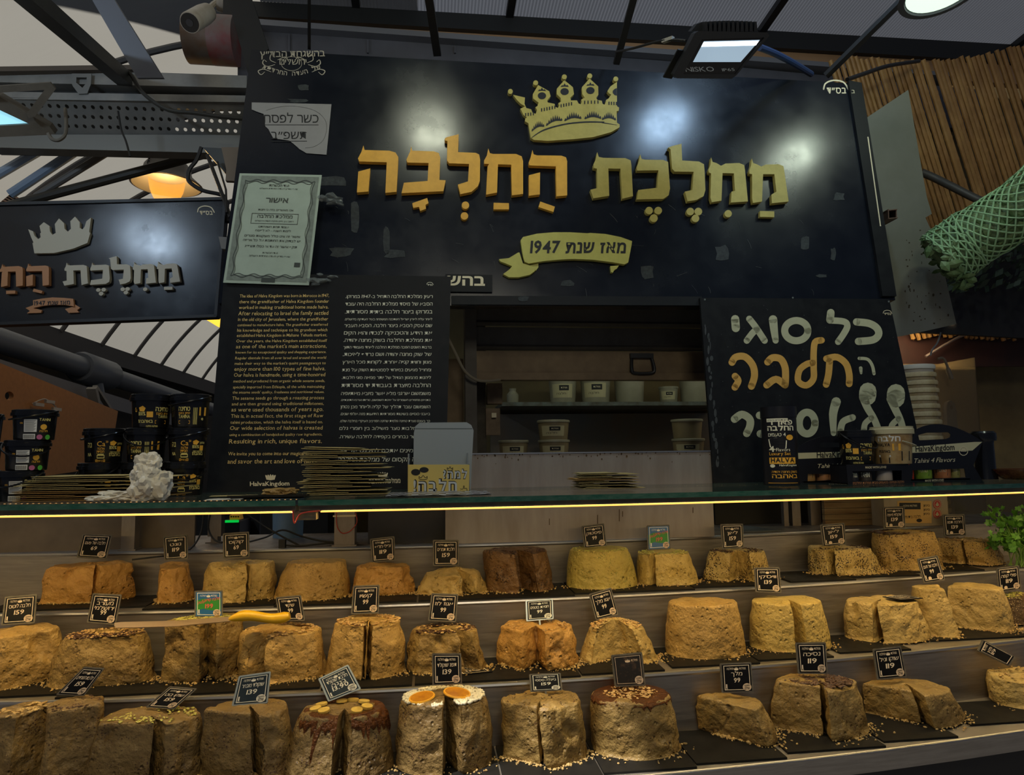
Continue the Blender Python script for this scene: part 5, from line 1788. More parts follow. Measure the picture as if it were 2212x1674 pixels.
YP = 1.93
for (px, lev, kind, rot, hd, lab) in (
        (212, 0, 'main', 30, 1, 'black tahini pail lowest of the three-high pile, on the alley side, mostly behind paper bags'), (304, 0, 'side', 0, 0, 'black tahini pail in the lowest row hidden behind the crumpled bag'),
        (398, 0, 'ca', 0, 2, 'black tahini pail at the foot of the pile, beside the info panel'),
        (221, 1, 'ca', 0, 3, 'black tahini pail in the second row, farthest from the info panel'), (312, 1, 'side', 0, 2, 'black tahini pail in the middle of the second row, with a yellow square'),
        (402, 1, 'ca', 0, 3, 'black tahini pail in the second row beside the info panel'),
        (320, 2, 'main', 0, 0, 'black tahini pail on top of the pile, farther from the info panel'), (405, 2, 'side', 14, 3, 'black tahini pail on top of the pile beside the info panel')):
    p = onglass(px, YP)
    if lev == 2:
        lev = 2.0
    pail(V((p.x, YP, GT + .0005 + lev * (PH + .0006))), kind, lab, rot, handle=hd)
YL = 1.80
for (px, lev, rot, hd, lab) in ((42, 0, 0, 1, 'black tahini pail with green sticker at the bottom of the alley-end column'), (54, 1, 0, 2, 'black tahini pail with a hanging handle in the middle of the alley-end column'),
                                (67, 2, 0, 3, 'black tahini pail with white label on top of the alley-end column')):
    p = onglass(px, YL)
    pail(V((p.x, YL, GT + .0005 + lev * (.0715 + .0006))), 'back', lab, rot, r=.0480, h=.0715, handle=hd)
for lev in range(3):
    p = onglass(-22, YL + .13)
    pail(V((p.x - .03, YL + .13, GT + .0005 + lev * (.0715 + .0006))), 'back', ['black tahini pail at the picture edge, bottom of the hindmost column', 'black tahini pail at the picture edge, middle of the hindmost column', 'black tahini pail at the picture edge, top of the hindmost column'][lev], 0, r=.0480, h=.0715, handle=1)

# ---------------------------------------------------------------- paper bags
M['kraft'] = mat('kraft_paper', (.44, .37, .17), .7, c2=(.36, .29, .12), vs=9)
M['kraft2'] = mat('brown_kraft_paper', (.40, .25, .08), .7, c2=(.34, .20, .06), vs=9)


def bag(c, wx, wy, th_, rot, tilt, m_, lab, seed, grp):
    """flattened paper bag: soft slab with folded flap"""
    rnd = random.Random(seed)
    root = thing('paper_bag', c, lab, 'paper bag', grp)
    ca, sa = math.cos(rot), math.sin(rot)
    nx, ny = 14, 6

    def sheet(mb, x0, x1, z0, t):
        vs, fs = [], []
        for s_ in (0, 1):
            for i in range(nx + 1):
                for j in range(ny + 1):
                    u, v = i / nx * 2 - 1, j / ny * 2 - 1
                    e = (1 - abs(u) ** 6) * (1 - abs(v) ** 6)
                    x, y = x0 + (x1 - x0) * i / nx, v * wy / 2
                    z = z0 + t * (.5 + (.5 if s_ else -.5) * (.25 + .75 * e)) + tilt * x + .0012 * noise.noise(V((x * 16, y * 20, seed)))
                    vs.append(V(c) + V((x * ca - y * sa, x * sa + y * ca, max(z, .0003))))
        n = (nx + 1) * (ny + 1)
        for i in range(nx):
            for j in range(ny):
                a = i * (ny + 1) + j
                fs += [(a, a + 1, a + ny + 2, a + ny + 1), (n + a, n + a + ny + 1, n + a + ny + 2, n + a + 1)]
        for i in range(nx):
            for j in (0, ny):
                a = i * (ny + 1) + j
                fs.append((a, a + ny + 1, n + a + ny + 1, n + a))
        for j in range(ny):
            for i in (0, nx):
                a = i * (ny + 1) + j
                fs.append((a, a + 1, n + a + 1, n + a))
        mb.add(vs, fs)
    mb = MB()
    sheet(mb, -wx / 2, wx / 2, 0, th_ * .55)
    obj('bag_body', mb, m_, root, True)
    mb = MB()
    k = rnd.uniform(-.2, .25)
    sheet(mb, -wx / 2 * rnd.uniform(.9, 1.04), wx * k, th_ * .5, th_ * .42)
    obj('folded_flap', mb, m_, root, True)
    return root


rnd = random.Random(12)
ORD = ['lowest', 'second', 'third', 'fourth', 'fifth', 'sixth', 'seventh', 'eighth', 'ninth', 'tenth', 'eleventh', 'twelfth', 'topmost']
yy = 1.78
z = GT + .0006
for i, (a, b) in enumerate([(62, 300), (70, 395), (65, 330), (80, 398), (62, 392), (85, 380), (100, 392)]):
    p, q = onglass(a, yy), onglass(b, yy)
    bag(V(((p.x + q.x) / 2, yy, z)), q.x - p.x, .13, .0082, rnd.uniform(-.02, .02), 0, M['kraft'] if i in (3, 4, 5, 6) else M['kraft2'],
        'flat kraft bag, %s of the wide stack before the tahini pails' % (ORD[i] + ' from below' if 0 < i < 6 else ('lowest' if i == 0 else 'topmost')), i, 'paper bags before the pails')
    z += .0086
z = GT + .0006
for i in range(13):
    a, b = 660 + rnd.uniform(-6, 10), 842 + rnd.uniform(-12, 6)
    if i in (2, 6, 9):
        a -= 5
        b -= 30
    p, q = onglass(a, 1.84), onglass(b, 1.84)
    bag(V(((p.x + q.x) / 2, 1.84, z)), q.x - p.x, .14, .0088, rnd.uniform(-.05, .05), .0 if i < 12 else -.03, M['kraft'], 'flat kraft bag, %s in the tall stack before the info panel' % (ORD[i] + (' from below' if 0 < i < 12 else '')), 50 + i, 'paper bags in the tall stack')
    z += .0092
z = GT + .0006
for i in range(6):
    a, b = 1236 + rnd.uniform(-6, 14), 1372 + rnd.uniform(-12, 6)
    p, q = onglass(a, 1.90), onglass(b, 1.90)
    bag(V(((p.x + q.x) / 2, 1.90, z)), q.x - p.x, .13, .0070, rnd.uniform(-.08, .08), 0, M['kraft'] if i != 3 else M['kraft2'], 'flat kraft bag, %s in the small stack before the steel splashback' % ((ORD[i] + ' from below') if 0 < i < 5 else ('lowest' if i == 0 else 'topmost')), 90 + i, 'paper bags in the small stack')
    z += .0074

# crumpled translucent bag
M['plastic'] = mat('crumpled_white_plastic', (.62, .62, .58), .35, c2=(.54, .51, .45), vs=10, bump=.4, bs=40)
mb = MB()
bmx = bmesh.new()
bmesh.ops.create_icosphere(bmx, subdivisions=4, radius=1)
VS = [v.co.copy() for v in bmx.verts]
FS = [tuple(v.index for v in f.verts) for f in bmx.faces]
bmx.free()
pc = onglass(318, 1.70)
for (px, py, rx, ry, rz, sd) in ((322, 1048, .046, .040, .050, 1), (318, 1012, .036, .03, .036, 3), (262, 1074, .066, .034, .017, 2)):
    cc = at(px, py, 1.70)
    o_ = len(mb.v)
    for v in VS:
        k = 1.05 + .40 * noise.noise(v * 1.5 + V((sd, 0, 0))) - .55 * (.35 - min(.35, abs(noise.noise(v * 2.4 + V((0, sd, 0)))))) - .25 * (.3 - min(.3, abs(noise.noise(v * 5.0 + V((0, 0, sd))))))
        p = cc + V((v.x * rx, v.y * ry, v.z * rz)) * k
        p.z = max(p.z, GT + .0006)
        mb.v.append(p)
    mb.f += [tuple(i + o_ for i in f) for f in FS]
tag(obj('crumpled_bag', mb, M['plastic'], None, True, 22), 'crumpled white translucent bag lying on the kraft bags before the pails', 'plastic bag')

# tray with a halva piece, napkin
p = onglass(590, 1.74)
tr = thing('serving_tray', p, 'flat black tray on the glass shelf holding one halva piece', 'tray')
mb = MB()
mb.box((p.x - .085, 1.69, GT + .0005), (p.x + .08, 1.80, GT + .004))
obj('tray_plate', mb, M['slate'], tr)
mb = MB()
mb.box((p.x - .09, 1.68, GT + .004), (p.x + .085, 1.69, GT + .009))
obj('tray_rim', mb, M['slate'], tr)
mb = MB()
o_ = len(mb.v)
pc = V((onglass(606, 1.76).x, 1.76, GT + .012))
for v in VS:
    k = 1 + .25 * noise.noise(v * 2.2) + .10 * noise.noise(v * 7)
    q = pc + V((max(-.8, min(.8, v.x)) * .046, max(-.75, min(.75, v.y)) * .026, max(-.75, min(.75, v.z)) * .012)) * k
    q.z = max(q.z, GT + .0045)
    mb.v.append(q)
mb.f += FS
tag(obj('halva_piece', mb, hm('nougat'), None, True, 60), 'small oblong halva piece on the black tray', 'halva')
for (px, w_, d_, Y, lab, m_) in ((487, .04, .03, 1.68, 'white paper napkin at the glass edge beside the black tray', M['paper']), (506, .055, .02, 1.84, 'yellow paper slip lying before the info panel', M['kraft'])):
    p = onglass(px, Y)
    mb = MB()
    for i in range(6):
        for j in range(3):
            mb.v.append(p + V(((i / 5 - .5) * 2 * w_, (j / 2 - .5) * 2 * d_, .001 + .003 * abs(noise.noise(V((i * .9, j * 1.3, px)))))))
    for i in range(5):
        for j in range(2):
            a = i * 3 + j
            mb.f.append((a, a + 3, a + 4, a + 1))
    n_ = len(mb.v)
    tag(obj('paper_napkin', mb, m_), lab, 'napkin')

# checkered wrapped packet and yellow carton
M['check'] = mat('checkered_wrap', (.6, .6, .62), .25, coat=.3)
N_, L_ = M['check'].node_tree.nodes, M['check'].node_tree.links
ck = N_.new('ShaderNodeTexChecker')
ck.inputs['Scale'].default_value = 62
ck.inputs['Color1'].default_value = (.42, .45, .52, 1)
ck.inputs['Color2'].default_value = (.02, .022, .03, 1)
tcn = N_.new('ShaderNodeTexCoord')
L_.new(tcn.outputs['Object'], ck.inputs['Vector'])
L_.new(ck.outputs[0], N_['Principled BSDF'].inputs['Base Color'])
p, q = onglass(838, 1.76), onglass(1055, 1.76)
mb = MB()
nx, ny = 20, 8
for s_ in (0, 1):
    for i in range(nx + 1):
        for j in range(ny + 1):
            u, v = i / nx * 2 - 1, j / ny * 2 - 1
            e = (1 - abs(u) ** 4) * (1 - abs(v) ** 4)
            mb.v.append(V((p.x + (q.x - p.x) * i / nx, 1.74 + v * .085, GT + .0008 + s_ * (.002 + .003 * e + .002 * noise.noise(V((i * .5, j * .7, 4)))))))
n = (nx + 1) * (ny + 1)
for i in range(nx):
    for j in range(ny):
        a = i * (ny + 1) + j
        mb.f += [(a, a + 1, a + ny + 2, a + ny + 1), (n + a, n + a + ny + 1, n + a + ny + 2, n + a + 1)]
tag(obj('checkered_packet', mb, M['check'], None, True), 'flat blue-white checkered packet before the yellow carton', 'packet')
P_CA = vplane(950, 1068, 1.90, 1)
cbx = thing('display_carton', P_CA(945, 1066), 'open yellow display carton with a tall pale lid flap and big Hebrew lettering', 'carton')
zc = GT + .001
cw = [P_CA(881, 1066), P_CA(1014, 1066), P_CA(1015, 1003), P_CA(882, 1003)]
mb = MB()
x0, x1, z1 = cw[0].x, cw[1].x, P_CA(950, 1003).z
y0, y1 = 1.90, 1.985
for a, b in (((x0, y0, zc), (x1, y0 + .002, z1)), ((x0, y0, zc), (x0 + .002, y1, z1 + .03)), ((x1 - .002, y0, zc), (x1, y1, z1 + .03)), ((x0, y0, zc), (x1, y1, zc + .002))):
    mb.box(a, b)
obj('carton_body', mb, mat('white_carton', (.40, .41, .38), .6), cbx)
P_FL = vplane(950, 1003, 1.985, 2)
mb = MB()
fl = [(896, 1066), (893, 1000), (894, 935), (897, 921), (906, 913), (1008, 912), (1018, 918), (1023, 930), (1019, 1003), (1017, 1066)]
mb.prism(P_FL, [fl], -.002, 0)
obj('lid_flap', mb, mat('pale_carton_inside', (.36, .38, .37), .65), cbx)
mb = MB()
mb.rect(P_FL, 897, 925, 1020, 926.5, .0006)
obj('crease', mb, M['gray'], cbx)
P_CF = Pl((0, 1.8995, 0), (0, -1, 0))
mb = MB()
mb.flat(P_CF, [[(881, 1003.5), (1014, 1003.5), (1013, 1066), (881, 1066)]], .0004)
obj('yellow_front', mb, mat('yellow_carton_front', (.70, .54, .15), .6), cbx)
wz, kz = MB(), MB()
for mb_, wt, h_ in ((kz, .075, .0008), (wz, .02, .0011)):
    text(mb_, P_CF, 'למה?', 957, 1033, 1009, 1033, 17, h_, wt=wt, gap=.14)
    text(mb_, P_CF, 'חלבה!', 893, 1060, 987, 1060, 22, h_, wt=wt, gap=.14)
obj('lettering_outline', kz, M['ink'], cbx)
obj('white_lettering', wz, mat('pale_blue_lettering', (.60, .64, .66), .6), cbx)
mb = MB()
mb.disc(P_CF, 898, 1020, 10, 7, .0009)
mb.disc(P_CF, 916, 1015, 10, 6, .0009)
for cx, cy, w_ in ((914, 1031, 9), (972, 1012, 6)):
    mb.stroke(P_CF, [(cx - w_, cy - 2), (cx - w_ * .8, cy + 4), (cx + w_ * .8, cy + 4), (cx + w_, cy - 2)], 1.2, .0009, 4)
    mb.stroke(P_CF, [(cx - w_, cy - 2), (cx - w_ * .5, cy + 1), (cx, cy - 4), (cx + w_ * .5, cy + 1), (cx + w_, cy - 2)], 1.2, .0009, 4)
mb.stroke(P_CF, [(994, 1056), (1000, 1056), (1001, 1050), (1003, 1050), (1003, 1055), (1008, 1055), (1008, 1061), (1000, 1062), (994, 1060)], 1.2, .0009, 4)
obj('black_marks', mb, M['ink'], cbx)

# ---------------------------------------------------------------- gift goods at the far end of the glass
M['boxblack'] = mat('black_gift_card', (.012, .012, .016), .35, spec=.4)
M['boxnavy'] = mat('navy_gift_card', (.016, .019, .035), .4)
M['band'] = mat('cream_box_band', (.66, .60, .36), .5)
YC = 1.93
p0, p1 = onglass(1655, YC), onglass(1724, YC)
c = V(((p0.x + p1.x) / 2, YC, GT + .0006))
rC = (p1.x - p0.x) / 2 * 1.0
hC = at(1690, 880, YC).z - GT
cn = thing('gift_canister', c, 'tall black cardboard canister with gold and white lettering beside the gift boxes', 'canister')
mb = MB()
mb.lathe(c, [(rC, 0), (rC, hC * .86)], 36)
obj('tube', mb, M['boxblack'], cn, True)
mb = MB()
mb.lathe(c, [(rC * 1.03, hC * .86), (rC * 1.03, hC), (rC * .98, hC), (rC * .96, hC - .003), (.002, hC - .003)], 36)
obj('lid', mb, M['boxblack'], cn, True)
fn = up(cylmap(c, rC, rC, hC, -88, 62))
Aw, Ag = MB(), MB()
for mb_, s_, u0, u1, v, h_, wt in ((Aw, 'פארז', -.45, .72, .765, .065, .03), (Aw, 'החלבה', -.65, .78, .69, .065, .03), (Aw, '4 טעמים', -.62, .3, .615, .045, .01), (Aw, '4', -.6, -.3, .42, .07, .02),
                                   (Aw, 'Flavors', -.22, .5, .425, .04, .0), (Ag, 'Luxury Set', -.6, .52, .375, .04, .01), (Aw, 'HalvaKingdom', -.1, .9, .235, .026, .01), (Ag, 'בשוק מחנה יהודה', -.5, .9, .15, .030, .0),
                                   (Ag, 'באהבה', -.5, .9, .085, .055, .01)):
    text(mb_, fn, s_, u0, -v, u1, -v, h_, .0012, wt=wt)
Aw.rect(fn, -.68, -.845, .45, -.80, .0011, 10)
Ag.rect(fn, -.62, -.345, .82, -.265, .0011, 10)
Aw.flat(fn, [[(-.62, -.58), (-.2, -.6), (.35, -.56), (.3, -.46), (-.2, -.44), (-.55, -.48)]], .0011)
Ag.disc(fn, .52, -.60, .2, .035, .0011)
Ag.rect(fn, -.75, -.025, .95, -.02, .0011, 12)
Aw.disc(fn, -.45, -.24, .14, .022, .0011)
obj('white_lettering', Aw, M['pale'], cn)
obj('gold_lettering', Ag, M['pailor'], cn)
mb = MB()
text(mb, fn, 'HALVA', -.52, -.285, .72, -.285, .055, .0016, wt=.03)
for s_, v in (('עשויה', .545), ('משומשום', .515), ('טהור', .475)):
    text(mb, fn, s_, -.45, -v, .18, -v, .026, .0016, wt=.02)
text(mb, fn, 'אין דברים כאלה', -.6, -.812, .38, -.812, .022, .0016)
obj('black_lettering', mb, M['ink'], cn)


def giftbox(Y, o, base, hole, band, win, lab, title, tx, tag_tx, jars, foot, emb):
    pl = vplane(o[0][0], base, Y)
    root = thing('gift_box', pl(sum(q[0] for q in o) / len(o), base), lab, 'gift box', 'tahini gift boxes')
    mb = MB()
    loops = [o] + ([hole] if hole else []) + [win]
    mb.prism(pl, loops, -.002, 0)
    zb = GT + .001
    xa, xb = pl(win[0][0], base).x - .02, pl(win[1][0], base).x + .02
    mb.box((xa, Y, zb), (xb, Y + .055, zb + .004))
    mb.box((xa, Y + .053, zb), (xb, Y + .055, zb + .075))
    obj('carton', mb, M['boxblack'], root)
    if band:
        mb = MB()
        mb.flat(pl, [band], .0005)
        obj('cream_band', mb, M['band'], root)
    mb = MB()
    if title:
        text(mb, pl, title, *tx, 13, .001, wt=.016, gap=.04)
        obj('band_lettering', mb, M['ink'], root)
    mb = MB()
    for s_, a, h_, sl in tag_tx:
        text(mb, pl, s_, *a, h_, .001, slant=sl, wt=-.004 if sl > .2 else .01)
    if emb:
        mb.stroke(pl, circ(emb[0], emb[1], 9, 9, 18), 1.5, .001, 4)
        mb.stroke(pl, [(emb[0] - 6, emb[1]), (emb[0] + 6, emb[1])], 1.5, .001, 4)
        mb.flat(pl, [[(emb[0] - 4, emb[1] - 5), (emb[0] + 4, emb[1] - 5), (emb[0] + 3, emb[1] - 2), (emb[0] - 3, emb[1] - 2)]], .001)
    obj('cream_lettering', mb, M['cream'], root)
    for (a, b, col, cap) in jars:
        q0, q1 = pl(a, base - 12), pl(b, base - 12)
        r_ = min((q1.x - q0.x) / 2, .024)
        jc = V(((q0.x + q1.x) / 2, Y + .026, zb + .004))
        j = thing('small_jar', jc, lab.split(' ')[0] and ('%s jar seen through the window of the %s' % (cap, foot)), 'jar', 'jars in the gift boxes')
        mb = MB()
        mb.lathe(jc, [(r_ * .96, 0), (r_, .003), (r_, .04), (r_ * .8, .046)], 20)
        obj('jar_body', mb, mat('jar_' + cap.split(' ')[0], col, .35), j, True)
        mb = MB()
        mb.lathe(jc, [(r_ * .95, .046), (r_ * .95, .058), (.001, .058)], 20)
        obj('jar_lid', mb, M['black'], j, True)
        mb = MB()
        f2 = up(cylmap(jc, r_, r_, .05, -90, 45))
        mb.flat(f2, [[(-.8, -.75), (.8, -.75), (.9, -.45), (.8, -.2), (-.8, -.2), (-.9, -.45)]], .0006)
        obj('jar_label', mb, M['ink'], j)
        mb = MB()
        text(mb, f2, 'טחינה', -.6, -.42, .6, -.42, .2, .001)
        obj('jar_lettering', mb, M['cream'], j)
    return root


ZG = Z(1640, 840, 3.867)


def arc_top(x0, y0, x1, y1, xm, ym, n=14):
    out = []
    for i in range(n + 1):
        t = i / n
        out.append(tuple((1 - t) ** 2 * a + 2 * t * (1 - t) * (2 * m - (a + b) / 2) + t * t * b for a, m, b in ((x0, xm, x1), (y0, ym, y1))))
    return out


giftbox(1.99, ZG([(345, 815), (318, 520)] + arc_top(330, 480, 860, 480, 590, 395)[:] + [(900, 520), (880, 800)]), 1050,
        ZG([(500, 470), (505, 455), (530, 448), (660, 448), (690, 458), (690, 478), (660, 486), (520, 490)]), ZG([(322, 535), (880, 520), (880, 565), (325, 585)]),
        ZG([(405, 710), (820, 710), (820, 750), (405, 772)]), 'black gift box with rounded handle half hidden behind the black pail', 'HalvaKingdom', ZG([(480, 575), (810, 565)])[0] + ZG([(480, 575), (810, 565)])[1],
        [('Tahini 4 Flavors', ZG([(480, 662), (830, 650)])[0] + ZG([(480, 662), (830, 650)])[1], 9, .3), ('MADE WITH LOVE!', ZG([(580, 803), (730, 798)])[0] + ZG([(580, 803), (730, 798)])[1], 4, 0)],
        [(1744, 1770, (.42, .24, .08), 'brown'), (1774, 1806, (.50, .24, .10), 'terracotta'), (1812, 1842, (.12, .42, .04), 'bright green')], 'half hidden gift box', None)
giftbox(1.99, ZG([(1255, 800), (1270, 440)] + arc_top(1290, 350, 1868, 440, 1550, 300)[1:] + [(1790, 640), (1880, 790)]), 1045,
        ZG([(1320, 405), (1330, 385), (1400, 365), (1580, 362), (1600, 380), (1595, 405), (1560, 418), (1340, 430)]), ZG([(1262, 485), (1800, 443), (1862, 443), (1780, 515), (1265, 535)]),
        ZG([(1280, 680), (1715, 665), (1728, 740), (1280, 755)]), 'black gift box with rounded handle, lit pale band and round emblem, beside the cream pail', 'HalvaKingdom', ZG([(1305, 525), (1630, 510)])[0] + ZG([(1305, 525), (1630, 510)])[1],
        [('Tahini 4 Flavors', ZG([(1285, 620), (1632, 608)])[0] + ZG([(1285, 620), (1632, 608)])[1], 10, .3), ('MADE WITH LOVE!', ZG([(1385, 775), (1540, 768)])[0] + ZG([(1385, 775), (1540, 768)])[1], 4, 0)],
        [(1972, 1986, (.60, .05, .02), 'red'), (1990, 2026, (.24, .40, .04), 'lime green'), (2032, 2066, (.55, .20, .07), 'orange brown'), (2068, 2086, (.45, .42, .12), 'pale yellow')], 'emblem gift box', ZG([(1705, 520)])[0])
# low box carrying two pails
Yb = 1.86
pl = vplane(1890, 1048, Yb)
p0, p1 = pl(1832, 1048), pl(1966, 1048)
zt = pl(1890, 1003).z
lb = thing('low_gift_box', ((p0.x + p1.x) / 2, Yb + .04, GT + .0006), 'low black gift box with a window, carrying a black and a cream pail', 'gift box')
mb = MB()
oz = [(1832, 1050), (1828, 1004), (1968, 1004), (1968, 1048)]
mb.prism(pl, [oz, [(1842, 1018), (1842, 1039), (1948, 1037), (1948, 1016)]], -.002, 0)
mb.box((p0.x, Yb + .002, zt - .002), (p1.x, Yb + .085, zt))
mb.box((p0.x, Yb + .002, GT + .0006), (p1.x, Yb + .085, GT + .003))
mb.box((p0.x, Yb + .002, GT + .0006), (p0.x + .002, Yb + .085, zt))
mb.box((p1.x - .002, Yb + .002, GT + .0006), (p1.x, Yb + .085, zt))
obj('carton', mb, M['boxblack'], lb)
mb = MB()
text(mb, pl, 'MADE WITH LOVE!', 1869, 1012, 1914, 1011, 4.5, .0008, wt=.01)
obj('cream_lettering', mb, M['cream'], lb)
mb = MB()
text(mb, pl, 'חלבה וטחינה בטעמים מבית ממלכת החלבה!', 1842, 1046, 1952, 1043, 5, .0008, slant=.1)
obj('orange_lettering', mb, mat('copper_print', (.5, .22, .08), .5), lb)
for a, b, col, nm in ((1848, 1868, (.02, .02, .03), 'black'), (1872, 1896, (.06, .05, .04), 'tahini lettered'), (1906, 1944, (.45, .40, .36), 'whitish')):
    q0, q1 = pl(a, 1040), pl(b, 1040)
    r_ = min((q1.x - q0.x) / 2, .022)
    jc = V(((q0.x + q1.x) / 2, Yb + .03, GT + .0032))
    j = thing('small_jar', jc, '%s jar seen through the window of the low gift box' % nm, 'jar', 'jars in the gift boxes')
    mb = MB()
    mb.lathe(jc, [(r_, 0), (r_, .036), (r_ * .9, .040), (.001, .040)], 20)
    obj('jar_body', mb, mat('jar_low_' + nm.split(' ')[0], col, .4), j, True)
    if nm != 'whitish':
        mb = MB()
        f2 = up(cylmap(jc, r_, r_, .04, -90, 50))
        text(mb, f2, 'TAHINI' if 'tah' in nm else 'ממלכת', -.8, -.4, .8, -.4, .32, .0008, wt=.02)
        obj('jar_lettering', mb, M['pale'], j)
zb = zt + .0006
q0, q1 = at(1818, 970, Yb + .045), at(1888, 970, Yb + .045)
r_ = (q1.x - q0.x) / 2
pail(V(((q0.x + q1.x) / 2, Yb + .05, zb)), 'main', 'single black tahini pail with brown lettering on the low gift box', 0, r=r_, h=at(1850, 930, Yb + .045).z - zb, handle=2)
q0, q1 = at(1891, 970, Yb + .035), at(1969, 970, Yb + .035)
r_ = (q1.x - q0.x) / 2
c = V(((q0.x + q1.x) / 2, Yb + .04, zb))
h = at(1930, 922, Yb + .04).z - zb
cp = thing('halva_pail', c, 'cream-lidded pail with brown halva picture on the low gift box', 'pail')
mb = MB()
mb.lathe(c, [(r_ * .84, 0), (r_ * .95, h * .84)], 36)
obj('bucket', mb, mat('halva_photo_print', (.34, .19, .06), .4, c2=(.52, .40, .20), vs=18), cp, True)
mb = MB()
mb.lathe(c, [(r_ * .96, h * .80), (r_ * 1.04, h * .80), (r_ * 1.04, h * .93), (r_, h * .95), (r_ * 1.0, h), (r_ * .9, h), (.002, h * .97)], 36)
obj('lid', mb, mat('cream_lid', (.56, .50, .30), .4), cp, True)
fn = up(cylmap(c, r_ * .84, r_ * .95, h * .84, -90, 58))
mb = MB()
text(mb, fn, 'חלבה', -.72, -.72, .42, -.72, .17, .0008, wt=.03)
mb.rect(fn, -.75, -.28, -.1, -.22, .0008)
obj('white_lettering', mb, M['white'], cp)
mb = MB()
text(mb, fn, 'HALVA', -.75, -.56, -.1, -.56, .10, .0008, wt=.03)
text(mb, fn, 'באהבה', -.7, -.36, -.1, -.36, .08, .0008, wt=.03)
mb.rect(fn, -.72, -.2, -.15, -.02, .0007)
mb.rect(fn, .45, -.4, 1.0, -.1, .0007)
obj('black_lettering', mb, M['ink'], cp)
mb = MB()
mb.rect(fn, .0, -.64, .42, -.42, .0008)
obj('orange_square', mb, M['pailor'], cp)
mb = MB()
mb.tube([c + V((math.cos(a) * r_ * 1.07, math.sin(a) * r_ * 1.07, h * .82 - (.5 + .5 * math.cos(a + .4)) * h * .35)) for a in [R(-100 + 20 * i) for i in range(8)]], .002, 6)
obj('handle', mb, mat('cream_handle', (.5, .45, .30), .4), cp, True)
# ================================================================ stall interior behind the signs
M['wall'] = mat('stained_plaster_wall', (.20, .145, .06), .8, c2=(.12, .085, .035), vs=3, bump=.3, bs=6)
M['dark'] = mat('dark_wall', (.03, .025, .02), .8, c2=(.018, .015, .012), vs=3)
mb = MB()
mb.box((-.4, 3.15, 0), (1.5, 3.25, 3.0))
mb.box((1.5, 3.15, 0), (5.2, 3.25, 4.4))
struct('wall_back', mb, M['wall'])
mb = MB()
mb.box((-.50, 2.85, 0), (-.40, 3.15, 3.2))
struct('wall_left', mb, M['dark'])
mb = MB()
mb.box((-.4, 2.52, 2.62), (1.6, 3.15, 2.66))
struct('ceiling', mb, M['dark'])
mb = MB()
mb.box((-6, -3, -.05), (6, 18, 0))
struct('floor', mb, mat('grey_paving', (.10, .095, .09), .7, c2=(.07, .065, .06), vs=2))
P_SH = vplane(1280, 820, 2.45)
sh = thing('roller_shutter', P_SH(1280, 823), 'half-lowered grey-brown roller shutter behind the opening under the big sign', 'shutter')
M['shut'] = mat('dusty_shutter_steel', (.13, .115, .09), .6, .1, c2=(.09, .075, .058), vs=5, r2=.7)
M['shut2'] = mat('rusty_shutter_bar', (.24, .165, .085), .6, .1, c2=(.16, .105, .052), vs=8)
for y0, y1 in ((600, 655), (655, 706), (706, 758)):
    a = P_SH(1020, y0)
    b = P_SH(1580, y1)
    mb = MB()
    n = 8
    za, zb_ = a.z, P_SH(1280, y1).z
    vs, fs = [], []
    for i in range(n + 1):
        t = i / n
        zz = za + (zb_ - za) * t
        yy = 2.45 + .0 if t < .82 else 2.45 - .02 * math.sin((t - .82) / .18 * math.pi)
        vs += [(a.x, yy, zz), (b.x, yy, zz)]
    mb.add(vs, [(2 * i, 2 * i + 1, 2 * i + 3, 2 * i + 2) for i in range(n)])
    obj('slat', mb, M['shut'], sh, True)
a, b = P_SH(1020, 758), P_SH(1580, 822)
mb = MB()
zlo, zhi = P_SH(1280, 822).z, P_SH(1280, 760).z
mb.box((a.x, 2.44, zlo), (b.x, 2.47, zhi))
mb.box((a.x, 2.425, zlo), (b.x, 2.44, zlo + .025))
obj('bottom_bar', mb, M['shut2'], sh)
mb = MB()
ph = lambda x, y, h=.03: P_SH(x, y, h)
mb.tube(smooth3([ph(1362, 772, .015), ph(1360, 800), ph(1366, 808), ph(1400, 808), ph(1408, 800), ph(1404, 772, .015)]), .006, 8)
mb.box((ph(1358, 775).x, 2.425, P_SH(1360, 775).z - .0), (ph(1407, 768).x, 2.44, P_SH(1360, 768).z + .005))
obj('handle', mb, M['black'], sh, True)
mb = MB()
a, b = P_SH(1003, 700), P_SH(1027, 700)
mb.box((a.x, 2.40, 1.2), (b.x, 2.50, 2.6))
tag(obj('shutter_rail', mb, M['shut']), 'upright dark steel guide rail of the roller shutter', 'rail')
mb = MB()
a, b = at(955, 800, 2.55), at(1001, 800, 2.55)
mb.box((a.x, 2.55, 1.25), (b.x, 2.58, at(980, 775, 2.55).z))
tag(obj('brown_board', mb, M['shut2']), 'rusty brown board between the info panel and the shutter rail', 'board')
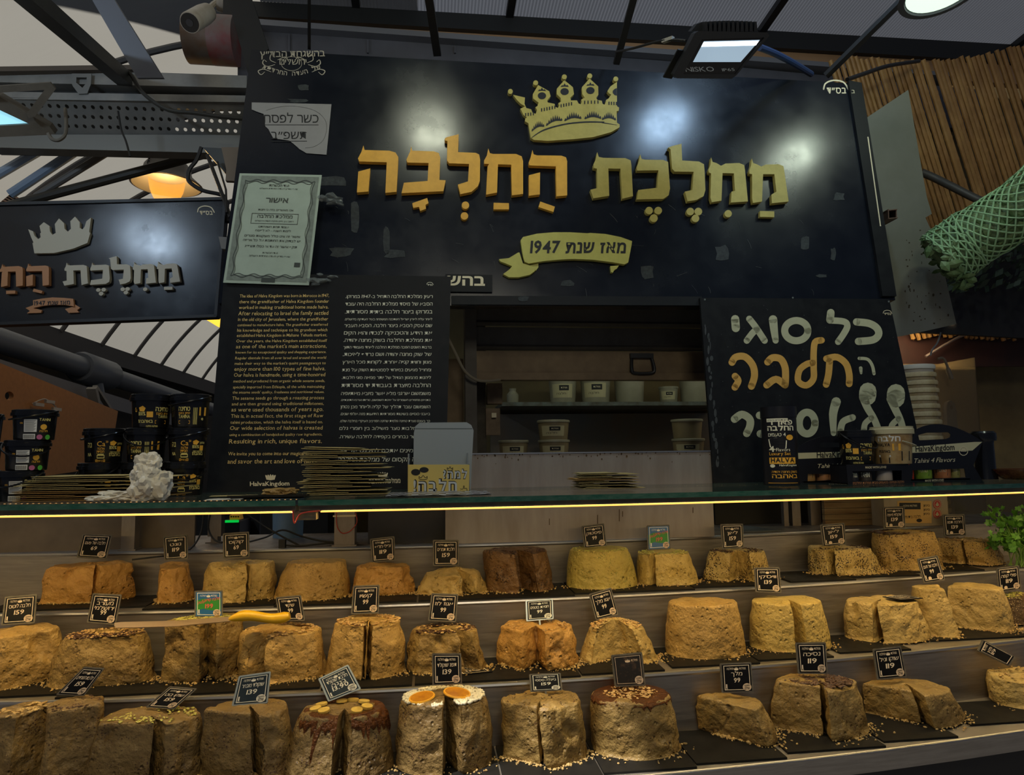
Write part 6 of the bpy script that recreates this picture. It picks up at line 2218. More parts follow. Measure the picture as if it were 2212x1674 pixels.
# fuse boxes and cable
fb = thing('fuse_box', at(1066, 940, 2.58), 'dirty beige electric boxes on the post beside the shelf', 'electric box')
M['fuse'] = mat('grimy_beige_plastic', (.22, .15, .08), .6, c2=(.12, .075, .035), vs=14)
for a, b, c_, d in ((1053, 828, 1085, 872), (1050, 882, 1080, 940)):
    mb = MB()
    p, q = at(a, d, 2.58), at(c_, b, 2.58)
    mb.box((p.x, 2.58, p.z), (q.x, 2.64, q.z))
    obj('enclosure', mb, M['fuse'], fb)
mb = MB()
p, q = at(1062, 902, 2.57), at(1072, 892, 2.57)
mb.box((p.x, 2.565, p.z), (q.x, 2.58, q.z))
obj('switch', mb, M['cream'], fb)
mb = MB()
mb.box((at(1025, 900, 2.6).x, 2.60, 1.25), (at(1050, 900, 2.6).x, 2.68, at(1040, 822, 2.6).z + .3))
tag(obj('wooden_post', mb, mat('grimy_wood_post', (.05, .04, .028), .8, c2=(.09, .075, .05), vs=16)), 'grimy upright post behind the shutter rail', 'post')
mb = MB()
mb.tube(smooth3([at(966, 726, 2.36), at(985, 765, 2.36), at(1003, 800, 2.36), at(1028, 820, 2.37), at(1055, 823, 2.40), at(1080, 820, 2.43)]), .005, 8)
tag(obj('white_cable', mb, mat('dirty_white_cable', (.26, .22, .15), .6), None, True), 'dirty white cable sagging from behind the info panel to the shutter', 'cable')
# shelf with tubs
P_S2 = vplane(1300, 868, 2.85)
zs = P_S2(1300, 868).z
mb = MB()
a, b = P_S2(1084, 868), P_S2(1600, 868)
mb.box((a.x, 2.85, zs - .016), (b.x, 3.14, zs))
tag(obj('metal_shelf', mb, mat('worn_grey_shelf', (.14, .16, .15), .5, .3, c2=(.08, .07, .05), vs=20)), 'worn grey metal shelf holding tubs inside the stall', 'shelf')
M['tub'] = mat('cloudy_plastic_tub', (.27, .25, .18), .4, c2=(.21, .19, .13), vs=8)
M['tubb'] = mat('brown_filled_tub', (.22, .17, .09), .45)
M['tublab'] = mat('tub_label', (.42, .37, .22), .6)


def tub(px0, px1, py, Y, zbase, lab, label=True, m_='tub', lid=True):
    p, q = at(px0, py, Y), at(px1, py, Y)
    r = (q.x - p.x) / 2
    c = V(((p.x + q.x) / 2, Y, zbase))
    h = at((px0 + px1) / 2, py, Y).z - zbase
    root = thing('plastic_tub', c, lab, 'tub', 'tubs inside the stall')
    mb = MB()
    mb.lathe(c, [(r * .84, 0), (r * .95, h * .9), (r * .95, h * .92)], 28)
    obj('tub_body', mb, M[m_], root, True)
    if lid:
        mb = MB()
        mb.lathe(c, [(r, h * .88), (r, h * .97), (r * .96, h), (.001, h)], 28)
        obj('tub_lid', mb, M['tub'], root, True)
    if label:
        fn = up(cylmap(c, r * .84, r * .95, h * .9, -92, 52))
        mb = MB()
        n = 8
        for i in range(n):
            mb.rect(fn, -.9 + 1.8 * i / n, -.78, -.9 + 1.8 * (i + 1) / n, -.2, .0006)
        obj('paper_label', mb, M['tublab'], root)
        mb = MB()
        for i in range(4):
            mb.rect(fn, -.25 + .2 * i, -.72, -.25 + .2 * (i + 1), -.50, .0012)
        text(mb, fn, 'חלבה', -.5, -.33, .3, -.33, .08, .0012)
        obj('label_print', mb, M['ink'], root)
        mb = MB()
        text(mb, fn, 'ממלכת', -.1, -.58, .4, -.58, .07, .0018)
        obj('label_lettering', mb, M['cream'], root)
    return root


for a, b, y, lab, l_, m_ in ((1184, 1246, 815, 'labelled tub on the metal shelf with white writing on its label', True, 'tub'), (1252, 1319, 812, 'labelled tub on the metal shelf with a dark square on its label', True, 'tub'),
                             (1325, 1392, 810, 'plain cloudy tub without label on the metal shelf', False, 'tub'), (1423, 1464, 836, 'small labelled tub on the metal shelf', True, 'tub'),
                             (1466, 1534, 812, 'shiny plain tub on the metal shelf against the offer panel', False, 'tub')):
    tub(a, b, y, 2.93, zs + .001, lab, l_, m_, lid=l_)
p = at(1107, 866, 2.93)
mb = MB()
mb.lathe((p.x, 2.92, zs + .001), [(.024, 0), (.026, .035), (.014, .05), (.015, .062), (.001, .062)], 18)
tag(obj('small_jug', mb, M['tub'], None, True), 'small cloudy jug on the shelf end beside the fuse box', 'jug')
wt_ = MB()
zw = 1.51 + .005
a, b = at(1040, 975, 2.62), at(1600, 975, 2.62)
zw = at(1300, 992, 2.62).z
wt_.box((a.x, 2.56, zw - .03), (b.x, 3.12, zw))
tag(obj('work_table', wt_, M['steel_dirty']), 'steel work table behind the splashback, holding stacked tubs', 'table')
mb = MB()
a, b = at(1060, 900, 3.10), at(1700, 900, 3.10)
mb.box((a.x, 3.12, zw), (b.x, 3.14, at(1300, 893, 3.10).z))
tag(obj('steel_wall_sheet', mb, mat('dull_wall_sheet', (.20, .20, .17), .38, .5, c2=(.26, .17, .09), vs=2)), 'dull steel sheet on the back wall behind the stacked tubs', 'panel')
h_t = at(1195, 908, 2.75).z - zw
hh_ = (h_t - .002) / 2
for a, b, y, lab, zb_ in ((1162, 1230, None, 'labelled tub under another on the work table', 0), (1160, 1230, 908, 'labelled tub on top of another on the work table', 1),
                          (1076, 1142, None, 'single labelled tub on the work table near the fuse box', 0), (1452, 1520, None, 'lower tub of the stack beside the offer panel', 0), (1450, 1516, 906, 'brown upper tub of the stack beside the offer panel', 1)):
    z0 = zw + .001 + (hh_ + .001) * zb_
    yt_ = proj((0.5, 2.75, z0 + hh_))[1]
    p = at((a + b) / 2, 940, 2.75)
    yt_ = proj((p.x, 2.75, z0 + hh_))[1]
    tub(a, b, yt_, 2.75, z0, lab, 'brown upper' not in lab, 'tubb' if 'brown' in lab or 'upper' in lab else 'tubb')
# mushroom of lids etc. beyond the offer panel
Yl = 2.34
p, q = at(1950, 850, Yl), at(2032, 850, Yl)
cx = (p.x + q.x) / 2 - .01
r_ = .068
zz = DECK + .0005
M['lid'] = mat('cream_plastic_lid', (.52, .44, .27), .5, c2=(.36, .26, .12), vs=22)
M['lidw'] = mat('white_plastic_lid', (.55, .52, .45), .5)
ztop = at(2000, 790, Yl).z
nl = 20
hL = (ztop - zz) / nl
LN = ['lowest', 'second', 'third', 'fourth', 'fifth', 'sixth', 'seventh', 'eighth', 'ninth', 'tenth', 'eleventh', 'twelfth', 'thirteenth', 'fourteenth', 'fifteenth', 'sixteenth', 'seventeenth', 'eighteenth', 'nineteenth', 'topmost']
rnd = random.Random(77)
for i in range(nl):
    c = V((cx + rnd.uniform(-.003, .003) - (i - 10) * .0012, Yl + rnd.uniform(-.003, .003), zz + i * hL))
    mb = MB()
    mb.lathe(c, [(r_ * .9, 0), (r_ * .9, hL * .35), (r_, hL * .4), (r_ * 1.01, hL * .8), (r_ * .97, hL * .97), (.001, hL * .97)], 28)
    tag(obj('plastic_cover', mb, M['lidw'] if i == nl - 1 else M['lid'], None, True), 'round %s plastic lid, %s in the stack behind the gift box' % ('white' if i == nl - 1 else 'cream', LN[i] + (' from below' if 0 < i < nl - 1 else '')), 'lid', 'stacked plastic lids')
M['acr'] = mat('dusty_acrylic', (.20, .15, .08), .15, alpha=.45, spec=.5)
P_AC = vplane(2050, 930, 2.62)
ac = thing('acrylic_case', P_AC(2050, 930), 'dusty clear acrylic case standing behind the stack of lids', 'case')
a, b = P_AC(1975, 930), P_AC(2118, 930)
zt_ = P_AC(2050, 800).z
zt2 = P_AC(2050, 772).z
for nm, lo, hi in (('front_pane', (a.x, 2.62, DECK), (b.x, 2.624, zt_)), ('side_pane', (b.x - .004, 2.62, DECK), (b.x, 2.85, zt2))):
    mb = MB()
    mb.box(lo, hi)
    obj(nm, mb, M['acr'], ac)
mb = MB()
mb.hexa([(a.x, 2.62, zt_), (b.x, 2.62, zt_), (b.x, 2.85, zt2), (a.x, 2.85, zt2), (a.x, 2.62, zt_ + .004), (b.x, 2.62, zt_ + .004), (b.x, 2.85, zt2 + .004), (a.x, 2.85, zt2 + .004)])
obj('sloped_top', mb, M['acr'], ac)
mb = MB()
mb.tube(smooth3([P_AC(2003, 780, .06), P_AC(2014, 778, .06), P_AC(2022, 792, .06), P_AC(2026, 806, .06), P_AC(2032, 822, .06)]), [.005] * 12 + [.005, .007, .008, .009, .009, .009, .009, .009, .008][:9], 8)
tag(obj('cable_plug', mb, mat('grey_plug', (.20, .16, .11), .6), None, True), 'grey cable end with a plug hanging before the acrylic case', 'cable')
mb = MB()
mb.tube(smooth3([at(2032, 718, 2.5), at(2025, 740, 2.5), at(2014, 755, 2.5), at(2010, 768, 2.5)]), .003, 8)
tag(obj('thin_cable', mb, mat('pale_blue_cable', (.22, .26, .28), .5), None, True), 'thin pale blue cable hanging under the tilted grey plate', 'cable')
pl = vplane(2056, 925, 2.66)
mb = MB()
mb.prism(pl, [[(2047, 930), (2045, 880), (2048, 868), (2055, 865), (2062, 870), (2066, 885), (2070, 930)], ring(2055, 880, 4, 10)], -.02, 0)
tag(obj('white_gadget', mb, mat('white_gadget', (.36, .30, .24), .5)), 'small upright whitish gadget inside the acrylic case', 'gadget')
Ym = 2.02
p, q = at(2104, 990, Ym), at(2150, 990, Ym)
c = V(((p.x + q.x) / 2, Ym, GT + .0005))
hm_ = at(2128, 932, Ym).z - GT
r_ = (q.x - p.x) / 2
ml = thing('black_mill', c, 'black ridged mill with a thick round lid beside the emblem gift box', 'mill')
mb = MB()
mb.lathe(c, [(r_ * .9, 0), (r_ * .8, hm_ * .2), (r_ * .76, hm_ * .75), (r_ * .8, hm_ * .8)], 14)
obj('mill_body', mb, M['pail'], ml, True, )
mb = MB()
mb.lathe(c, [(r_ * .95, hm_ * .8), (r_, hm_ * .86), (r_ * .98, hm_ * .96), (r_ * .85, hm_), (.001, hm_)], 26)
obj('mill_lid', mb, M['pail'], ml, True)
p = at(2200, 1030, 1.98)
mb = MB()
mb.lathe((p.x, 1.98, GT + .0005), [(.04, 0), (.055, .010), (.075, .028), (.078, .032), (.07, .03), (.001, .02)], 30)
tag(obj('brown_bowl', mb, mat('speckled_brown_bowl', (.07, .02, .012), .25, c2=(.16, .07, .03), vs=60), None, True), 'shallow speckled brown bowl at the far end of the glass shelf', 'bowl')

# ---------------------------------------------------------------- under the glass at the far side
mb = MB()
a, b = at(1545, 1120, 2.45), at(1790, 1120, 2.45)
mb.box((a.x, 2.45, DECK + .001), (b.x, 2.47, GT + .05))
tag(obj('dark_infill', mb, mat('dark_infill', (.010, .010, .010), .5)), 'dark cupboard sheet for the shaded inside, under the offer panel', 'infill')  # sheet added where only the shaded interior shows
mb = MB()
p, q = at(1582, 1152, 2.25), at(1672, 1152, 2.25)
mb.hexa([(p.x, 2.2, DECK + .001), (q.x, 2.2, DECK + .001), (q.x - .03, 2.36, DECK + .001), (p.x, 2.36, DECK + .001), (p.x, 2.2, DECK + .004), (q.x, 2.2, DECK + .004), (q.x - .03, 2.36, DECK + .004), (p.x, 2.36, DECK + .004)])
tag(obj('grey_sheet', mb, mat('grey_sheet', (.10, .12, .14), .5)), 'grey sheet lying on the deck behind the black-flecked halva tag', 'sheet')
for a, b, lab in ((1694, 1704, 'first thin grey post behind the flecked halvas'), (1712, 1730, 'broad grey post behind the flecked halvas'), (1752, 1774, 'mottled pale post at the slatted crate')):
    p, q = at(a, 1120, 2.36), at(b, 1120, 2.36)
    mb = MB()
    mb.box((p.x, 2.36, DECK), (q.x, 2.38, GT + .03))
    tag(obj('steel_post', mb, M['steel_dirty']), lab, 'post')
cr_ = thing('slatted_crate', at(1855, 1160, 2.32), 'pale wooden slatted crate side behind the tall flecked wheel', 'crate')
p, q = at(1782, 1120, 2.32), at(1922, 1120, 2.32)
M['wood'] = mat('worn_pale_wood', (.36, .26, .13), .7, c2=(.20, .11, .04), vs=7, stretch=(.6, 1, 6))
for i in range(7):
    mb = MB()
    z0 = DECK + .001 + i * .0205
    mb.box((p.x, 2.32, z0), (q.x, 2.336, z0 + .019))
    obj('slat', mb, M['wood'], cr_)
pt_ = at(1965, 1120, 2.22)
tq = thing('white_tub', V((pt_.x + .03, 2.31, DECK + .0006)), 'big white square tub with a tan label and two red round stickers', 'tub')
mb = MB()
p, q = at(1912, 1130, 2.25), at(2050, 1130, 2.25)
zt_ = GT - .0135
mb.box((p.x, 2.25, DECK + .0006), (q.x, 2.38, zt_ - .02))
obj('tub_body', mb, mat('white_tub_plastic', (.40, .33, .22), .45, c2=(.30, .23, .13), vs=6), tq)
mb = MB()
mb.box((p.x - .004, 2.245, zt_ - .02), (q.x + .004, 2.385, zt_ - .004))
obj('tub_lid', mb, M['pail'], tq)
pl = Pl((0, 2.25, 0), (0, -1, 0))
mb = MB()
mb.rect(pl, 1938, 1082, 2012, 1130, .001)
obj('tan_label', mb, mat('tan_label', (.60, .36, .10), .6), tq)
mb = MB()
mb.rect(pl, 1942, 1086, 1988, 1100, .0016)
text(mb, pl, 'חלבה בית מקורי', 1946, 1120, 1988, 1118, 6, .0016)
for i in range(3):
    text(mb, pl, 'סימון', 1994, 1094 + i * 9, 2008, 1094 + i * 9, 5, .0016)
mb.disc(pl, 1985, 1124, 6, 4, .0016)
obj('label_print', mb, M['ink'], tq)
mb = MB()
text(mb, pl, 'ממלכת החלבה', 1950, 1095, 1980, 1094, 4.5, .002)
obj('label_lettering', mb, M['cream'], tq)
for y in (1089, 1110):
    mb = MB()
    mb.disc(pl, 2024, y, 9, 10, .001)
    s_ = obj('red_sticker', mb, mat('red_sticker', (.45, .03, .025), .5), tq)
    ORG[s_.name] = ORG[tq.name]
    mb = MB()
    mb.stroke(pl, circ(2024, y, 7, 8, 14), 1, .0015, 4)
    mb.flat(pl, [[(2024, y - 5), (2028, y + 2), (2024, y + 5), (2020, y + 2)]], .0015)
    obj('sticker_mark', mb, M['tublab'], s_)
gp = thing('glass_screen', at(2150, 1200, 2.05), 'upright glass end panel beside the herbs', 'glass panel')
mb = MB()
p = at(2075, 1150, 2.10)
mb.box((p.x, 2.11 + bow(p.x), DECK), (p.x + .5, 2.116 + bow(p.x), GT - .014))
obj('pane', mb, mat('end_glass', (.03, .035, .035), .05, alpha=.35), gp)
# herbs
hb = thing('herb_bunch', V((at(2190, 1290, 1.93 + bow(1.4)).x + .065, 1.96 + bow(1.4), ZT[1] + .006)), 'bunch of fresh green parsley at the far end of the top tier', 'herbs')
rnd = random.Random(4)
st, lf = MB(), MB()
hx, hy, hz = ORG[hb.name]
for i in range(46):
    a, k = rnd.uniform(0, 6.28), rnd.uniform(.02, .11)
    tip = V((hx + math.cos(a) * k * 1.0 + .02, hy + math.sin(a) * k * .5, hz + rnd.uniform(.07, .18)))
    bs_ = V((hx + rnd.uniform(-.03, .05), hy + rnd.uniform(-.02, .02), hz))
    mid = (tip + bs_) / 2 + V((0, 0, .03))
    st.tube(smooth3([bs_, mid, tip], 4), .0013, 5)
    for j in range(9):
        c_ = tip + V((rnd.uniform(-.028, .028), rnd.uniform(-.02, .02), rnd.uniform(-.03, .015)))
        u = V((rnd.uniform(-1, 1), rnd.uniform(-1, .2), rnd.uniform(-.6, .8))).normalized()
        v = u.orthogonal().normalized()
        w_ = u.cross(v)
        s_ = rnd.uniform(.008, .016)
        prof = [(0, -1), (.5, -.5), (.9, -.55), (.7, 0), (1, .35), (.45, .4), (0, 1), (-.45, .4), (-1, .35), (-.7, 0), (-.9, -.55), (-.5, -.5)]
        o_ = len(lf.v)
        lf.v += [c_ + v * (x * s_) + w_ * (y * s_) + u * (s_ * .25 * (x * x - y * y * .3)) for x, y in prof] + [c_]
        lf.f += [(o_ + q, o_ + (q + 1) % 12, o_ + 12) for q in range(12)]
o = obj('stems', st, mat('parsley_stem', (.16, .30, .05), .5), hb, True)
o['kind'] = 'stuff'
o = obj('leaves', lf, mat('parsley_leaf', (.07, .22, .02), .5, c2=(.12, .32, .04), vs=40), hb)
o['kind'] = 'stuff'

# ================================================================ right-hand side: bamboo, plate, netted tube
P_BB = vplane(2000, 300, 2.75, -12)
bb = thing('bamboo_screen', P_BB(2000, 420), 'screen of brown bamboo poles slanting behind the grey plate', 'bamboo screen')
M['bam'] = mat('dry_bamboo', (.46, .25, .08), .55, c2=(.30, .15, .045), vs=10, stretch=(1, 1, .6))
M['bam2'] = mat('dry_bamboo_light', (.48, .27, .085), .55, c2=(.33, .17, .05), vs=10, stretch=(1, 1, .6))
rnd = random.Random(9)
topy = [(1790, 132), (1850, 124), (1930, 130), (2000, 134), (2060, 128), (2120, 118), (2212, 100), (2300, 84)]


def ylin(L, x):
    for (a, b), (c, d) in zip(L, L[1:]):
        if x <= c:
            return b + (d - b) * (x - a) / (c - a)
    return L[-1][1]


x = 1792
i = 0
while x < 2290:
    yt_ = ylin(topy, x) + rnd.uniform(-4, 4)
    L = 600
    a, b = P_BB(x, yt_, rnd.uniform(0, .012)), P_BB(x + L * (.30 + (x - 1790) * .00006), yt_ + L, rnd.uniform(0, .012))
    n = 13
    pts, rr_ = [], []
    ph_ = rnd.uniform(0, .1)
    r0 = rnd.uniform(.0088, .0108)
    for k in range(n + 1):
        t = min(1, max(0, k / n + (ph_ if 0 < k < n else 0)))
        for dt, rk in ((-.008, 1), (0, 1.16), (.008, 1)):
            if 0 < k < n:
                pts.append(a + (b - a) * (t + dt))
                rr_.append(r0 * rk)
            elif dt == 0:
                pts.append(a + (b - a) * t)
                rr_.append(r0)
    mb = MB()
    mb.tube(pts, rr_, 8)
    obj('bamboo_pole', mb, M['bam'] if i % 3 else M['bam2'], bb, True)
    x += rnd.uniform(10.2, 12.0)
    i += 1
P_GP = vplane(1960, 720, 2.42, -6)
gp_ = MB()
gp_.prism(P_GP, [[(1868, 257), (1962, 194), (1985, 330), (2002, 425), (2013, 462), (1999, 470), (2008, 490), (2022, 512), (2040, 590), (2066, 700), (1968, 722), (1900, 735)]], -.006, 0)
tag(obj('grey_plate', gp_, mat('spotted_grey_plate', (.20, .20, .16), .55, c2=(.155, .155, .115), vs=3, r2=.7)), 'tilted spotted grey sheet-metal plate beside the big sign', 'plate')
mb = MB()
rnd = random.Random(6)
for k in range(70):
    x, y = rnd.uniform(1955, 2050), rnd.uniform(480, 705)
    if x < 1990 + (y - 480) * .33 and x > 1935 + (y - 480) * .08:
        mb.disc(P_GP, x, y, rnd.uniform(.6, 2.6), rnd.uniform(.8, 3.5), .0008, 7)
o = obj('plate_stain', mb, mat('rust_spots', (.05, .035, .015), .8))
o.name = 'rust_spots'
tag(o, 'scattered dark rust spots on the tilted grey plate', 'stain', kind='stuff')
mb = MB()
a, b = at(1900, 478, 2.36), at(1928, 462, 2.20)
for dx, dz_, wx, wz in ((-.015, 0, .003, .033), (.015, 0, .003, .033), (0, .015, .033, .003), (0, -.015, .033, .003)):
    mb.bar(a + V((dx, 0, dz_)), b + V((dx, 0, dz_)), wx, wz)
tag(obj('square_tube', mb, mat('rusty_square_tube', (.10, .055, .035), .6, c2=(.17, .10, .06), vs=30)), 'open end of a rusty square steel tube beside the big sign', 'tube')
mb = MB()
mb.tube(smooth3([at(1990, 372, 2.62), at(2020, 385, 2.6), at(2060, 405, 2.55), at(2110, 430, 2.5), at(2150, 445, 2.45)]), .016, 12)
tag(obj('grey_pipe', mb, mat('grey_conduit', (.055, .05, .042), .5), None, True), 'grey conduit pipe running from the plate to the netted tube', 'pipe')
# netted leaf tube
nt = thing('netted_leaf_roll', at(2110, 620, 2.2), 'thick roll of artificial green leaves wrapped in pale green netting', 'leaf roll')
A0, A1 = at(2030, 575, 2.28), at(2290, 405, 2.0)
path = smooth3([at(2034, 562, 2.25), at(2090, 520, 2.2), at(2150, 485, 2.13), at(2215, 440, 2.05), at(2290, 370, 1.95)], 7)
rads = [.105 - .0006 * i for i in range(len(path))]
mb = MB()
mb.tube(path, [r * .9 for r in rads], 20)
o = obj('leaf_core', mb, mat('dull_leaf_core', (.10, .17, .07), .7, c2=(.22, .30, .15), vs=22, bump=.8, bs=30), nt, True)
mb = MB()
ups = V((0, 0, 1))


def roll_pt(t, a, k=1.0):
    f_ = t * (len(path) - 1)
    i = min(int(f_), len(path) - 2)
    p = path[i].lerp(path[i + 1], f_ - i)
    d = (path[i + 1] - path[i]).normalized()
    e = d.cross(ups).normalized()
    g = e.cross(d)
    return p + (e * math.cos(a) + g * math.sin(a)) * rads[i] * k


for s_ in (-1, 1):
    for k in range(16):
        pts = [roll_pt(t / 26, s_ * t * .19 + k * .3927, 1.03 + .02 * math.sin(t + k)) for t in range(27)]
        mb.tube(pts, .0028, 5, cap=False)
for k in range(5):
    pts = [roll_pt(.02 + k * .06 + .02 * math.sin(q * .4), q * .314, 1.06) for q in range(21)]
    mb.tube(pts, .0030, 5, cap=False)
o = obj('netting', mb, mat('pale_green_netting', (.30, .50, .26), .5), nt, True)
lf = MB()
rnd = random.Random(14)
for k in range(420):
    t, a = rnd.random(), rnd.uniform(0, 6.28)
    if k < 60:
        t = rnd.uniform(0, .06)
    c_ = roll_pt(t, a, rnd.uniform(.78, .97))
    if k < 60:
        c_ += V((rnd.uniform(-.02, .03), -.01, rnd.uniform(-.05, .0)))
    u = (c_ - roll_pt(t, a, 0)).normalized() + V((rnd.uniform(-.5, .5), rnd.uniform(-.5, .5), rnd.uniform(-.5, .5)))
    u.normalize()
    v = u.orthogonal().normalized()
    v = (Matrix.Rotation(rnd.uniform(0, 6.28), 3, u) @ v)
    w_ = u.cross(v)
    s_ = rnd.uniform(.014, .026)
    o_ = len(lf.v)
    prof = [(0, -1), (.5, -.5), (.62, 0), (.4, .5), (0, 1), (-.4, .5), (-.62, 0), (-.5, -.5)]
    lf.v += [c_ + v * (x * s_) + w_ * (y * s_) for x, y in prof] + [c_ + u * s_ * .3]
    lf.f += [(o_ + q, o_ + (q + 1) % 8, o_ + 8) for q in range(8)]
o = obj('leaves', lf, mat('artificial_leaf', (.08, .16, .05), .55, c2=(.18, .26, .11), vs=12), nt)
o['kind'] = 'stuff'
# dark awning behind, and dark leaves
P_AW = vplane(2120, 720, 2.72, 0)
mb = MB()
mb.prism(P_AW, [[(1880, 560), (2300, 520), (2300, 735), (1880, 712)]], -.02, 0)
tag(obj('dark_awning', mb, mat('dark_awning', (.008, .006, .006), .7)), 'black awning board above the back corner, behind the leaf roll', 'awning')
mb = MB()
mb.prism(vplane(2120, 720, 2.95), [[(1880, 700), (2300, 700), (2300, 790), (2100, 792), (1880, 792)]], -.02, 0)
tag(obj('red_brown_canopy', mb, mat('red_brown_cloth', (.045, .012, .009), .8, c2=(.02, .007, .006), vs=4)), 'dark red-brown canopy band above the yellowish back wall', 'canopy')
mb = MB()
mb.tube(smooth3([at(2000, 770, 2.9), at(2040, 745, 2.9), at(2080, 725, 2.9), at(2125, 718, 2.9)]), .006, 6)
tag(obj('silver_edge', mb, mat('torn_silver_edge', (.16, .12, .11), .5), None, True), 'torn silvery strip along the red-brown canopy', 'strip')
lf = MB()
for k in range(260):
    c_ = at(rnd.uniform(2050, 2300), rnd.uniform(520, 625), 2.6 + rnd.uniform(-.05, .05))
    u = V((rnd.uniform(-1, 1), -1, rnd.uniform(-1, 1))).normalized()
    v = u.orthogonal().normalized()
    w_ = u.cross(v)
    s_ = rnd.uniform(.015, .03)
    o_ = len(lf.v)
    lf.v += [c_ + v * s_, c_ + w_ * s_ * .5, c_ - v * s_, c_ - w_ * s_ * .5]
    lf.f.append((o_, o_ + 1, o_ + 2, o_ + 3))
tag(obj('dark_foliage', lf, mat('dark_foliage', (.012, .025, .010), .6)), 'dark green artificial foliage under the netted leaf roll', 'foliage', kind='stuff')

# ================================================================ canopy and hardware above the sign
YF = 3.05
P_F = vplane(1300, 100, YF)
M['canopy'] = mat('grey_polycarbonate', (.20, .22, .27), .5, c2=(.10, .105, .125), vs=1.6, vcut=(.4, .62))
_N, _L = M['canopy'].node_tree.nodes, M['canopy'].node_tree.links
_t = _N.new('ShaderNodeBsdfTranslucent')
_t.inputs[0].default_value = (.095, .105, .13, 1)
_a = _N.new('ShaderNodeMixShader')
_a.inputs[0].default_value = .6
_o = [n for n in _N if n.type == 'OUTPUT_MATERIAL'][0]
_L.new(_N['Principled BSDF'].outputs[0], _a.inputs[1])
_L.new(_t.outputs[0], _a.inputs[2])
_L.new(_a.outputs[0], _o.inputs[0])
zc = P_F(1400, 30).z
mb = MB()
nx = 560
vs, fs = [], []
xa, xb = P_F(560, 30).x, P_F(2400, 30).x
for i in range(nx + 1):
    x = xa + (xb - xa) * i / nx
    dzz = .004 * (i % 2)
    for y, z_ in ((YF + .02, zc - .05), (.2, zc + .18)):
        vs.append((x, y, z_ + dzz - (x - xa) * .0))
mb.add(vs, [(2 * i, 2 * i + 2, 2 * i + 3, 2 * i + 1) for i in range(nx)])
tag(obj('canopy', mb, M['canopy']), 'dirty grey corrugated translucent canopy over the stall', 'canopy')
for x0_, lab in ((770, 'first dark rafter under the grey canopy'), (1100, 'dark rafter above the crown'), (1640, 'dark rafter above the floodlight'), (2180, 'last dark rafter above the bamboo')):
    a = at(x0_, 10, YF - .02)
    mb = MB()
    mb.bar(V((a.x, YF - .02, zc - .07)), V((a.x, .2, zc + .15)), .035, .03)
    tag(obj('rafter', mb, M['black']), lab, 'beam')
for nm, c, h0, h1, m_, lab in (
        ('black_beam', [(480, 8), (2330, 112), (2330, 150), (480, 40)], -.04, .03, mat('black_beam', (.010, .011, .012), .5), 'long black beam under the grey canopy'),
        ('wood_fascia', [(540, 38), (2330, 145), (2330, 190), (540, 78)], -.04, .0, mat('brown_fascia', (.50, .29, .15), .5, c2=(.38, .21, .10), vs=2), 'brown fascia board below the black beam')):
    mb = MB()
    mb.prism(P_F, [c], h0, h1)
    tag(obj(nm, mb, m_), lab, 'beam')
gt = thing('rain_gutter', P_F(1000, 200, .06), 'grey sheet-metal gutter behind the top of the big sign', 'gutter')
M['gut'] = mat('grey_gutter', (.13, .13, .155), .5, .3, c2=(.09, .09, .105), vs=3)
mb = MB()
mb.prism(P_F, [[(520, 78), (1480, 148), (2100, 205), (2100, 290), (520, 190)]], .01, .05)
obj('gutter_face', mb, M['gut'], gt)
mb = MB()
mb.prism(P_F, [[(420, 60), (1480, 136), (2050, 182), (2050, 190), (1480, 147), (420, 72)]], .01, .10)
obj('gutter_rim', mb, mat('gutter_rim', (.22, .22, .24), .45, .3), gt)
mb = MB()
for x in (628, 795, 980):
    mb.prism(P_F, [[(x, 82 + (x - 520) * .073), (x + 4, 82 + (x - 520) * .073), (x + 4, 130), (x, 130)]], .05, .06)
obj('gutter_seam', mb, M['gut'], gt)
ge = thing('gutter_end', P_F(465, 120, .1), 'round gutter end with a red paint patch beside the security camera', 'gutter')
a, b = P_F(425, 118, .12), P_F(525, 124, .12)
mb = MB()
rg = (at(425, 75, YF).z - at(425, 168, YF).z) / 2
mb.lathe(a, [(rg * .94, 0), (rg, .002), (rg, .16), (rg, (b - a).length)], 30, (b - a))
obj('gutter_drum', mb, mat('rusty_gutter_drum', (.17, .15, .14), .5, .3, c2=(.14, .075, .04), vs=6), ge, True)
mb = MB()
mb.lathe(a + (b - a) * .52, [(rg * 1.005, 0), (rg * 1.01, .01), (rg * 1.01, .09), (rg * 1.005, .10)], 30, (b - a))
obj('red_patch', mb, mat('red_paint_patch', (.22, .02, .02), .5, c2=(.17, .14, .13), vs=5), ge, True)
for c, w_, lab, Ya, Yb_ in (([(668, -60), (668, 106)], .010, 'thin black rod holding the big sign above the certification sticker', 2.0, 2.27), ([(918, -60), (945, 119)], .026, 'flat black rod holding the big sign near its middle', 2.0, 2.27),
                            ([(1384, -60), (1331, 138)], .022, 'black rod with tied wire holding the big sign near the crown', 2.0, 2.27), ([(2010, -60), (1784, 164)], .028, 'slanting black strut holding the upper corner of the big sign', 2.0, 2.27)):
    mb = MB()
    mb.bar(at(*c[0], Ya), at(*c[1], Yb_), w_, w_ * .5)
    tag(obj('sign_rod', mb, M['black']), lab, 'rod')
mb = MB()
mb.prism(vplane(530, 100, 2.38), [[(476, -60), (522, -60), (545, 0), (580, 106), (545, 128), (540, 175), (528, 130)]], -.05, .0)
tag(obj('steel_bracket', mb, M['black']), 'heavy black steel bracket at the upper alley corner of the big sign', 'bracket')
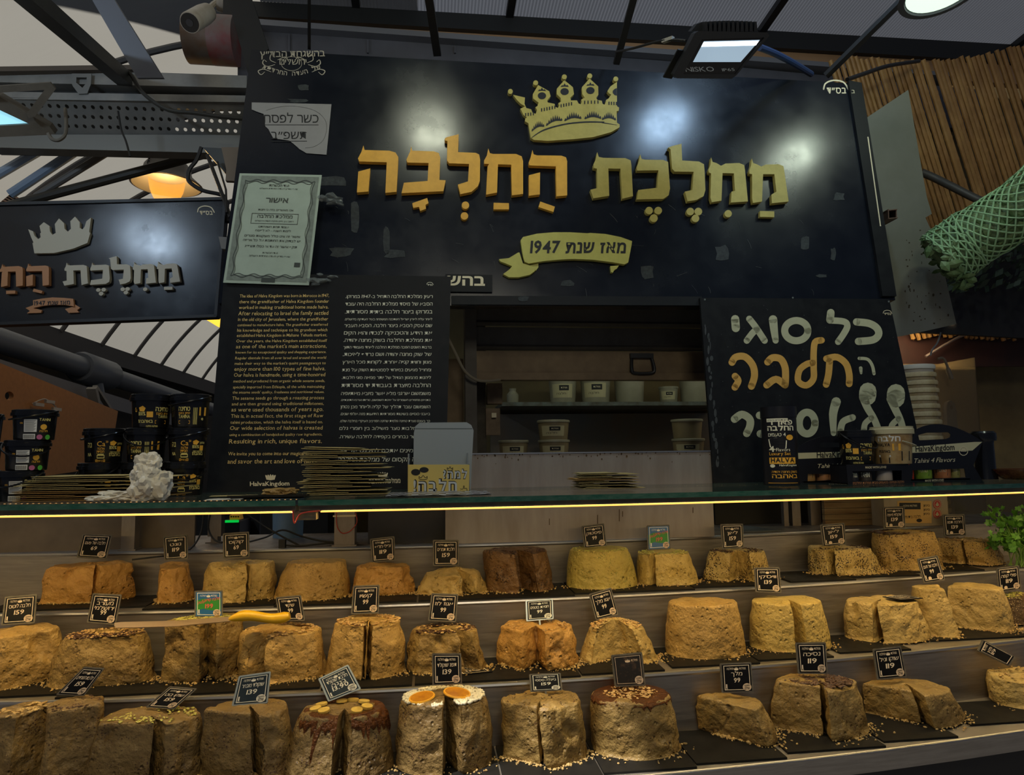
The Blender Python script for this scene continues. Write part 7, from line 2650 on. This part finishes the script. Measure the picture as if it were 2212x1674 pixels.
# security camera
cc = thing('security_camera', at(440, 40, 2.42), 'white bullet security camera on a wall mount beside the black bracket', 'camera')
M['camw'] = mat('dirty_white_housing', (.42, .37, .31), .45, c2=(.33, .28, .22), vs=20)
a, b = at(410, 49, 2.30), at(450, 26, 2.42)
ax = b - a
rC_ = .034
mb = MB()
mb.lathe(a, [(rC_ * .96, 0), (rC_, .004), (rC_, ax.length * .7), (rC_ * .9, ax.length * .95), (rC_ * .5, ax.length), (.001, ax.length)], 24, ax)
obj('housing', mb, M['camw'], cc, True)
mb = MB()
mb.lathe(a - ax.normalized() * .001, [(rC_ * .88, 0), (rC_ * .88, .002), (.001, .002)], 24, ax)
lo = obj('lens_face', mb, M['pail'], cc, True)
mb = MB()
mb.lathe(a - ax.normalized() * .003, [(rC_ * .35, 0), (rC_ * .35, .003), (.001, .003)], 18, ax)
obj('lens', mb, mat('camera_lens', (.03, .03, .035), .1), lo, True)
ORG[lo.name] = ORG[cc.name]
mb = MB()
mb.tube([at(448, 22, 2.42), at(460, 10, 2.44), at(468, 5, 2.45)], .010, 8)
mb.lathe(at(474, 4, 2.46), [(.032, -.01), (.034, .0), (.034, .012)], 20, (1, .3, 0))
obj('mount', mb, M['camw'], cc, True)
mb = MB()
text(mb, Pl(at(436, 36, 2.33), (-.2, -1, -.1)), 'CCTV'[:0] or 'I', 434, 42, 441, 33, 3, .002, wt=.02)
obj('maker_mark', mb, mat('dark_red_print', (.2, .03, .03), .5), cc)
# floodlight over the sign
P_FL2 = Pl(at(1555, 115, 1.86), (-.12, -.84, -.52))
fl = thing('flood_lamp', P_FL2(1555, 170, -.05), 'black finned floodlight with a lit pale blue window before the big sign', 'floodlight')
M['alu'] = mat('black_cast_aluminium', (.018, .019, .021), .45, .2)
face = [(1500, 72), (1508, 67), (1655, 70), (1661, 77), (1590, 162), (1580, 170), (1462, 169), (1455, 160)]
win = [(1521, 89), (1642, 86), (1600, 134), (1497, 134)]
mb = MB()
mb.prism(P_FL2, [face], -.045, -.004)
obj('housing', mb, M['alu'], fl)
mb = MB()
mb.prism(P_FL2, [face, [(1515, 85), (1650, 81), (1588, 160), (1475, 160)]], -.004, .006)
obj('bezel', mb, M['alu'], fl)
mb = MB()
mb.prism(P_FL2, [[(1515, 85), (1650, 81), (1588, 160), (1475, 160)]], -.0035, -.002)
obj('front_glass', mb, M['pail'], fl)
mb = MB()
mb.flat(P_FL2, [win], -.0012)
m_w = mat('lit_flood_window', (.5, .6, .7), .3, emit=(.55, .78, 1.0), es=.42)
N_, L_ = m_w.node_tree.nodes, m_w.node_tree.links
obj('lit_window', mb, m_w, fl)
mb = MB()
mb.flat(P_FL2, [[(1520, 91), (1640, 88), (1633, 98), (1515, 101)]], -.0008)
obj('led_chip', mb, mat('flood_led', (1, 1, 1), .3, emit=(.9, .97, 1.0), es=2.2), fl)
mb = MB()
text(mb, P_FL2, 'NISKO', 1482, 155, 1544, 154, 10, -.0014, slant=-.3)
text(mb, P_FL2, 'IP65', 1561, 154, 1588, 153, 6, -.0014, slant=-.3)
obj('lettering', mb, mat('grey_lamp_print', (.38, .42, .44), .5), fl)
for i in range(12):
    t = i / 11
    x = 1527 + 108 * t
    mb = MB()
    mb.prism(P_FL2, [[(x, 46 - 2 * math.sin(3.14 * t)), (x + 4, 46 - 2 * math.sin(3.14 * t)), (x + 6, 68), (x - 2, 68)]], -.075, -.02)
    obj('cooling_fin', mb, M['alu'], fl)
mb = MB()
mb.prism(P_FL2, [[(1505, 66), (1518, 50), (1532, 45), (1630, 44), (1645, 50), (1655, 68)]], -.12, -.072)
obj('back_casing', mb, M['alu'], fl)
mb = MB()
mb.bar(P_FL2(1478, 108, -.03), P_FL2(1452, 170, -.08), .03, .005)
obj('bracket', mb, M['alu'], fl)
mb = MB()
mb.tube(smooth3([at(1640, 102, 2.0), at(1675, 116, 2.1), at(1715, 137, 2.2), at(1752, 160, 2.32)]), .011, 10)
tag(obj('blue_conduit', mb, mat('blue_conduit', (.012, .035, .11), .45), None, True), 'dark blue conduit from the floodlight down behind the big sign', 'conduit')
mb = MB()
mb.tube(smooth3([at(1330, 112, 2.24), at(1365, 105, 2.1), at(1420, 90, 2.0), at(1455, 86, 1.95), at(1482, 88, 1.92)]), .004, 8)
tag(obj('lamp_cable', mb, M['black'], None, True), 'thin black cable from the tied rod to the floodlight', 'cable')
mb = MB()
mb.bar(at(1432, 90, 1.985), at(1454, 82, 1.95), .012, .010)
tag(obj('cable_connector', mb, mat('pale_connector', (.35, .34, .30), .5)), 'small pale connector block on the floodlight cable', 'connector')
mb = MB()
mb.tube(smooth3([at(1830, 172, 2.3), at(1870, 158, 2.4), at(1920, 142, 2.5), at(1985, 132, 2.62)]), .008, 8)
tag(obj('black_hose', mb, M['black'], None, True), 'black hose from the sign corner to the bamboo screen', 'hose')
# round lamp at the top edge
rl = thing('round_lamp', at(2035, -20, 1.62), 'big round lit ceiling lamp at the upper picture edge', 'lamp')
c = at(2035, -22, 1.62)
mb = MB()
mb.lathe(c, [(.05, .10), (.085, .05), (.105, .004), (.108, -.004), (.092, -.006), (.09, .0), (.04, .02)], 40, (-.05, .10, 1))
obj('lamp_shade', mb, M['gut'], rl, True)
mb = MB()
mb.lathe(c, [(.088, .0), (.06, -.008), (.02, -.011), (.001, -.011)], 36, (-.05, .10, 1))
obj('diffuser', mb, mat('round_lamp_glow', (.7, .8, .7), .4, emit=(.70, .92, .72), es=1.2), rl, True)
# ================================================================ market alley behind, on the far left
M['vault'] = mat('grey_translucent_roof', (.42, .41, .38), .6, c2=(.34, .33, .31), vs=1.2, stretch=(1, 6, 1))
_N, _L = M['vault'].node_tree.nodes, M['vault'].node_tree.links
_tr = _N.new('ShaderNodeBsdfTranslucent')
_tr.inputs[0].default_value = (.30, .295, .275, 1)
_ad = _N.new('ShaderNodeMixShader')
_ad.inputs[0].default_value = .65
_out = [n for n in _N if n.type == 'OUTPUT_MATERIAL'][0]
_L.new(_N['Principled BSDF'].outputs[0], _ad.inputs[1])
_L.new(_tr.outputs[0], _ad.inputs[2])
_L.new(_ad.outputs[0], _out.inputs[0])
XE, ZE, XC, HW, RI = -2.62, 2.44, -.55, 2.07, 1.75


VR = 2.4
VA = math.asin(HW / VR)


def vpt(t, y, d=0.0):
    a = -VA + 2 * VA * t * .60
    return V((XC + math.sin(a) * (VR - d), y, ZE - VR * math.cos(VA) + math.cos(a) * (VR - d)))


mb = MB()
na, ny = 36, 60
vs, fs = [], []
for j in range(ny + 1):
    y = .8 + j * .28
    for i in range(na + 1):
        vs.append(vpt(i / na, y))
for j in range(ny):
    for i in range(na):
        a = j * (na + 1) + i
        fs.append((a, a + 1, a + na + 2, a + na + 1))
mb.add(vs, fs)
tag(obj('vault', mb, M['vault'], None, True), 'pale grey translucent barrel-vault roof over the market alley', 'roof')
M['rib'] = mat('dark_roof_rib', (.06, .06, .065), .6)
for j in range(19):
    y = 1.5 + j * .62
    mb = MB()
    mb.tube([vpt(i / 30, y, .02) for i in range(31)], .016, 6)
    r_ = obj('roof_rib', mb, M['rib'], None, True)
    tag(r_, 'thin dark curved rib under the pale vault roof', 'roof rib', 'ribs of the vault roof')
# beams lying on top of the vault: they shade it
for (y0, x0_, y1, x1_, wd, lab) in ((2.0, -2.4, 5.2, .8, .34, 'wide flat beam crossing above the vault roof'), (5.2, -2.9, 8.4, .6, .30, 'second flat beam crossing above the vault roof'), (8.2, -3.0, 12.4, .8, .7, 'third flat beam crossing above the vault roof')):
    mb = MB()
    mb.bar(V((x0_, y0, 4.45)), V((x1_, y1, 4.75)), wd, .05)
    tag(obj('roof_beam', mb, M['rib']), lab, 'beam')
mb = MB()
mb.prism(vplane(270, 160, 2.6, -14), [[(176, -40), (222, -40), (352, 168), (296, 168)]], -.02, 0)
tag(obj('slate_strip', mb, mat('slate_blue_strip', (.13, .14, .17), .5)), 'slate blue flat strip under the vault roof beside the security camera', 'strip')  # flat slate-blue band drawn under the vault
# far wall and eave on the other side of the alley
mb = MB()
mb.box((-2.9, 1.5, 0), (-2.75, 17, 2.30))
struct('wall_far_side', mb, M['dark'])
mb = MB()
mb.box((-2.76, 1.5, 2.30), (-2.60, 17, 2.44))
tag(obj('eave_beam', mb, mat('dark_eave', (.045, .043, .045), .6)), 'dark eave beam along the foot of the vault roof', 'beam')
mb = MB()
mb.box((-4, 17.9, 0), (3, 18, 5))
struct('wall_alley_end', mb, M['dark'])
XP = -2.50
a, b = atx(-60, 716, XP), atx(455, 884, XP)
pp_ = thing('drain_pipe', (XP, a.y, a.z - .1), 'long grey drain pipe with a thick joint running along the alley eave', 'pipe')
M['pipe'] = mat('grey_pipe_plastic', (.10, .115, .14), .4)
mb = MB()
mb.tube([a, b], .075, 18)
obj('pipe_run', mb, M['pipe'], pp_, True)
c0, c1 = atx(172, 792, XP), atx(236, 812, XP)
mb = MB()
mb.tube([c0, c0.lerp(c1, .05), c0.lerp(c1, .95), c1], [.10, .115, .115, .10], 18)
mb.tube([c0.lerp(c1, .4), c0.lerp(c1, .4) + V((.02, .05, -.22))], .06, 14)
obj('joint', mb, M['pipe'], pp_, True)
mb = MB()
a, b = atx(-60, 782, -2.3), atx(430, 925, -2.3)
mb.bar(a, b, .05, .10)
tag(obj('steel_ledge', mb, mat('grey_steel_ledge', (.15, .15, .16), .5)), 'grey steel ledge below the drain pipe', 'ledge')
XB = -1.98
P_BP = Pl((XB, 0, 0), (1, 0, 0))
bp_ = thing('brown_hoarding', P_BP(120, 1000), 'plain brown panel with a round hole hanging along the alley side', 'panel')
mb = MB()
mb.prism(P_BP, [[(-120, 735), (255, 888), (236, 1008), (-120, 1060)], ring(20, 855, 9.5, 18)], -.02, 0)
obj('panel_sheet', mb, mat('plain_brown_panel', (.46, .22, .075), .6, c2=(.40, .19, .065), vs=40), bp_)
mb = MB()
mb.tube(smooth3([P_BP(65, 872, .01), P_BP(80, 862, .03), P_BP(95, 868, .03), P_BP(108, 880, .03), P_BP(112, 892, .02)]), .003, 6)
for x, y in ((70, 874), (94, 868), (109, 884)):
    p = P_BP(x, y, .03)
    mb.box(p + V((-.006, -.04, -.008)), p + V((.006, .04, .008)))
obj('white_clips', mb, M['paper'], bp_)
mb = MB()
mb.bar(atx(205, 835, -2.2), atx(238, 885, -2.2), .03, .02)
mb.bar(atx(198, 838, -2.2), atx(205, 870, -2.2), .06, .03)
tag(obj('pipe_bracket', mb, mat('pale_bracket', (.22, .21, .19), .5)), 'pale steel bracket stay under the pipe joint', 'bracket')
mb = MB()
for (x0_, y0_, x1_, y1_) in ((8, 728, 60, 752), (165, 778, 200, 800), (255, 812, 290, 824), (298, 826, 352, 842)):
    a, b = atx(x0_, y0_, -2.58), atx(x1_, y1_, -2.58)
    mb.bar(a, b, .02, .05)
tag(obj('rubble_strip', mb, mat('pale_rubble', (.34, .33, .33), .8, c2=(.2, .2, .22), vs=30)), 'pale broken strip of sheeting between the eave and the pipe', 'strip', kind='stuff')

# cable tray across the alley
P_T = vplane(250, 240, 2.95, 0, -1)
ty = thing('cable_tray', P_T(250, 310), 'wide grey steel cable tray with a perforated base crossing the alley', 'cable tray')
M['tray'] = mat('grey_galvanised_tray', (.30, .29, .27), .5, .2, c2=(.21, .205, .19), vs=6, r2=.6)
mb = MB()
mb.prism(P_T, [[(-60, 157), (540, 177), (540, 203), (-60, 190)]], -.02, .05)
mb.prism(P_T, [[(-60, 213), (540, 222), (540, 236), (-60, 229)]], -.02, .06)
obj('upper_flange', mb, M['tray'], ty)
mb = MB()
mb.prism(P_T, [[(-60, 188), (540, 202), (540, 224), (-60, 215)]], -.04, -.01)
obj('groove', mb, mat('dark_groove', (.025, .023, .02), .6), ty)
sl = lambda x, y, h=0.0: P_T(x, y, h + .06 - (y - 228) / 52 * .16)
holes = []
for r_ in range(3):
    for i in range(27):
        x = 62 + i * 18.2 + (9 if r_ == 1 else 0)
        y = 236 + r_ * 12 + (x - 62) * .018
        if x < 525:
            holes.append([(x + 4.2 * math.cos(2 * math.pi * q / 8), y + 2.6 * math.sin(2 * math.pi * q / 8)) for q in range(8)])
mb = MB()
mb.prism(sl, [[(-60, 226), (540, 233), (540, 281), (-60, 274)]] + holes, -.003, 0)
obj('perforated_base', mb, M['tray'], ty)
mb = MB()
mb.prism(P_T, [[(-60, 278), (540, 280), (530, 321), (-60, 306)]], -.12, -.05)
obj('lower_channel', mb, mat('grey_channel', (.20, .195, .175), .5, .2), ty)
mb = MB()
mb.prism(P_T, [[(-60, 150), (335, 165), (335, 300), (-60, 292)]], -.19, -.185)
obj('hole_backing', mb, M['black'], ty)  # black sheet added behind the holes so they look dark
br = thing('wall_bracket', P_T(196, 222, .07), 'small pale punched bracket plate on the cable tray', 'bracket')
mb = MB()
mb.prism(P_T, [[(174, 178), (215, 178), (214, 200), (206, 220), (188, 221), (176, 205), (172, 196)], [(183, 186), (205, 186), (205, 197), (196, 208), (183, 197)]], .062, .068)
obj('plate', mb, mat('pale_bracket_steel', (.20, .20, .19), .5, .3), br)
mb = MB()
mb.tube(smooth3([at(262, 152, 2.85), at(282, 160, 2.82), at(300, 190, 2.82), at(325, 215, 2.82), at(365, 238, 2.82), at(420, 244, 2.82), at(475, 252, 2.82), at(530, 257, 2.82)]), .008, 8)
tag(obj('black_cable', mb, mat('dark_cable', (.03, .028, .022), .5), None, True), 'dark cable draped over the perforated cable tray', 'cable')
mb = MB()
mb.tube(smooth3([at(255, 240, 2.80), at(262, 280, 2.80), at(272, 305, 2.80), at(281, 338, 2.80)]), .004, 6)
tag(obj('loose_wire', mb, M['black'], None, True), 'loose thin wire hanging below the cable tray', 'wire')
mb = MB()
mb.bar(at(36, -30, 2.0), at(270, 172, 2.86), .055, .05)
tag(obj('diagonal_tube', mb, mat('dark_green_steel', (.045, .045, .04), .5, .2, c2=(.03, .03, .027), vs=14)), 'dark square steel tube running diagonally up from the cable tray', 'steel tube')
mb = MB()
mb.bar(at(-60, 157, 2.9), at(290, 152, 2.9), .05, .02)
tag(obj('brown_batten', mb, mat('brown_batten', (.10, .075, .055), .6)), 'thin brown batten lying on the cable tray', 'batten')
# floodlight at the left edge
P_L2 = Pl(at(40, 250, 2.5), (.25, -.75, -.6))
f2 = thing('flood_lamp', P_L2(30, 270, -.05), 'dusty floodlight with a cyan glow on an angled bracket at the picture edge', 'floodlight')
M['dusty'] = mat('dusty_brown_metal', (.12, .10, .075), .6, .2, c2=(.09, .075, .055), vs=14)
mb = MB()
mb.prism(P_L2, [[(-120, 165), (0, 207), (108, 272), (120, 288), (104, 290), (-120, 300)], [(-110, 190), (0, 236), (66, 267), (-110, 276)]], -.05, .01)
obj('housing', mb, M['dusty'], f2)
mb = MB()
mb.flat(P_L2, [[(-110, 188), (0, 236), (68, 268), (-110, 277)]], -.01)
obj('lit_window', mb, mat('cyan_flood_glow', (.4, .7, .8), .3, emit=(.35, .78, .95), es=.9), f2)
mb = MB()
mb.prism(P_L2, [[(-60, 186), (112, 174), (124, 188), (80, 246), (66, 250), (62, 240), (100, 190), (-60, 200)]], .02, .035)
obj('bracket', mb, M['dusty'], f2)
mb = MB()
mb.tube(smooth3([at(104, 288, 2.45), at(112, 300, 2.45), at(126, 303, 2.45), at(140, 292, 2.45), at(143, 270, 2.5), at(141, 235, 2.6)]), .006, 8)
tag(obj('lamp_cable', mb, M['dusty'], None, True), 'brown cable looping from the cyan floodlight to the cable tray', 'cable')
# struts below the tray
for a, b, w_, col, lab in (((-40, 398), (108, 312), .042, (.30, .38, .50), 'upper blue-grey roof strut under the cable tray'), ((22, 420), (188, 310), .042, (.24, .31, .42), 'lower blue-grey roof strut under the cable tray'),
                           ((78, 424), (250, 318), .032, (.13, .12, .11), 'grey-brown jointed strut before the pendant lamp'), ((22, 444), (452, 330), .042, (.035, .030, .022), 'long dark bar crossing before the pendant lamp'),
                           ((250, 319), (445, 321), .034, (.35, .40, .48), 'pale blue-grey pipe that the pendant lamp hangs from')):
    Y_ = 3.2
    mb = MB()
    mb.tube([at(*a, Y_), at(*b, Y_)], w_ / 2, 10)
    tag(obj('roof_strut', mb, mat('strut_paint', col, .5), None, True), lab, 'strut')
# pendant lamp
YPn = 3.7
pc = at(360, 410, YPn)
px_ = 1 / F * proj(pc)[2]
zc0 = pc.z
zpx = lambda y: at(360, y, YPn).z
lampt = thing('pendant_lamp', V((pc.x, YPn, zpx(432))), 'industrial pendant lamp with grey shade and glowing amber glass bowl', 'lamp')
M['lampg'] = mat('grey_lamp_metal', (.12, .11, .10), .5, .3)
o3 = V((pc.x, YPn, 0))
mb = MB()
mb.lathe(o3, [(.01, zpx(322)), (.012, zpx(331)), (26 * px_, zpx(332)), (31 * px_, zpx(337)), (31 * px_, zpx(350)), (28 * px_, zpx(352))], 28)
obj('cap', mb, M['lampg'], lampt, True)
mb = MB()
mb.lathe(o3, [(28 * px_, zpx(352)), (40 * px_, zpx(354)), (46 * px_, zpx(362)), (50 * px_, zpx(380)), (70 * px_, zpx(398)), (72 * px_, zpx(400)), (68 * px_, zpx(401)), (40 * px_, zpx(386)), (36 * px_, zpx(384))], 36)
obj('shade', mb, M['lampg'], lampt, True)
mb = MB()
mb.lathe(o3, [(37 * px_, zpx(378)), (36 * px_, zpx(395)), (33 * px_, zpx(412)), (26 * px_, zpx(428)), (16 * px_, zpx(438)), (.001, zpx(440))], 32)
obj('glass_bowl', mb, mat('amber_glass', (.20, .11, .02), .12, emit=(1.0, .55, .12), es=.10, alpha=.38), lampt, True)
mb = MB()
mb.box(o3 + V((-.05, -.05, zpx(379))), o3 + V((.05, .05, zpx(376))))
obj('led_panel', mb, mat('warm_led_panel', (1, .8, .4), .5, emit=(1.0, .70, .28), es=9), lampt)
mb = MB()
p0 = at(340, 337, YPn - .09)
mb.lathe(o3, [(31.6 * px_, zpx(349)), (31.6 * px_, zpx(339))], 28)
keep = [f for f in mb.f if len(f) == 4]
mb.f = [f for f in keep if 16 <= min(f) % 28 <= 20]
obj('red_label', mb, mat('red_lamp_label', (.40, .02, .02), .5), lampt)
lamp('pendant_glow', 'POINT', (pc.x, YPn - .02, zpx(410)), 11, (1.0, .62, .22), .06)
ch = thing('chain', at(322, 352, 3.6), 'short dark chain hanging beside the pendant lamp', 'chain')
for i in range(6):
    p = at(325 - i * .8, 318 + i * 6.5, 3.6)
    mb = MB()
    e = V((1, 0, 0)) if i % 2 else V((0, 1, 0))
    mb.tube([p + e * (math.cos(t * .628) * .006) + V((0, 0, math.sin(t * .628) * .011)) for t in range(11)], .0022, 5)
    obj('link', mb, M['black'], ch, True)
mb = MB()
mb.tube(smooth3([at(435, 318, 2.8), at(425, 345, 2.8), at(410, 365, 2.8), at(406, 385, 2.8), at(415, 398, 2.8), at(440, 412, 2.8), at(475, 420, 2.8), at(486, 430, 2.8), at(492, 480, 2.75)]), .008, 8)
tag(obj('black_cable', mb, M['black'], None, True), 'black cable curling past the pendant lamp to the sign edge', 'cable')
mb = MB()
mb.tube([at(448, 335, 2.7), at(480, 420, 2.6), at(498, 470, 2.5)], .007, 8)
mb.tube([at(470, 350, 2.7), at(488, 410, 2.6), at(490, 460, 2.5)], .004, 8)
tag(obj('wire_bundle', mb, M['black'], None, True), 'thin wires dropping behind the certificate edge', 'wire')
mb = MB()
mb.prism(vplane(470, 370, 2.75), [[(438, 318), (480, 320), (492, 370), (485, 372)]], -.04, 0)
tag(obj('steel_gusset', mb, mat('dark_gusset', (.05, .055, .055), .5)), 'dark triangular steel gusset below the cable tray end', 'gusset')
mb = MB()
mb.prism(vplane(500, 370, 2.6), [[(478, 318), (530, 318), (530, 375), (490, 372)]], -.03, 0)
mb.prism(vplane(500, 370, 2.59), [[(489, 363), (530, 366), (530, 392), (487, 390)]], -.02, 0)
tag(obj('beige_board', mb, mat('beige_board', (.20, .15, .10), .6)), 'beige board ends between the cable tray and the certificate', 'board')
mb = MB()
mb.prism(vplane(500, 520, 2.6), [[(472, 511), (505, 513), (505, 540), (478, 537)]], -.04, 0)
tag(obj('grey_block', mb, mat('grey_block', (.22, .21, .19), .6)), 'pale grey block between the hanging sign and the certificate', 'block')
mb = MB()
a = at(18, 418, 3.9)
for i in range(5):
    mb.bar(a + V((-.10, 0, .06 - i * .02)), a + V((.08 + i * .012, 0, -.05 - i * .018)), .02, .02)
tag(obj('splintered_wood', mb, mat('splintered_wood', (.20, .13, .10), .8)), 'splintered wood piece at the picture edge above the hanging sign', 'wood')
# second lit lamp behind the sign edge
mb = MB()
mb.prism(vplane(460, 690, 3.2), [[(438, 686), (472, 684), (472, 655), (476, 655), (474, 706), (466, 703)]], -.03, 0)
tag(obj('amber_lamp', mb, mat('amber_lamp_glow', (1, .6, .1), .4, emit=(1.0, .55, .05), es=1.6)), 'small glowing amber lamp corner behind the hanging sign', 'lamp')
